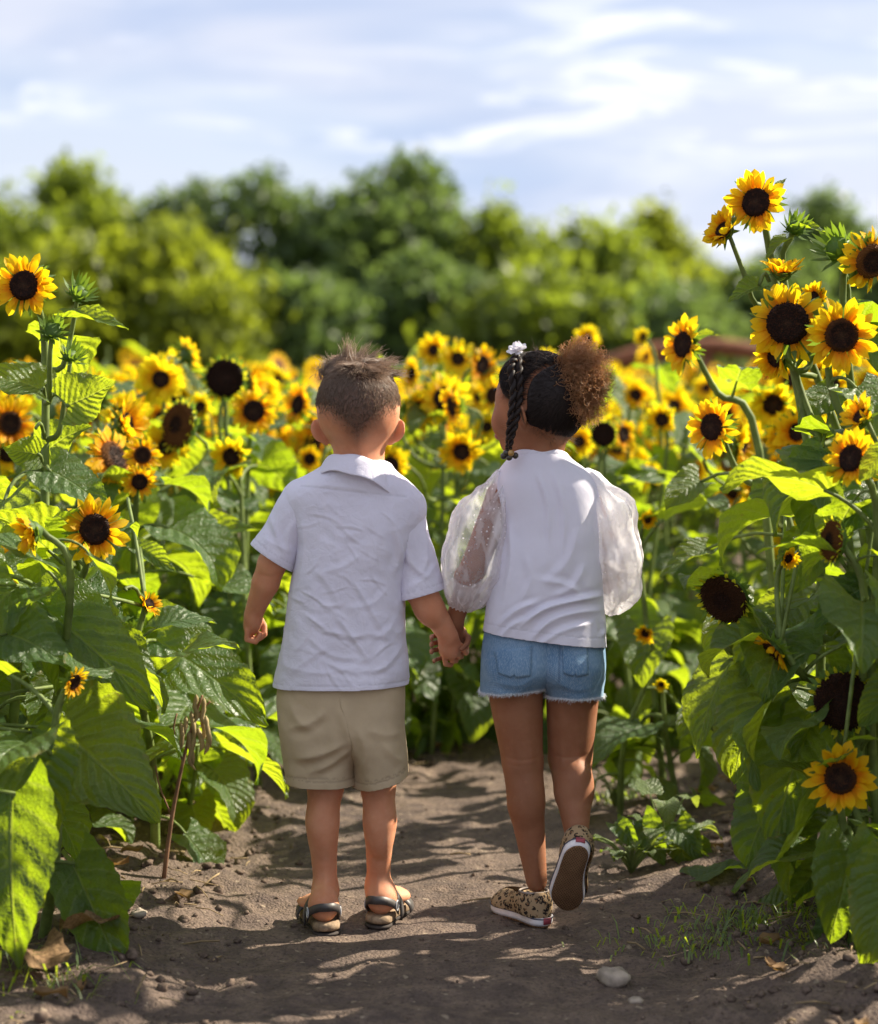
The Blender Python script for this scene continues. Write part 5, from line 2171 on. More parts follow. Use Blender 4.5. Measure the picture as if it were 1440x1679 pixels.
def sleeve_mesh(prims, planes, h=0.0035):
    lo = np.min([np.minimum(a, b) - max(r1, r2) * 1.3 for a, b, r1, r2, *_ in prims], 0) - 0.02
    hi = np.max([np.maximum(a, b) + max(r1, r2) * 1.3 for a, b, r1, r2, *_ in prims], 0) + 0.02
    f = Field(lo, hi, h)
    for p in prims:
        a, b, r1, r2 = p[:4]
        f.cone(a, b, r1, r2, 0.02, p[4] if len(p) > 4 else None)
    V, Q = f.mesh()
    V, T = cut(V, Q, planes)
    return V, T


def band_lines(P, lo, hi):
    return ((P > lo) & (P < hi)).astype(float)


# ================================================================== the boy
def build_boy():
    base = ground(580, 1512)
    bb = np.array([base.x, base.y, 0.0])
    root = empty('person', base)
    root.location.z = 0
    tag(root, 'small boy in white shirt, khaki shorts and sandals, holding the girl hand', 'person', 'children walking hand in hand')
    c = K(588, 664, 0.0)
    f = Field((c[0] - 0.27, KID_Y - 0.17, -0.015), (c[0] + 0.27, KID_Y + 0.24, 1.16), 0.0028)
    # head
    f.ell(c, (0.0765, 0.092, 0.086), None, 0)
    f.ell(c + np.array([0, -0.022, -0.012]), (0.070, 0.070, 0.070), None, 0.03)
    head_face(f, c, Y3, X3, Z3, 0)
    f.cone(K(588, 706, -0.010), K(590, 792, -0.004), R(41), R(42), 0.015)
    ear(f, K(524, 710, -0.004), -X3, Y3, Z3, 1.05, 0.62)
    ear(f, K(651, 710, -0.004), X3, Y3, Z3, 1.05, 0.62)
    # trunk under the clothes
    f.stack([row(790, 520, 650, 0, 0.045), row(850, 505, 655, 0, 0.066), row(960, 502, 642, 0, 0.066), row(1080, 496, 640, 0, 0.068), row(1170, 490, 645, 0, 0.072), row(1225, 510, 640, 0, 0.06)], 0.03)
    f.cone(K(540, 805), K(505, 822), R(22), R(25), 0.02)
    f.cone(K(625, 812), K(660, 840), R(22), R(25), 0.02)
    # left arm hanging
    sh, el, wr = K(494, 824), K(446, 925, -0.008), K(416, 1006, 0.030)
    f.cone(sh, el, R(27), R(23.5), 0.012)
    f.cone(el, K(436, 955, 0.004), R(23.5), R(22.5), 0.006)
    f.cone(K(436, 955, 0.004), wr, R(22.5), R(15.5), 0.006)
    pc = K(414, 1022, 0.040)
    f.ell(pc, (R(15), R(23), R(21)), [u_([1, 0.15, -0.1]), u_([-0.15, 1, 0.2]), Z3], 0.012)
    kb = [K(406, 1034, 0.022 + 0.0115 * i) for i in range(4)]
    cu = []
    for i in range(4):
        d = 0.020 + 0.0115 * i
        cu.append([K(405 + i, 1049 - 2 * i, d + 0.004), K(420, 1053 - 2 * i, d + 0.003), K(427, 1041 - i, d - 0.001)])
    hand_fingers(f, kb, cu, [0.0066, 0.0070, 0.0068, 0.0060])
    hand_fingers(f, [K(424, 1010, 0.050)], [[K(433, 1026, 0.052), K(434, 1040, 0.046), K(427, 1047, 0.038)]], [0.0078])
    # right arm reaching across to the girl
    sh, el, wr = K(668, 838), K(690, 968, -0.012), K(735, 1042, 0.012)
    f.cone(sh, el, R(27), R(26), 0.012)
    f.cone(el, wr, R(26), R(16.5), 0.006)
    f.ell(K(702, 996, -0.008), (R(25), R(25), R(36)), [u_([1, 0, 0.55]), Y3, u_([-0.55, 0, 1])], 0.006)
    f.ell(K(738, 1060, 0.020), (R(20), R(13), R(22)), [u_([1, 0.3, 0.1]), u_([-0.3, 1, 0]), Z3], 0.012)
    kb = [K(728 + 10 * i, 1074 - 5 * i, 0.024) for i in range(4)]
    cu = [[K(731 + 11 * i, 1089 - 6 * i, 0.034), K(739 + 9 * i, 1091 - 7 * i, 0.050), K(745 + 7 * i, 1082 - 8 * i, 0.058)] for i in range(4)]
    hand_fingers(f, kb, cu, [0.0066, 0.0070, 0.0069, 0.0064])
    hand_fingers(f, [K(728, 1050, 0.030)], [[K(722, 1064, 0.042), K(728, 1076, 0.054), K(738, 1080, 0.060)]], [0.0075])
    # legs
    for hip, kn, cf, an, rk, ra in ((K(528, 1185, 0), K(534, 1290, 0.004), K(529, 1345, -0.010), K(534, 1462, 0.0), 32, 19.0),
                                    (K(606, 1185, 0), K(620, 1288, 0.004), K(623, 1345, -0.008), K(620, 1455, 0.03), 31, 18.5)):
        f.cone(hip, kn, R(42), R(rk - 2), 0.012)
        f.cone(kn, cf, R(rk - 3), R(25.5), 0.008)
        f.cone(cf, an, R(25.5), R(ra - 1), 0.008)
        f.ell(cf + np.array([0, -0.006, -0.004]), (R(25), R(28), R(58)), None, 0.012)
        f.ell(an + np.array([0, -0.004, 0.01]), (R(ra) * 0.90, R(ra) * 1.10, R(34)), None, 0.010)
    hl, tl = np.array(ground(537, 1534)), np.array(ground(507, 1490))
    hr, tr = np.array(ground(617, 1522)), np.array(ground(656, 1486))
    FD = []
    for h_, t_, an, ra in ((hl, tl, K(534, 1462, 0.0), 19), (hr, tr, K(620, 1455, 0.03), 18.5)):
        d = u_((t_ - h_) * np.array([1, 1, 0]))
        a = h_ + d * 0.022
        a[2] = gz(a[0], a[1]) + 0.020
        foot_bare(f, a, d, 0.150, np.array(an), R(ra) * 0.98)
        FD.append((a, d))
    V, Q = f.mesh()
    V = relax(V, Q, 2, 0.4)
    N = vnormals(V, Q)
    V = V + N * folds(V, N, [([(420, 938), (442, 946), (464, 938)], 3.0, -1.3, 0), ([(668, 990), (692, 984), (716, 976)], 3.0, -1.2, 0), ([(508, 1303), (532, 1308), (558, 1302)], 3.5, -1.2, 0), ([(598, 1303), (622, 1308), (645, 1300)], 3.5, -1.2, 0),
        ([(535, 1420), (534, 1450), (534, 1480)], 6, 1.8, 0.5), ([(621, 1420), (620, 1450), (618, 1480)], 6, 1.8, 0.5), ([(531, 1325), (532, 1355), (533, 1385)], 7, -1.1, 0), ([(622, 1325), (623, 1355), (622, 1385)], 7, -1.1, 0),
        ([(572, 738), (576, 755), (577, 770)], 7, 1.6, 0.4), ([(602, 738), (602, 755), (602, 770)], 7, 1.6, 0.4)])[:, None]
    L = V - c
    zb = -0.094 + 0.060 * np.clip(np.abs(L[:, 0]) / 0.058, 0, 1) ** 0.95
    zb = np.where(L[:, 1] > -0.035, np.maximum(zb, -0.022 + 0.9 * np.clip(L[:, 1] - 0.0, -0.035, 0.08) * 0.5), zb)
    zb = np.where(L[:, 1] > 0.045, 0.048, zb)
    earm = np.abs(L[:, 0]) > 0.0735
    hm = np.clip((L[:, 2] - zb) / 0.048, 0, 1)
    hm = np.where(earm & (L[:, 2] < 0.0), 0, hm) * (L[:, 2] > -0.105)
    st = 0.86 * hm ** 1.25
    to_obj('body', V, Q, [M_SKIN_B], root, bb, attrs={'stubble': st})
    face_parts(c, Y3, X3, Z3, root, bb, M_IRIS)
    # hair: short at nape and sides, longer and tousled on top
    r = np.random.default_rng(4)
    ok = np.where((hm > 0.04) & (L[:, 2] > -0.105))[0]
    pick = r.choice(ok, 26000)
    pick = pick[r.random(len(pick)) < np.clip(hm[pick] ** 2.2 * 1.3, 0.01, 1)]
    P0, N0, l0 = V[pick], N[pick], L[pick]
    P0 = P0 + r.normal(size=P0.shape) * 0.0012
    crown = np.array([0.012, -0.035, 0.086])
    T0 = l0 - crown
    T0 -= N0 * np.sum(T0 * N0, 1)[:, None]
    T0 /= np.linalg.norm(T0, axis=1)[:, None] + 1e-9
    zz = l0[:, 2]
    length = 0.0016 + 0.0055 * np.clip((zz + 0.030) / 0.07, 0, 1) + 0.011 * np.clip((zz - 0.040) / 0.035, 0, 1) ** 1.6 + 0.011 * np.clip((zz - 0.060) / 0.025, 0, 1)
    length *= r.uniform(0.65, 1.2, len(length))
    topw = np.clip((zz - 0.030) / 0.045, 0, 1)[:, None]
    clump = np.stack([vnoise(P0, 55, 3), vnoise(P0, 55, 7), vnoise(P0, 55, 11)], 1)
    D0 = N0 * (0.16 + 0.22 * topw) + T0 * (0.85 - 0.15 * topw) + clump * (0.10 + 0.30 * topw) + np.array([0.06, 0.05, 0.34]) * topw
    D0 /= np.linalg.norm(D0, axis=1)[:, None]
    bend = T0 * (0.25 + 0.1 * topw) - N0 * (0.22 - 0.05 * topw) + clump * 0.25 * topw + np.array([0.12, 0, -0.05]) * topw
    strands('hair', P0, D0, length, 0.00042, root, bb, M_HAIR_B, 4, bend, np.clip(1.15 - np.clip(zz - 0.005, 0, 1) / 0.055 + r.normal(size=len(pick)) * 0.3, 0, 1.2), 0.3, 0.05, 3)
    # spiky tufts at the top left and a swept lock at the top right
    ro, di, le, be = [], [], [], []
    for px, py, dy, tx, ty, n, sp in ((566, 600, -0.02, 566, 556, 90, 9), (580, 598, 0.0, 600, 566, 80, 10), (545, 606, -0.01, 530, 588, 90, 9), (535, 618, -0.02, 521, 596, 60, 8), (620, 600, -0.02, 648, 590, 130, 13), (640, 612, -0.01, 662, 612, 90, 11), (598, 594, 0.01, 622, 574, 70, 10), (572, 594, 0.02, 575, 562, 60, 9)):
        q, t = K(px, py, dy), K(tx, ty, dy + 0.01)
        for _ in range(n):
            a = q + r.normal(size=3) * R(sp) * np.array([1, 1, 0.4])
            e = t + r.normal(size=3) * R(5)
            d = e - a
            l = np.linalg.norm(d)
            ro.append(a)
            di.append(d / l)
            le.append(l * r.uniform(0.7, 1.1))
            be.append(r.normal(size=3) * 0.10 + np.array([0.12, 0, -0.06]))
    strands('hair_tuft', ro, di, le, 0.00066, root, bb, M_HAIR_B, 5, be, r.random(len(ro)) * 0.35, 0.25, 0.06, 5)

    # ---- shirt
    f = Field((K(425, 0)[0], KID_Y - 0.16, K(0, 1180)[2]), (K(705, 0)[0], KID_Y + 0.16, K(0, 735)[2]), 0.0027)
    f.stack([row(752, 548, 634, -0.005, 0.055), row(772, 530, 645, -0.005, 0.062), row(790, 508, 664, -0.004, 0.068), row(815, 484, 684, 0, 0.075), row(850, 478, 688, 0, 0.082), row(900, 484, 676, 0, 0.088), row(950, 480, 664, 0, 0.092),
             row(1000, 472, 664, 0, 0.095), row(1060, 461, 668, 0, 0.098), row(1110, 450, 672, 0, 0.102), row(1175, 440, 673, 0, 0.105)], 0.01, 2.6)
    f.cone(K(555, 792, -0.004), K(500, 820), R(32), R(36), 0.03)
    f.cone(K(618, 797, -0.004), K(662, 838), R(32), R(35), 0.03)
    V, Q = f.mesh()
    hem = K(560, 1133, -0.10)
    V, T = cut(V, Q, [(hem, (0.02, 0, -1)), (K(588, 757, 0), (0.10, 0.30, 1))])
    V = relax(V, T, 1, 0.4)
    N = vnormals(V, T)
    SPEC = [
        ([(545, 1000), (575, 1040), (610, 1090)], 7, 3.2, 0.5), ([(575, 945), (600, 985), (625, 1030), (640, 1060)], 7, 3.4, 0.5),
        ([(650, 870), (655, 910), (645, 950)], 9, 4.0, 0.6), ([(640, 840), (652, 880), (662, 930)], 8, 3.0, 0.6), ([(495, 850), (498, 910), (486, 970)], 9, 3.6, 0.5),
        ([(520, 795), (575, 800), (620, 812)], 5, 1.4, 0.5), ([(510, 930), (540, 960), (560, 1000)], 8, 2.2, 0.5), ([(600, 905), (560, 930), (520, 940)], 8, 2.0, 0.5),
        ([(490, 1000), (540, 1035), (600, 1045)], 8, 2.6, 0.5), ([(500, 1040), (545, 1075), (600, 1080)], 7, 2.6, 0.6), ([(520, 1075), (570, 1100), (640, 1095)], 7, 2.4, 0.6),
        ([(560, 1060), (600, 1040), (650, 1050)], 7, 2.2, 0.5), ([(480, 1070), (500, 1050), (515, 1010)], 6, 2.0, 0.5), ([(600, 1110), (640, 1085), (665, 1050)], 7, 2.4, 0.5),
        ([(470, 1110), (500, 1085), (540, 1060)], 7, 2.0, 0.5), ([(530, 860), (560, 880), (600, 870)], 10, 1.8, 0.4), ([(640, 960), (610, 990), (560, 1000)], 8, 2.0, 0.5),
        ([(655, 1000), (640, 1030), (610, 1050)], 7, 2.2, 0.5), ([(560, 820), (550, 880), (560, 930)], 12, 1.6, 0.4), ([(610, 830), (618, 880), (610, 940)], 10, 1.8, 0.4), ([(480, 980), (520, 1000), (570, 985)], 7, 1.6, 0.5),
    ]
    rc = random.Random(17)
    for _ in range(34):
        x0, y0 = rc.uniform(475, 655), rc.uniform(830, 1110)
        a_ = rc.gauss(0.0, 0.45) + (0.7 if x0 > 600 and y0 < 980 else -0.6 if x0 < 520 and y0 < 980 else 0.25)
        l_ = rc.uniform(14, 34)
        c_, s_ = math.cos(a_) * l_, math.sin(a_) * l_
        SPEC.append(([(x0 - c_, y0 - s_), (x0 + rc.uniform(-4, 4), y0 + rc.uniform(-5, 5)), (x0 + c_, y0 + s_)], rc.uniform(3.0, 5.0), rc.uniform(0.9, 2.0), 0.5))
    disp = folds(V, N, [(a, w * 0.78, h_ * 0.85, u) for a, w, h_, u in SPEC])
    W_ = V + np.stack([vnoise(V, 7, 41), vnoise(V, 7, 42), vnoise(V, 7, 43)], 1) * 0.03
    disp += 0.0015 * (0.4 - np.abs(fbm(W_ * np.array([1, 1, 1.5]), 15, 2, 33))) * 1.6
    disp += 0.0009 * fbm(V * np.array([1, 1, 0.8]), 30, 3, 3) + 0.0035 * vnoise(V, 9, 8)
    hz = ((V - hem) @ u_([0.02, 0, -1]))
    P_ = px_of(V)
    yk = P_[:, 1] - (806 + 0.10 * (P_[:, 0] - 580))
    yoke = np.exp(-(yk / 1.5) ** 2) * (N[:, 1] < -0.2) * (P_[:, 0] > 492) * (P_[:, 0] < 668)
    seam = np.maximum(band_lines(-hz, 0.0085, 0.0105), yoke)
    disp -= 0.0009 * seam
    disp += 0.006 * np.clip(1 + hz / 0.05, 0, 1) * vnoise(V * np.array([1, 1, 0]), 14, 21)
    V = V + N * disp[:, None]
    shirt = to_obj('shirt', V, T, [M_LINEN], root, bb, thick=0.0016, attrs={'seam': seam * 0.35})
    for nm, prims, pl, sp in (
        ('sleeve', [(K(497, 822), K(446, 914, -0.004), R(38), R(38.5), (Y3, 1.05)), (K(446, 914, -0.004), K(414, 962, -0.004), R(38.5), R(38))], (K(446, 914, -0.004), u_(K(408, 974) - K(448, 914))),
         [([(440, 840), (455, 880), (470, 915)], 8, 2.4, 0.5), ([(485, 850), (472, 880), (474, 910)], 8, 3.0, 0.5), ([(430, 880), (455, 895), (480, 905)], 8, 1.5, 0.4), ([(470, 810), (455, 845), (452, 870)], 9, 1.6, .4)]),
        ('sleeve', [(K(660, 840), K(690, 974, -0.006), R(36.5), R(38.5), (Y3, 1.05)), (K(690, 974, -0.006), K(704, 1030, -0.006), R(38.5), R(38))], (K(692, 974, -0.006), u_(K(706, 1032) - K(690, 973))),
         [([(690, 860), (700, 910), (690, 950)], 9, 2.6, 0.5), ([(660, 900), (680, 930), (705, 950)], 8, 2.4, 0.5), ([(715, 920), (700, 945), (670, 965)], 8, 2.0, 0.4), ([(672, 860), (668, 900), (672, 940)], 8, 2.6, 0.5)])):
        V, T = sleeve_mesh(prims, [pl])
        N = vnormals(V, T)
        d = folds(V, N, [(a, w * 0.7, h_ * 1.3, u) for a, w, h_, u in sp]) + 0.0010 * fbm(V, 26, 3, 5) + 0.002 * vnoise(V, 14, 9)
        hz = (V - pl[0]) @ np.array(pl[1])
        seam = band_lines(-hz, 0.0125, 0.0145)
        V = V + N * (d - 0.0009 * seam)[:, None]
        to_obj(nm, V, T, [M_LINEN], shirt, (0, 0, 0), thick=0.0016, attrs={'seam': seam * 0.35}).location = -bb
    # collar: stands at the neck and folds over, lower on the right
    Vc, Fc = [], []
    prof = [(0.0, 0.0, 0.0), (0.004, 0.004, 0.3), (0.010, 0.001, 0.6), (0.017, -0.014, 0.8), (0.023, -0.030, 0.92), (0.028, -0.040, 1.0)]
    na = 57
    cc0 = K(590, 762, -0.004)
    for i, (ro_, dz, tt) in enumerate(prof):
        for j in range(na):
            a = math.radians(-168 + 336 * j / (na - 1)) - PI / 2
            ca, sa = math.cos(a), math.sin(a)
            rx, ry = 0.0535 + ro_ * 1.0, 0.060 + ro_ * 0.95
            front = max(0, sa) ** 2
            x, y = rx * ca, ry * sa
            z = 0.013 + dz * (1 + 0.35 * max(0, ca) + 0.5 * front) - 0.17 * x * (1 + 0.5 * tt) - 0.34 * (y + 0.06) * (1 if sa > -0.6 else 1)
            z += 0.002 * math.sin(j * 0.7 + i)
            Vc.append(cc0 + np.array([x, y, z]))
    for i in range(len(prof) - 1):
        for j in range(na - 1):
            k = i * na + j
            Fc.append((k, k + 1, k + na + 1, k + na))
    col = to_obj('collar', np.array(Vc), Fc, [M_LINEN], shirt, (0, 0, 0), thick=0.003)
    col.location = -bb
    md = col.modifiers.new('round', 'SUBSURF')
    md.levels = md.render_levels = 1

    # ---- khaki shorts, two legs sewn at the middle seam
    parts = []
    for side in (0, 1):
        xs = (K(430, 0)[0], K(690, 0)[0])
        f = Field((xs[0], KID_Y - 0.16, K(0, 1340)[2]), (xs[1], KID_Y + 0.16, K(0, 1080)[2]), 0.0034)
        if side == 0:
            f.stack([row(1095, 462, 640, 0, 0.085), row(1140, 455, 636, 0, 0.092), row(1190, 458, 622, 0, 0.093), row(1222, 461, 604, 0, 0.088), row(1248, 464, 588, 0, 0.080), row(1292, 468, 582, 0, 0.074), row(1330, 470, 581, 0, 0.072)], 0.01, 2.3)
            pl = [(K(525, 1294, -0.07), u_([-0.02, 0.0, -1]))]
            sp = [([(470, 1195), (510, 1185), (535, 1165)], 8, 3.0, .5), ([(480, 1245), (530, 1235), (570, 1215)], 9, 4.0, .5), ([(500, 1270), (545, 1250), (578, 1225)], 8, 3.5, .6), ([(475, 1150), (490, 1180), (520, 1200)], 9, 2.2, .5), ([(560, 1160), (568, 1200), (578, 1235)], 8, 2.6, .5)]
        else:
            f.stack([row(1095, 500, 662, 0, 0.085), row(1140, 506, 665, 0, 0.092), row(1190, 538, 664, 0, 0.093), row(1222, 560, 665, 0, 0.087), row(1248, 577, 667, 0, 0.079), row(1292, 584, 671, 0, 0.073), row(1335, 586, 674, 0, 0.072)], 0.01, 2.3)
            pl = [(K(630, 1293, -0.07), u_([0.26, 0.12, -1]))]
            sp = [([(585, 1190), (600, 1230), (595, 1270)], 9, 2.6, .5), ([(600, 1195), (630, 1205), (660, 1200)], 8, 1.6, .4), ([(625, 1215), (645, 1240), (662, 1250)], 8, 1.8, .4), ([(556, 1140), (568, 1180), (584, 1238)], 6, 3.6, 1.0), ([(548, 1142), (560, 1180), (578, 1236)], 5, -2.6, 0.0)]
        V, Q = f.mesh()
        V, T = cut(V, Q, pl + [(K(0, 1105), (0, 0, 1))])
        V = relax(V, T, 1, .4)
        N = vnormals(V, T)
        hz = (V - pl[0][0]) @ pl[0][1]
        seam = np.maximum(band_lines(-hz, 0.014, 0.0165), band_lines(-hz, 0.0195, 0.0215))
        d = folds(V, N, [(a, w, h_ * 1.7, u) for a, w, h_, u in sp]) + 0.0030 * np.abs(fbm(V * np.array([1, 1, 0.7]), 11, 2, 61 + side)) + 0.0006 * fbm(V, 30, 3, 5 + side) + 0.0025 * vnoise(V, 12, 9 + side) - 0.0010 * seam
        d += 0.004 * np.clip(1 + hz / 0.06, 0, 1) * vnoise(V * np.array([1, 1, 0]), 20, 5)
        parts.append((V + N * d[:, None], T, seam))
    V = np.concatenate([p[0] for p in parts])
    T = np.concatenate([parts[0][1], parts[1][1] + len(parts[0][0])])
    to_obj('shorts', V, T, [M_KHAKI], root, bb, thick=0.0016, attrs={'seam': np.concatenate([p[2] for p in parts]) * 0.55})

    # ---- sandals
    for (a, d), side in zip(FD, (-1, 1)):
        sandal(root, bb, a, d, side)
    return root


M_STRAP = simple_mat('dark_leather_strap', (0.055, 0.048, 0.046), 0.5, 0.45, 0.3, 60, 0.35, 0.001)
M_FOOTBED = simple_mat('tan_cork_sole', (0.26, 0.185, 0.12), 0.85, 0.2, 0.35, 90, 0.5, 0.002)
M_TREAD = simple_mat('dark_rubber_tread', (0.045, 0.036, 0.032), 0.8, 0.25, 0.25, 80, 0.4, 0.001)
M_BUCKLE = simple_mat('grey_metal_buckle', (0.45, 0.45, 0.46), 0.3, 0.6, 0.1)


def sole_outline(L, w, side, n=48):
    """Foot-shaped outline, heel at y=0, toe at y=L; side -1 left foot, +1 right foot."""
    out = []
    for i in range(n):
        a = 2 * PI * i / n
        y = 0.5 - 0.5 * math.cos(a)
        s = math.sin(a)
        wid = w * float(np.interp(y, [0, 0.10, 0.25, 0.42, 0.60, 0.74, 0.88, 1.0], [0.345, 0.365, 0.375, 0.385, 0.445, 0.50, 0.47, 0.40]))
        cap = math.sqrt(max(0.0, 1 - max(0, (0.17 - y) / 0.17) ** 2.2)) * math.sqrt(max(0.0, 1 - max(0, (y - 0.76) / 0.24) ** 2.2))
        out.append((wid * (1 if s >= 0 else -1) * cap - side * 0.007 * math.sin(PI * y), y * L))
    return np.array(out)


def plate(out, z0, z1, bevel=0.0, zf=None):
    """Flat solid with the given outline between heights z0 and z1 (z functions of y allowed)."""
    n = len(out)
    c = out.mean(0)
    rings = [(0.0, z0, 1), (1 - bevel, z0, 0), (1.0, z0 + (z1 - z0) * 0.25, 0), (1.0, z1 - (z1 - z0) * 0.25, 0), (1 - bevel, z1, 0), (0.0, z1, 1)]
    V, F = [], []
    for s, z, ctr in rings:
        if ctr:
            V.append((c[0], c[1], z))
        else:
            for x, y in out:
                V.append((c[0] + (x - c[0]) * s, c[1] + (y - c[1]) * s, z))
    for j in range(n):
        k = (j + 1) % n
        F.append((0, 1 + k, 1 + j))
        for q in range(3):
            b = 1 + q * n
            F.append((b + j, b + k, b + n + k, b + n + j))
        F.append((1 + 4 * n, 1 + 3 * n + j, 1 + 3 * n + k))
    V = np.array(V, float)
    if zf is not None:
        V[:, 2] += np.array([zf(y) for y in V[:, 1]])
    return V, F


def frame_of(d, up=Z3):
    d = u_(d)
    s = u_(np.cross(d, up))
    return np.stack([s, d, np.cross(s, d)], 1)      # columns: right, forward, up


def strap_band(path, width_dir, w, th=0.003):
    """A flat leather band along path."""
    P = smooth_path(path, 22)
    T = np.gradient(P, axis=0)
    V, F = [], []
    for i, p in enumerate(P):
        wd = u_(width_dir(i / 21.0) if callable(width_dir) else width_dir)
        nn = u_(np.cross(T[i], wd))
        for a, b in ((-1, -1), (1, -1), (1, 1), (-1, 1)):
            V.append(p + wd * w * 0.5 * a + nn * th * 0.5 * b)
    for i in range(21):
        for j in range(4):
            k = (j + 1) % 4
            F.append((i * 4 + j, i * 4 + k, i * 4 + 4 + k, i * 4 + 4 + j))
    F += [(3, 2, 1, 0), tuple(84 + k for k in range(4))]
    return np.array(V), F


def sandal(root, bb, a, d, side):
    M = frame_of(d)
    o = np.array([a[0], a[1], a[2] - 0.020]) - d * 0.022
    tr = lambda V: np.asarray(V) @ M.T + o
    L = 0.178
    out = sole_outline(L, 0.072, side)
    V, F = plate(out * np.array([1.04, 1.0]), 0.0, 0.006, 0.03)
    s = to_obj('sandal', tr(V), F, [M_TREAD], root, bb, False)
    V, F = plate(out, 0.0055, 0.021, 0.05, lambda y: 0.004 * math.exp(-(y / 0.03) ** 2))
    to_obj('footbed', tr(V), F, [M_FOOTBED], s, (0, 0, 0)).location = -bb
    W = lambda n, V, F, m=M_STRAP: setattr(to_obj(n, tr(V), F, [m], s, (0, 0, 0), False), 'location', Vector(-bb))
    e = 0.028
    V, F = strap_band([(-e - .002, 0.055, 0.026), (-e - .001, 0.030, 0.044), (-0.016, 0.006, 0.056), (0, -0.002, 0.058), (0.016, 0.006, 0.056), (e + .001, 0.030, 0.044), (e + .002, 0.055, 0.026)], lambda t: np.array([0, 0.12, 1.0]), 0.016)
    W('heel_strap', V, F)
    V, F = strap_band([(-0.034, 0.070, 0.012), (-0.031, 0.068, 0.040), (-0.016, 0.066, 0.064), (0.002, 0.066, 0.068), (0.018, 0.066, 0.060), (0.031, 0.068, 0.038), (0.034, 0.070, 0.012)], lambda t: np.array([0, 1, 0.35]), 0.019)
    W('instep_strap', V, F)
    V, F = strap_band([(-0.040, 0.118, 0.012), (-0.036, 0.116, 0.030), (-0.016, 0.114, 0.044), (0.004, 0.114, 0.044), (0.024, 0.114, 0.038), (0.038, 0.116, 0.026), (0.041, 0.118, 0.012)], lambda t: np.array([0, 1, 0.2]), 0.024)
    W('toe_strap', V, F)
    mb = MB()
    for sx in (-1, 1):
        q = np.array([sx * (e + 0.004), 0.040, 0.040])
        ring = [q + np.array([0, 0.009 * math.cos(t), 0.010 * math.sin(t)]) for t in np.linspace(0, 2 * PI, 13)]
        mb.tube([tuple(v) for v in tr(np.array(ring))], 0.0014, 6)
    mb.build('buckle', M_BUCKLE, s).location = -bb


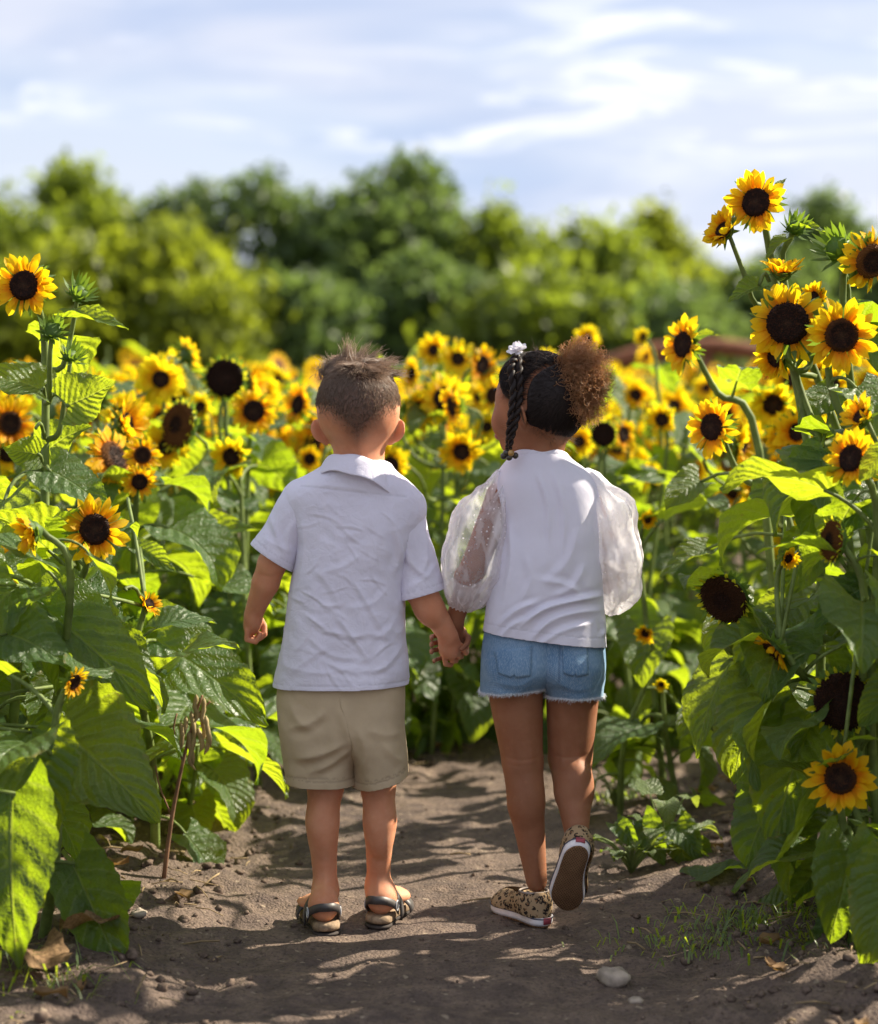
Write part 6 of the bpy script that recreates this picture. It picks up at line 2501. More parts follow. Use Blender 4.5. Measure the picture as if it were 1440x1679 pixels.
# ================================================================== the girl
def build_girl():
    base = ground(885, 1490)
    bb = np.array([base.x, base.y, 0.0])
    root = empty('person', base)
    root.location.z = 0
    tag(root, 'small girl with curly hair puff, white top with sheer sleeves and denim shorts', 'person', 'children walking hand in hand')
    yaw = math.radians(54)
    Fh = np.array([-math.sin(yaw), math.cos(yaw), 0])
    Sh = np.array([math.cos(yaw), math.sin(yaw), 0])
    c = K(884, 656, 0.0)
    f = Field((K(700, 0)[0], KID_Y - 0.17, -0.015), (K(1075, 0)[0], KID_Y + 0.26, 1.15), 0.0028)
    ax = [Sh, Fh, Z3]
    f.ell(c, (0.0735, 0.090, 0.085), ax, 0)
    f.ell(c - Fh * 0.020 - Z3 * 0.012, (0.066, 0.066, 0.068), ax, 0.03)
    head_face(f, c, Fh, Sh, Z3, 0, 0.97)
    f.cone(K(890, 706, -0.010), K(884, 785, -0.003), R(38), R(38), 0.016)
    ear(f, c - Sh * 0.0755 - Fh * 0.012 - Z3 * 0.032, -Sh, Fh, Z3, 0.98, 0.45)
    ear(f, c + Sh * 0.0755 - Fh * 0.012 - Z3 * 0.032, Sh, Fh, Z3, 0.98, 0.45)
    f.stack([row(785, 835, 950, 0, 0.045), row(850, 830, 970, 0, 0.062), row(950, 828, 965, 0, 0.062), row(1040, 822, 965, 0, 0.066), row(1085, 812, 970, 0, 0.066), row(1108, 822, 962, 0, 0.055)], 0.03)
    f.cone(K(850, 800), K(826, 814), R(20), R(23), 0.02)
    f.cone(K(930, 797), K(958, 812), R(20), R(23), 0.02)
    # left arm to the boy's hand
    sh, el, wr = K(822, 814), K(776, 932, -0.004), K(744, 1020, 0.030)
    f.cone(sh, el, R(25), R(22), 0.012)
    f.cone(el, wr, R(21), R(14.5), 0.006)
    f.ell(K(766, 958, 0.006), (R(20), R(20), R(32)), [u_([1, 0, 0.4]), Y3, u_([-0.4, 0, 1])], 0.006)
    f.ell(K(748, 1046, 0.052), (R(19), R(12), R(21)), [u_([1, 0.2, -0.2]), u_([-0.2, 1, 0]), Z3], 0.012)
    f.cone(wr, K(748, 1046, 0.05), R(15.5), R(15), 0.01)
    # her fingers go round the boy's palm and show on its left; the thumb on the right
    kb = [K(737, 1042 + 11 * i, 0.046) for i in range(4)]
    cu = [[K(722, 1040 + 12 * i, 0.046), K(708, 1044 + 11.5 * i, 0.032), K(708, 1048 + 11 * i, 0.010)] for i in range(4)]
    cu[3] = [K(724, 1079, 0.05), K(712, 1083, 0.036), K(712, 1085, 0.016)]
    hand_fingers(f, kb, cu, [0.0064, 0.0068, 0.0066, 0.0058])
    hand_fingers(f, [K(757, 1036, 0.046)], [[K(768, 1046, 0.030), K(766, 1056, 0.014), K(757, 1064, 0.004)]], [0.0080])
    # right arm, carried forward
    sh, el, wr = K(958, 814), K(1002, 925, 0.01), K(985, 985, 0.13)
    f.cone(sh, el, R(25), R(21), 0.012)
    f.cone(el, wr, R(21), R(15), 0.006)
    f.ell(K(982, 1000, 0.158), (R(12), R(22), R(19)), None, 0.012)
    for i in range(4):
        q = K(980 + 2 * i, 1006 + 4 * i, 0.172 - 0.008 * i)
        hand_fingers(f, [q], [[q + np.array([-0.002, 0.012, -0.012]), q + np.array([-0.008, 0.010, -0.026]), q + np.array([-0.016, 0.002, -0.030])]], [0.0062])
    q = K(974, 998, 0.152)
    hand_fingers(f, [q], [[q + np.array([-0.010, 0.014, -0.006]), q + np.array([-0.012, 0.024, -0.014])]], [0.0072])
    # legs: left stands, right heel lifted
    f.cone(K(843, 1110), K(857, 1248, 0.004), R(48), R(34), 0.006)
    f.cone(K(857, 1248, 0.004), K(863, 1315, -0.008), R(34), R(30), 0.006)
    f.ell(K(863, 1312, -0.012), (R(30.5), R(32), R(54)), None, 0.008)
    anl = K(880, 1445, 0.0)
    f.cone(K(863, 1320, -0.006), anl, R(29.5), R(17.5), 0.006)
    f.cone(K(940, 1110), K(935, 1242, 0.03), R(46), R(37), 0.006)
    f.cone(K(935, 1242, 0.03), K(941, 1298, -0.006), R(36), R(31.5), 0.006)
    f.ell(K(942, 1292, -0.010), (R(32.5), R(32), R(48)), None, 0.008)
    anr = K(946, 1372, -0.050)
    f.cone(K(941, 1298, -0.006), anr, R(31), R(19), 0.006)
    V, Q = f.mesh()
    V = relax(V, Q, 2, 0.4)
    N = vnormals(V, Q)
    V = V + N * folds(V, N, [([(826, 1240), (856, 1247), (888, 1240)], 3.0, -1.5, 0), ([(828, 1252), (858, 1257), (886, 1250)], 2.5, -0.9, 0), ([(900, 1236), (934, 1243), (968, 1236)], 3.0, -1.5, 0), ([(846, 1262), (862, 1300), (868, 1345)], 8, -1.3, 0), ([(942, 1262), (943, 1295), (944, 1325)], 8, -1.3, 0),
        ([(877, 1395), (880, 1420), (882, 1450)], 6, 1.8, 0.5), ([(846, 1215), (850, 1235), (852, 1260)], 5, 1.4, 0.3), ([(870, 1212), (872, 1235), (872, 1258)], 5, 1.4, 0.3), ([(918, 1212), (922, 1232), (922, 1256)], 5, 1.4, 0.3), ([(948, 1212), (950, 1232), (950, 1254)], 5, 1.4, 0.3)])[:, None]
    L = np.stack([(V - c) @ Sh, (V - c) @ Fh, (V - c) @ Z3], 1)
    hm = hair_region(L)
    pxb = px_of(V)
    dpt = np.full(len(V), 99.0)
    nb = np.where((L[:, 2] > -0.06) & (V[:, 1] < c[1] + 0.02))[0]
    dpt[nb] = np.min(np.hypot(pxb[nb][:, None, 0] - PART[None, :, 0], pxb[nb][:, None, 1] - PART[None, :, 1]), 1)
    to_obj('body', V, Q, [M_SKIN_G], root, bb, attrs={'stubble': 0.75 * np.clip(hm * 1.2, 0, 1) * (L[:, 2] > -0.1) * np.clip((dpt - 3.5) / 3, 0, 1)})
    face_parts(c, Fh, Sh, Z3, root, bb, M_IRIS)
    girl_hair(root, bb, c, Sh, Fh)

    # ---- top
    f = Field((K(765, 0)[0], KID_Y - 0.16, K(0, 1110)[2]), (K(1025, 0)[0], KID_Y + 0.16, K(0, 725)[2]), 0.0027)
    f.stack([row(735, 845, 925, -0.004, 0.046), row(752, 832, 938, -0.003, 0.054), row(772, 818, 962, 0, 0.063), row(795, 812, 980, 0, 0.070), row(850, 822, 986, 0, 0.078), row(920, 812, 990, 0, 0.082), row(980, 799, 990, 0, 0.086), row(1030, 791, 994, 0, 0.090), row(1075, 786, 999, 0, 0.092), row(1105, 784, 1002, 0, 0.093)], 0.01, 2.5)
    V, Q = f.mesh()
    hemp, hemn = K(892, 1054, -0.09), u_([-0.125, 0, -1])
    V, T = cut(V, Q, [(hemp, hemn), (K(884, 744, 0), u_([0.02, 0.25, 1]))])
    V = relax(V, T, 1, .4)
    N = vnormals(V, T)
    SP = [
        ([(992, 975), (940, 985), (890, 1000), (850, 1030)], 8, 6.0, .6), ([(990, 1000), (940, 1005), (900, 1020), (870, 1050)], 9, 4.5, .5), ([(975, 1020), (920, 1035), (880, 1062)], 8, 3.0, .5),
        ([(890, 985), (850, 1000), (815, 1030)], 8, 3.2, .5), ([(870, 1010), (835, 1030), (812, 1058)], 7, 3.0, .5), ([(960, 985), (930, 960), (880, 950)], 9, 2.2, .5),
        ([(880, 770), (898, 830), (900, 900)], 7, 2.4, .5), ([(905, 765), (925, 840), (920, 930)], 8, 1.8, .5), ([(835, 850), (840, 920), (825, 990)], 9, 2.6, .5), ([(950, 860), (930, 920), (890, 960)], 12, 2.0, .5),
        ([(960, 920), (940, 960), (900, 985)], 10, 2.4, .5), ([(860, 900), (870, 950), (850, 1000)], 10, 1.6, .5), ([(985, 1010), (992, 1030), (985, 1045)], 6, 2.5, .5),
    ]
    d = folds(V, N, [(a, w * 0.72, h_ * 1.7, u) for a, w, h_, u in SP]) + 0.0016 * np.abs(fbm(V * np.array([1.3, 1.3, 0.6]), 9, 2, 71)) + 0.0005 * fbm(V, 30, 3, 3) + 0.0030 * vnoise(V, 10, 5)
    hz = (V - hemp) @ hemn
    seam = band_lines(-hz, 0.0175, 0.0195)
    nz_ = (V - K(884, 744, 0)) @ u_([0.02, 0.25, 1])
    rib = band_lines(-nz_, 0.009, 0.011)
    d += 0.006 * np.clip(1 + hz / 0.05, 0, 1) * vnoise(V * np.array([1, 1, 0]), 16, 25) - 0.0008 * (seam + rib)
    top = to_obj('top', V + N * d[:, None], T, [M_COTTON], root, bb, thick=0.0014, attrs={'seam': np.maximum(seam, rib) * 0.3})
    # sheer puff sleeves
    for side in (0, 1):
        if side == 0:
            pr = [(K(824, 806), K(788, 862), R(30), R(48)), (K(788, 862), K(776, 925), R(48), R(54)), (K(776, 925), K(768, 958), R(54), R(40)), (K(768, 956), K(756, 988, 0.008), R(40), R(19))]
            pl = [(K(754, 996, 0.010), u_(K(755, 1030, .02) - K(786, 935)))]
            cuff0, ax_ = K(764, 982, 0.004), u_(K(755, 1030, .02) - K(786, 935))
        else:
            pr = [(K(962, 806), K(1002, 850), R(31), R(40)), (K(1002, 850), K(1006, 910, 0.01), R(42), R(47)), (K(1006, 910, 0.01), K(1012, 955, 0.015), R(47), R(38)), (K(1012, 955, 0.015), K(1003, 992, 0.045), R(38), R(18))]
            pl = [(K(1001, 1004, 0.06), u_([-0.1, 0.5, -1]))]
            cuff0, ax_ = pl[0]
        lo = np.min([np.minimum(a, b) - max(r1, r2) for a, b, r1, r2 in pr], 0) - 0.03
        hi = np.max([np.maximum(a, b) + max(r1, r2) for a, b, r1, r2 in pr], 0) + 0.03
        f = Field(lo, hi, 0.0034)
        for a, b, r1, r2 in pr:
            f.cone(a, b, r1, r2, 0.02, (Y3, 1.08))
        V, Q = f.mesh()
        V, T = cut(V, Q, pl)
        V = relax(V, T, 1, .4)
        N = vnormals(V, T)
        # gathers run from the shoulder to the cuff
        axis = u_(pl[0][0] - np.array(pr[0][0]))
        q = V - np.array(pr[0][0])
        t = np.clip((q @ axis) / np.linalg.norm(pl[0][0] - np.array(pr[0][0])), 0, 1)
        s1 = u_(np.cross(axis, Y3))
        ang = np.arctan2(q @ s1, q[:, 1] - q @ axis * axis[1])
        P2 = np.stack([np.cos(ang) * 1.0, np.sin(ang) * 1.0, t * 0.5 + side * 7], 1)
        gather = np.abs(t - 0.5) * 2
        d = 0.0075 * vnoise(P2, 2.6, 3) * (0.5 + gather) + 0.0035 * vnoise(P2, 6.5, 6) * (0.4 + gather) + 0.006 * vnoise(V, 24, 4 + side) * 0.5 + 0.002 * fbm(V, 60, 2, 8)
        hz = (V - pl[0][0]) @ np.array(pl[0][1])
        cuff = np.clip(1 + hz / 0.012, 0, 1) * 0.75
        P = px_of(V)
        if side == 0:
            # the cloth is gathered double except for one open pane that shows the arm
            win = smooth_path([(812, 772, 0), (806, 810, 0), (790, 850, 0), (774, 900, 0), (768, 945, 0)], 24)[:, :2]
            dw = np.min(np.hypot(P[:, None, 0] - win[None, :, 0], P[:, None, 1] - win[None, :, 1]), 1)
            wid = np.interp(P[:, 1], [770, 800, 850, 900, 945, 965], [11, 15, 17, 21, 24, 8])
            body = np.clip((dw - wid) / 5.0, 0, 1)
            d += 0.004 * np.exp(-((dw - wid - 6) / 5.0) ** 2)
            cuff = np.maximum(cuff, 0.52 * np.maximum(body, (V[:, 1] > KID_Y + 0.01) * 0.10) + (0.20 * vnoise(P2, 11, 3) + 0.12 * vnoise(P2, 23, 4)) * body)
        else:
            cuff = np.maximum(cuff, 0.68 + 0.20 * vnoise(P2, 10, 5) + 0.12 * vnoise(P2, 22, 6))  # right sleeve kept denser to imitate the white of sunlit cloth
        cuff = np.clip(cuff, 0, 1)
        d *= np.clip(-hz / 0.02, 0.15, 1)
        d += 0.0022 * np.clip(1 + hz / 0.035, 0, 1) * np.sin(ang * 19)
        to_obj('sleeve', V + N * d[:, None], T, [M_SHEER], top, (0, 0, 0), attrs={'cuff': cuff}).location = -bb

    # ---- denim shorts
    parts = []
    for side in (0, 1):
        f = Field((K(765, 0)[0], KID_Y - 0.16, K(0, 1185)[2]), (K(1020, 0)[0], KID_Y + 0.16, K(0, 1010)[2]), 0.0030)
        if side == 0:
            f.stack([row(1030, 795, 950, 0, 0.076), row(1065, 790, 944, 0, 0.085), row(1092, 788, 930, 0, 0.090), row(1112, 787, 912, 0, 0.086), row(1126, 786, 897, 0, 0.080), row(1145, 785, 889, 0, 0.074), row(1175, 786, 893, 0, 0.071)], 0.01, 2.2)
            f.ell(K(850, 1098, -0.042), (R(50), 0.050, R(36)), None, 0.02)
            pl = [(K(838, 1139, -0.07), u_([0.07, -0.02, -1]))]
        else:
            f.stack([row(1030, 842, 990, 0, 0.076), row(1065, 848, 993, 0, 0.085), row(1092, 862, 993, 0, 0.090), row(1112, 876, 992, 0, 0.086), row(1128, 890, 990, 0, 0.080), row(1147, 897, 989, 0, 0.074), row(1178, 897, 988, 0, 0.071)], 0.01, 2.2)
            f.ell(K(938, 1096, -0.042), (R(47), 0.050, R(36)), None, 0.02)
            pl = [(K(942, 1148, -0.07), u_([0.0, -0.02, -1]))]
        V, Q = f.mesh()
        V, T = cut(V, Q, pl + [(K(0, 1022), (0, 0, 1))])
        V = relax(V, T, 1, .4)
        N = vnormals(V, T)
        hz = (V - pl[0][0]) @ pl[0][1]
        sp = [([(800, 1130), (840, 1138), (880, 1118)], 7, 2.6, .5), ([(810, 1118), (850, 1124), (885, 1105)], 6, 2.0, .5)] if side == 0 else [([(905, 1112), (940, 1130), (980, 1126)], 7, 2.2, .5), ([(910, 1135), (945, 1142), (982, 1134)], 6, 1.8, .5)]
        d = folds(V, N, sp) + 0.0005 * fbm(V, 40, 3, 5 + side) + 0.0018 * vnoise(V, 16, 9 + side)
        d += 0.003 * np.clip(1 + hz / 0.03, 0, 1) * vnoise(V * np.array([1, 1, 0]), 26, 5)
        worn = np.clip(1 + hz / 0.006, 0, 1) * 0.9
        P = px_of(V)
        seam = np.exp(-((P[:, 0] - (918 - 0.012 * (P[:, 1] - 1050))) / 1.6) ** 2) * (V[:, 1] < KID_Y) * (P[:, 1] < 1118)
        parts.append((V + N * d[:, None], T, seam, worn, pl[0], N))
    V = np.concatenate([p[0] for p in parts])
    T = np.concatenate([parts[0][1], parts[1][1] + len(parts[0][0])])
    sh_ = to_obj('shorts', V, T, [M_DENIM], root, bb, thick=0.0018, attrs={'seam': np.concatenate([p[2] for p in parts]) * 0.8, 'worn': np.concatenate([p[3] for p in parts])})
    bvh = BVHTree.FromPolygons([tuple(v) for v in V], [tuple(int(i) for i in t) for t in T])

    def on_cloth(px, py, off):
        o = at(px, py, KID_Y - 0.6)
        h = bvh.ray_cast(o, ray(px, py).normalized())
        return np.array(h[0] + h[1].normalized() * (off if h[1].y < 0 else -off)) if h[0] is not None else None
    # patch pockets and stitched seams
    for outl in ([(812, 1068), (872, 1060), (870, 1108), (842, 1112), (818, 1104)], [(922, 1056), (962, 1052), (964, 1106), (942, 1110), (924, 1104)]):
        A = np.array(outl, float)
        n = 12
        top_, bot = (A[0], A[1]), (A[4], A[2])
        G, ok = [], True
        for i in range(n + 1):
            t = i / n
            for j in range(n + 1):
                s = j / n
                yb = (1 - s) * A[4] + s * A[2] if abs(s - 0.5) < 1e-9 else ((A[4] * (1 - 2 * s) + A[3] * 2 * s) if s < 0.5 else (A[3] * (2 - 2 * s) + A[2] * (2 * s - 1)))
                q = ((1 - s) * A[0] + s * A[1]) * (1 - t) + yb * t
                h = on_cloth(q[0], q[1], 0.0016)
                ok = ok and h is not None
                G.append(h)
        if not ok:
            continue
        Fq = [(i * (n + 1) + j, i * (n + 1) + j + 1, (i + 1) * (n + 1) + j + 1, (i + 1) * (n + 1) + j) for i in range(n) for j in range(n)]
        pk = to_obj('pocket', np.array(G), Fq, [M_DENIM], sh_, (0, 0, 0), thick=0.0016)
        pk.location = -bb
        ring = [i * (n + 1) for i in range(n + 1)] + [n * (n + 1) + j for j in range(1, n + 1)] + [i * (n + 1) + n for i in range(n - 1, -1, -1)]
        mb = MB()
        gc = np.mean(G, 0)
        pts = [G[k] + (gc - G[k]) * 0.07 + np.array([0, -0.0012, 0]) for k in ring]
        mb.tube(pts, 0.0007, 4)
        mb.build('pocket_stitching', M_STITCH, sh_).location = -bb
    # frayed hems
    ro, di, le = [], [], []
    rr = np.random.default_rng(9)
    for Vp, Tp, _, _, pl, Np in parts:
        hz = (Vp - pl[0]) @ pl[1]
        e = np.where(np.abs(hz) < 0.0022)[0]
        for k in rr.choice(e, 1300):
            ro.append(Vp[k] - pl[1] * 0.002 + rr.normal(size=3) * 0.001)
            di.append(u_(np.array(pl[1]) * 0.9 + Np[k] * 0.45 + rr.normal(size=3) * 0.45))
            le.append(rr.uniform(0.002, 0.0065))
    strands('frayed_hem', ro, di, le, 0.00045, sh_, (0, 0, 0), M_FRAY, 3, rr.normal(size=(len(ro), 3)) * 0.3, None, 0.5, 0.1, 2).location = -bb

    # ---- slip-on shoes
    h0, t0 = np.array(ground(904, 1488)), np.array(ground(826, 1460))
    d = u_((t0 - h0) * np.array([1, 1, 0]))
    ank = np.array(anl)
    o = ank - d * 0.036
    o[2] = gz(o[0], o[1]) + 0.002
    shoe(root, bb, o, frame_of(d), -1)
    # right: toe on the ground, heel lifted, sole towards the camera
    toe = K(929, 1494, -0.055)
    heel = K(950, 1394, -0.135)
    d = u_(toe - heel)
    toe_g = toe.copy()
    s = u_(np.cross(d, np.array([0.02, -1.0, 0.25])))
    upv = -np.cross(s, d)
    upv = u_(upv) if upv[1] > 0 else -u_(upv)
    s = np.cross(d, upv)
    M = np.stack([s, d, upv], 1)
    o = heel - d * 0.012
    shoe(root, bb, o, M, 1)
    return root


def hair_region(L):
    """Where hair grows on the girl's head; L: right, forward, up from the middle of the head."""
    x, y, z = L[:, 0], L[:, 1], L[:, 2]
    lim = np.where(y < -0.02, -0.080 + 0.030 * (np.abs(x) / 0.065) ** 2, np.interp(y, [-0.02, 0.0, 0.03, 0.06, 0.09], [-0.052, -0.012, 0.0, 0.040, 0.056]))
    return np.clip((z - lim) / 0.012, 0, 1)


PART = smooth_path([(860, 668, 0), (861, 645, 0), (869, 622, 0), (884, 607, 0), (900, 599, 0), (925, 590, 0)], 30)[:, :2]


def girl_hair(root, bb, c, Sh, Fh):
    A = np.stack([Sh, Fh, Z3], 0)                     # local -> world: v @ A
    rad = np.array([0.0735, 0.090, 0.085])
    puff_c = K(957, 626, -0.045)
    knot = K(922, 640, -0.052)
    kl = (knot - c) @ A.T
    # smooth cap, parted from the left ear over the crown
    nu, nv = 260, 130
    th = np.linspace(0.0, PI * 0.93, nv)
    ph = np.linspace(0, 2 * PI, nu, endpoint=False)
    TH, PH = np.meshgrid(th, ph, indexing='ij')
    D = np.stack([np.sin(TH) * np.cos(PH), np.sin(TH) * np.sin(PH), np.cos(TH)], -1).reshape(-1, 3)
    P = D * rad
    back = P[:, 1] < 0
    P[:, 1] = np.where(back, P[:, 1] * 1.02, P[:, 1])
    P[:, 2] = np.where((P[:, 2] < 0) & back, P[:, 2] * 0.98, P[:, 2])
    hm = hair_region(P)
    # parting line: given in photo pixels, laid on the near side of the head
    W = P @ A + c
    pxs = px_of(W)
    part = PART
    dist = np.min(np.hypot(pxs[:, None, 0] - part[None, :, 0], pxs[:, None, 1] - part[None, :, 1]), 1)
    near = W[:, 1] < c[1] + 0.02
    groove = np.where(near, np.exp(-(dist / 5.2) ** 4), 0)
    toknot = np.linalg.norm(P - kl, axis=1)
    Wl = W - knot
    streak = np.sin(np.arctan2(Wl[:, 2], Wl[:, 0]) * 46 + 2 * vnoise(W, 60, 3))
    infl = 0.0085 * hm + 0.012 * np.exp(-(toknot / 0.030) ** 2) * hm + 0.00025 * streak * hm - 0.0135 * groove - 0.007 * (1 - hm)
    P = P * (1 + (infl / np.linalg.norm(P, axis=1)))[:, None]
    W = P @ A + c
    i = np.arange(nv - 1)[:, None] * nu + np.arange(nu)[None, :]
    j = np.arange(nv - 1)[:, None] * nu + (np.arange(nu)[None, :] + 1) % nu
    Q = np.stack([i.ravel(), (i + nu).ravel(), (j + nu).ravel(), j.ravel()], 1)
    Q = Q[:, ::-1]
    hq = hm[Q].max(1) > 0.02
    hair = to_obj('hair', W, Q[hq], [M_HAIR_G], root, bb)
    r = np.random.default_rng(12)
    # combed strands on the cap, towards the knot
    ok = np.where((hm > 0.5) & (groove < 0.02))[0]
    pk = r.choice(ok, 11000)
    P0 = W[pk]
    N0 = (W[pk] - c)
    N0 /= np.linalg.norm(N0, axis=1)[:, None]
    front = ((P0 - c) @ Fh > 0.015) & ((P0 - c) @ Sh < 0.02)
    clip = K(848, 578, -0.035)
    T0 = np.where(front[:, None], clip, knot) - P0
    T0 -= N0 * np.sum(T0 * N0, 1)[:, None]
    T0 /= np.linalg.norm(T0, axis=1)[:, None] + 1e-9
    strands('combed_hair', P0 + N0 * 0.0006, u_rows(T0 + N0 * 0.10 + r.normal(size=P0.shape) * 0.05), r.uniform(0.014, 0.034, len(pk)), 0.00050, hair, (0, 0, 0), M_HAIR_G, 4, -N0 * 2.6 * 0.12, r.random(len(pk)) * 0.6, 0.4, 0.02, 6).location = -bb
    # loose frizz along nape, hairline and top
    ok = np.where((hm > 0.1) & (hm < 0.95))[0]
    pk = np.concatenate([r.choice(ok, 2200), r.choice(np.where((hm > 0.9) & (P[:, 2] > 0.035))[0], 500)])
    P0 = W[pk]
    N0 = u_rows(W[pk] - c)
    strands('baby_hair', P0, u_rows(N0 * 0.5 + r.normal(size=P0.shape) * 0.5 + np.array([0.1, -0.1, -0.2])), r.uniform(0.005, 0.013, len(pk)), 0.00032, hair, (0, 0, 0), M_FRIZZ, 5, r.normal(size=P0.shape) * 0.8, r.random(len(pk)), 0.3, 0.2, 7).location = -bb
    # ---- curly puff: springy coils bursting from the knot
    n = 2900
    d = r.normal(size=(n, 3))
    d /= np.linalg.norm(d, axis=1)[:, None]
    tgt = puff_c + d * np.array([R(50), 0.058, R(78)]) * (0.50 + 0.58 * r.random(n) ** 0.6)[:, None]
    tgt += (vnoise(tgt, 30, 5) * 0.009)[:, None] * d
    st = knot + (puff_c - knot) * 0.15 + r.normal(size=(n, 3)) * 0.009
    seg = 26
    V = np.zeros((n, seg + 1, 3, 3), np.float32)
    ax_ = u_rows(tgt - st)
    a1 = u_rows(np.cross(ax_, r.normal(size=(n, 3))))
    a2 = np.cross(ax_, a1)
    ln = np.linalg.norm(tgt - st, axis=1)
    turns = ln / r.uniform(0.012, 0.020, n)
    cr = r.uniform(0.0030, 0.0058, n)
    ph0 = r.uniform(0, 6.28, n)
    mid = r.normal(size=(n, 3)) * 0.008
    for s in range(seg + 1):
        t = s / seg
        p = st + (tgt - st) * t + mid * math.sin(PI * t)
        w = np.minimum(1, t * 2.5)
        an = ph0 + turns * 2 * PI * t
        p = p + (a1 * np.cos(an)[:, None] + a2 * np.sin(an)[:, None]) * (cr * w)[:, None]
        q = 0.00085 * (1 - 0.5 * t)
        for j in range(3):
            b = j * 2 * PI / 3
            V[:, s, j] = p + (a1 * math.cos(b) + a2 * math.sin(b)) * q
    b0 = (np.arange(n) * (seg + 1) * 3)[:, None]
    Q = np.concatenate([np.concatenate([b0 + s * 3 + j, b0 + s * 3 + (j + 1) % 3, b0 + (s + 1) * 3 + (j + 1) % 3, b0 + (s + 1) * 3 + j], 1) for s in range(seg) for j in range(3)])
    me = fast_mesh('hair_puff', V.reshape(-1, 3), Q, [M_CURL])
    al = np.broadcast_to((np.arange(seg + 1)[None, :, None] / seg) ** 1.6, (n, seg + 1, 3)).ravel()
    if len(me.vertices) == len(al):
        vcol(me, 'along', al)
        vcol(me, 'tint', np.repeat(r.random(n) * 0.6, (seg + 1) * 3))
    pf = new_obj('hair_puff', me, hair)
    pf.location = -bb
    mb = MB()
    ring = [knot + (puff_c - knot) * 0.12 + np.array([0.004 * math.sin(t), 0.019 * math.cos(t), 0.021 * math.sin(t)]) for t in np.linspace(0, 2 * PI, 17)]
    mb.tube(ring, 0.004, 8)
    mb.build('hair_band', simple_mat('black_elastic', (0.02, 0.02, 0.022), 0.7, 0.3), hair).location = -bb
    # ---- two rope twists hanging before the ear
    for k, pts in enumerate(([(848, 582, -0.036), (838, 602, -0.058), (842, 640, -0.070), (838, 680, -0.074), (834, 715, -0.070), (832, 742, -0.066)],
                             [(850, 584, -0.040), (852, 616, -0.062), (852, 655, -0.072), (846, 690, -0.076), (838, 722, -0.072), (834, 744, -0.066)])):
        mp = smooth_path([K(*p) for p in pts], 60)
        T = np.gradient(mp, axis=0)
        T = u_rows(T)
        n1 = u_rows(np.cross(T, np.array([0.3, 1, 0.2])))
        n2 = np.cross(T, n1)
        mb = MB()
        for s in (0, 1):
            an = np.arange(60) * 0.62 + s * PI + k
            w = np.interp(np.arange(60), [0, 6, 40, 59], [0.0040, 0.0048, 0.0040, 0.0026])
            p = mp + (n1 * np.cos(an)[:, None] + n2 * np.sin(an)[:, None]) * w[:, None] * 0.75
            mb.tube(p, w * 1.05, 8)
        me = mb.mesh('braid', [M_HAIR_G])
        new_obj('braid', me, hair).location = -bb
        e0 = np.linspace(0, 1, 60)
        sr = mp[r.integers(2, 58, 160)]
        strands('braid_frizz', sr, u_rows(r.normal(size=(160, 3))), 0.010, 0.00028, hair, (0, 0, 0), M_CURL, 4, r.normal(size=(160, 3)) * 0.5, r.random(160), 0.3, 0.2, 8 + k).location = -bb
    # bobbles at the ends of the twists
    for q, (px, py, dy) in enumerate(((826, 748, -0.066), (835, 750, -0.072), (845, 747, -0.068), (838, 743, -0.076), (830, 743, -0.072))):
        V, F = lump(0.0066, 300 + q, 8, 10, 1.0)
        V = u_rows(V) * 0.0064
        to_obj('bead', V + K(px, py, dy), F, [M_BEAD if q != 3 else M_BEAD2], hair, (0, 0, 0)).location = -bb
    # flower clip on top
    fc = K(848, 574, -0.046)
    nrm = u_(np.array([-0.25, -0.55, 0.8]))
    e1 = u_(np.cross(nrm, Z3))
    e2 = np.cross(nrm, e1)
    mb = MB()
    for ringn, rr_, tl, ln_ in ((7, 0.004, 0.25, 0.017), (6, 0.003, 0.7, 0.013), (5, 0.002, 1.15, 0.009)):
        for i in range(ringn):
            a = 2 * PI * (i + 0.5 * (ringn % 2)) / ringn
            out = e1 * math.cos(a) + e2 * math.sin(a)
            sd = -e1 * math.sin(a) + e2 * math.cos(a)
            V, F = [], []
            for u in range(5):
                t = u / 4
                w = ln_ * 0.48 * math.sin(PI * (0.15 + 0.75 * t))
                for v in (-1, 0, 1):
                    V.append(fc + out * (rr_ + ln_ * t * math.cos(tl)) + nrm * (ln_ * t * math.sin(tl) + 0.003 * v * v * (1 if i % 2 else -0.4)) + sd * v * w)
            for u in range(4):
                for v in range(2):
                    F.append((u * 3 + v, u * 3 + v + 1, u * 3 + v + 4, u * 3 + v + 3))
            mb.add(V, F, 0)
    mb.build('flower_clip', [M_CLIP], root).location = -bb


def u_rows(V):
    V = np.asarray(V, float)
    return V / (np.linalg.norm(V, axis=1)[:, None] + 1e-12)


M_FRIZZ = hair_material('dark_frizz', (0.030, 0.017, 0.012), (0.12, 0.065, 0.038), (0.35, 0.19, 0.10), 0.3)
M_BEAD = simple_mat('dark_bead', (0.035, 0.028, 0.020), 0.15, 0.6, 0.3, 50)
M_BEAD2 = simple_mat('amber_bead', (0.35, 0.20, 0.05), 0.2, 0.6, 0.3, 50)
M_CLIP = simple_mat('pale_fabric_flower', (0.78, 0.76, 0.78), 0.8, 0.2, 0.06, 80, 0.2, 0.001, (0.85, 0.8, 0.85), 0.3)
M_MID = simple_mat('white_rubber', (0.74, 0.70, 0.72), 0.6, 0.35, 0.08, 40)
M_NAVY = simple_mat('dark_stripe', (0.06, 0.065, 0.10), 0.6, 0.3, 0.1)
M_REDTAB = simple_mat('red_heel_tab', (0.32, 0.055, 0.075), 0.55, 0.35, 0.15)


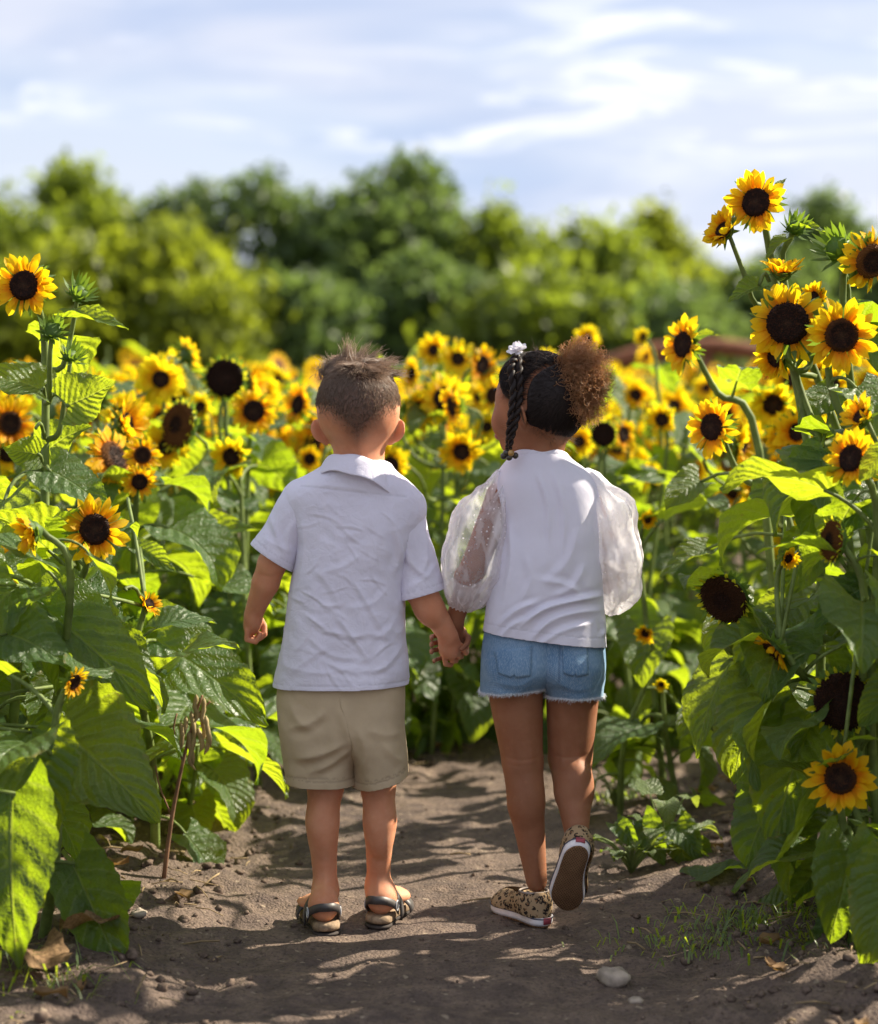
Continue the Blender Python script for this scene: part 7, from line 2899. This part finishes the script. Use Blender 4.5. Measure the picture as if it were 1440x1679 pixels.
def leopard_material():
    k = NT('leopard_canvas')
    co = k.coord('Object')
    wob = k.n('ShaderNodeVectorMath', operation='ADD')
    k.link(co, wob.inputs[0])
    sc = k.n('ShaderNodeVectorMath', operation='SCALE')
    k.link(k.noise(co, 90.0, 2, 0.5, color=True), sc.inputs[0])
    sc.inputs['Scale'].default_value = 0.010
    k.link(sc.outputs[0], wob.inputs[1])
    v = k.voronoi(wob.outputs[0], 88.0)
    ring = k.math('MULTIPLY', k.ramp(v, 0.20, 0.26), k.ramp(v, 0.50, 0.56, 1.0, 0.0))
    brk = k.ramp(k.noise(co, 170.0, 2, 0.5), 0.42, 0.52)
    ring = k.math('MULTIPLY', ring, brk)
    inner = k.ramp(v, 0.20, 0.26, 1.0, 0.0)
    c = k.mix(inner, (0.34, 0.235, 0.135), (0.20, 0.105, 0.05))
    c = k.mix(ring, c, (0.022, 0.017, 0.015))
    return k.done(k.principled(c, 0.85, 0.15, k.bump(k.noise(co, 700, 2, 0.5), 0.3, 0.001)))


def waffle_material():
    k = NT('brown_waffle_rubber')
    co = k.coord('UV')
    w = k.n('ShaderNodeTexWave', wave_type='BANDS', bands_direction='X')
    k.link(k.mapping(co, (1, 1, 1), (0, 0, 0.62)), w.inputs['Vector'])
    w.inputs['Scale'].default_value = 72
    w2 = k.n('ShaderNodeTexWave', wave_type='BANDS', bands_direction='X')
    k.link(k.mapping(co, (1, 1, 1), (0, 0, -0.62 + PI)), w2.inputs['Vector'])
    w2.inputs['Scale'].default_value = 72
    h = k.math('MAXIMUM', w.outputs['Fac'], w2.outputs['Fac'])
    nz = k.noise(co, 30, 4, 0.6)
    c = k.mix(k.ramp(nz, 0.3, 0.7), (0.20, 0.105, 0.050), (0.27, 0.150, 0.075))
    c = k.mix(k.ramp(h, 0.35, 0.75), (0.085, 0.048, 0.028), c)
    return k.done(k.principled(c, 0.8, 0.25, k.bump(h, 0.8, 0.003)))


M_LEO = leopard_material()
M_WAFFLE = waffle_material()


def shoe(root, bb, o, M, side):
    """Slip-on shoe: o is the sole's heel end, M columns right/forward/up."""
    tr = lambda V: np.asarray(V) @ M.T + o
    L = 0.178
    out = sole_outline(L, 0.069, side, 48)
    V, F = plate(out, 0.004, 0.024, 0.04, lambda y: 0.003 * max(0, (y - 0.13) / 0.05) ** 2)
    s = to_obj('shoe', tr(V), F, [M_MID], root, bb)
    W = lambda n, V, F, m, sm=True: setattr(to_obj(n, tr(V), F, [m], s, (0, 0, 0), sm), 'location', Vector(-bb))
    o2 = out.mean(0) + (out - out.mean(0)) * np.array([0.90, 0.955])
    V, F = plate(o2, 0.000, 0.0045, 0.02, lambda y: 0.003 * max(0, (y - 0.13) / 0.05) ** 2)
    me = fast_mesh('outsole', tr(V), F, [M_WAFFLE], False, None, V[:, :2] * 1.0)
    ob = new_obj('outsole', me, s)
    ob.location = -bb
    # thin dark line round the midsole
    mb = MB()
    o3 = out.mean(0) + (out - out.mean(0)) * 1.012
    pts = [(x, y, 0.0185 + 0.003 * max(0, (y - 0.13) / 0.05) ** 2) for x, y in list(o3) + [o3[0]]]
    mb.tube([tuple(p) for p in tr(np.array(pts))], 0.0013, 5, 0, False)
    mb.build('sole_stripe', M_NAVY, s).location = -bb
    f = Field((-0.06, -0.03, 0.01), (0.06, 0.21, 0.10), 0.0022)
    f.ell((0, 0.036, 0.030), (0.0275, 0.036, 0.036), None, 0)
    f.cone((0, 0.030, 0.052), (0, 0.062, 0.052), 0.0265, 0.0265, 0.01)
    f.cone((0, 0.050, 0.040), (-side * 0.002, 0.125, 0.028), 0.031, 0.029, 0.015)
    f.ell((-side * 0.003, 0.132, 0.023), (0.036, 0.043, 0.023), None, 0.015)
    f.cone((0, 0.062, 0.098), (0, 0.040, 0.060), 0.030, 0.0205, 0.004, None, 's')
    V, Q = f.mesh()
    V, T = cut(V, Q, [((0, 0, 0.020), (0, 0, -1)), ((0, 0.03, 0.067), u_([0, 0.12, 1]))])
    W('upper', V, T, M_LEO)
    # padded collar line
    mb = MB()
    ring = [(0.0265 * math.cos(t), 0.045 + 0.032 * math.sin(t), 0.0655 - 0.002 * math.sin(t)) for t in np.linspace(0, 2 * PI, 25)]
    mb.tube([tuple(p) for p in tr(np.array(ring))], 0.0022, 6, 0, False)
    mb.build('shoe_collar', simple_mat('shoe_binding', (0.30, 0.25, 0.22), 0.8, 0.2), s).location = -bb
    # red heel tab on the back of the midsole
    V, F = [], []
    for i in range(7):
        x = -0.009 + 0.003 * i
        for z in (0.008, 0.021):
            V.append((x, -0.0018 + 14 * x * x, z))
    for i in range(6):
        F.append((i * 2, i * 2 + 2, i * 2 + 3, i * 2 + 1))
    ob = to_obj('heel_tab', tr(np.array(V)), F, [M_REDTAB], s, (0, 0, 0), thick=0.001)
    ob.location = -bb


build_boy()
build_girl()


# ------------------------------------------------------------------ gaps between the leaves of the right row, where the sun comes through
def open_sun_gaps():
    """Leaves of the right row that stand between the sun and what the sun reaches in the photograph are left off."""
    tg = []
    for px, py, d in ((985, 800, 0), (1030, 850, 0), (1045, 900, 0), (1040, 950, 0), (1015, 990, 0), (1000, 820, 0), (990, 1010, 0), (992, 1035, 0), (990, 1085, 0), (988, 1125, 0),
                      (975, 1180, 0), (972, 1250, 0), (972, 1290, 0), (965, 1265, 0), (972, 1310, 0), (990, 580, 0), (995, 620, 0), (985, 660, 0), (960, 560, 0), (940, 760, 0), (970, 780, 0),
                      (650, 1310, 0), (648, 1350, 0), (642, 1400, 0), (640, 1450, 0), (660, 1500, .05), (668, 1250, 0), (660, 640, 0), (655, 700, 0), (640, 590, 0), (600, 585, 0), (650, 670, 0),
                      (700, 860, 0), (720, 930, 0), (900, 1420, 0), (895, 1380, 0), (850, 575, 0), (900, 580, 0), (690, 830, 0), (640, 780, 0), (670, 1150, 0), (672, 1060, 0)):
        tg.append(at(px, py, KID_Y + d) + sun_dir * 0.10)
    for px, py, d in ((1080, 1380, 4.35), (1130, 1400, 4.35), (1040, 1400, 4.38), (1060, 1430, 4.35), (1110, 1360, 4.35), (60, 1290, 3.62), (40, 1260, 3.62), (80, 1330, 3.62), (150, 1470, 3.66), (170, 1540, 3.66), (190, 1600, 3.66), (130, 1060, 3.85), (170, 1090, 3.85), (200, 1120, 3.85), (60, 690, 4.1), (150, 645, 4.05), (30, 640, 4.1), (110, 740, 4.2), (155, 868, 3.88), (230, 880, 4.35), (260, 910, 4.35), (400, 1270, 4.5), (440, 1300, 4.5), (40, 468, 4.05), (210, 1420, 3.72), (70, 930, 3.9), (100, 1000, 3.9), (60, 600, 4.1)):
        tg.append(at(px, py, d) + sun_dir * 0.08)
    rs = random.Random(3)
    for px, py in ((620, 1545), (660, 1548), (720, 1530), (800, 1512), (860, 1525), (960, 1480), (990, 1470), (560, 1600), (700, 1590), (760, 1600), (1300, 1610), (1150, 1630), (1050, 1650), (740, 1380), (700, 1420), (780, 1350), (720, 1310),
                   (1030, 1300), (1060, 1290), (470, 1330), (420, 1400), (450, 1460), (400, 1500), (1150, 1450), (560, 1560), (690, 1265), (800, 1270), (900, 1560), (860, 1570), (1000, 1590), (350, 1440)):
        tg.append(Vector(ground(px, py)) + sun_dir * 0.06)
    pts = []
    for t in tg:
        for _ in range(7):
            pts.append(t + Vector((rs.gauss(0, 0.018), rs.gauss(0, 0.018), rs.gauss(0, 0.018))))
    removed = 0
    for it in range(9):
        bpy.context.view_layer.update()
        dg = bpy.context.evaluated_depsgraph_get()
        kill = {}
        for p in pts:
            hit, _, _, _, o, _ = scene.ray_cast(dg, p, sun_dir)
            if hit and o.name.startswith('leaf') and not o.name.startswith('leaf_stalk') and o.data not in BLADEV and o.parent and o.parent.name.startswith('sunflower'):
                kill[o.name] = o
        if not kill:
            break
        for o in kill.values():
            bpy.data.objects.remove(o)
        removed += len(kill)
    print('leaves left off', removed)


def clear_heads():
    """No leaf grows in front of the blooms that stand clear in the photograph."""
    eye = Vector((0, 0, CAM_H))
    rs = random.Random(6)
    pts = []
    for p, d in SHOWN:
        for k in range(9):
            a, q = k * 0.785, (0 if k == 8 else 0.30 * d)
            pts.append(Vector(p) + Vector((math.cos(a) * q, -0.03, math.sin(a) * q)))
    n = 0
    for it in range(6):
        bpy.context.view_layer.update()
        dg = bpy.context.evaluated_depsgraph_get()
        kill = {}
        for p in pts:
            v = p - eye
            hit, _, _, _, o, _ = scene.ray_cast(dg, eye, v.normalized(), distance=v.length)
            if hit and o.name.startswith('leaf') and not o.name.startswith('leaf_stalk') and o.name not in KEEP and o.parent and o.parent.name.startswith('sunflower'):
                kill[o.name] = o
        if not kill:
            break
        for o in kill.values():
            bpy.data.objects.remove(o)
        n += len(kill)
    print('leaves cleared before blooms', n)


clear_heads()
open_sun_gaps()
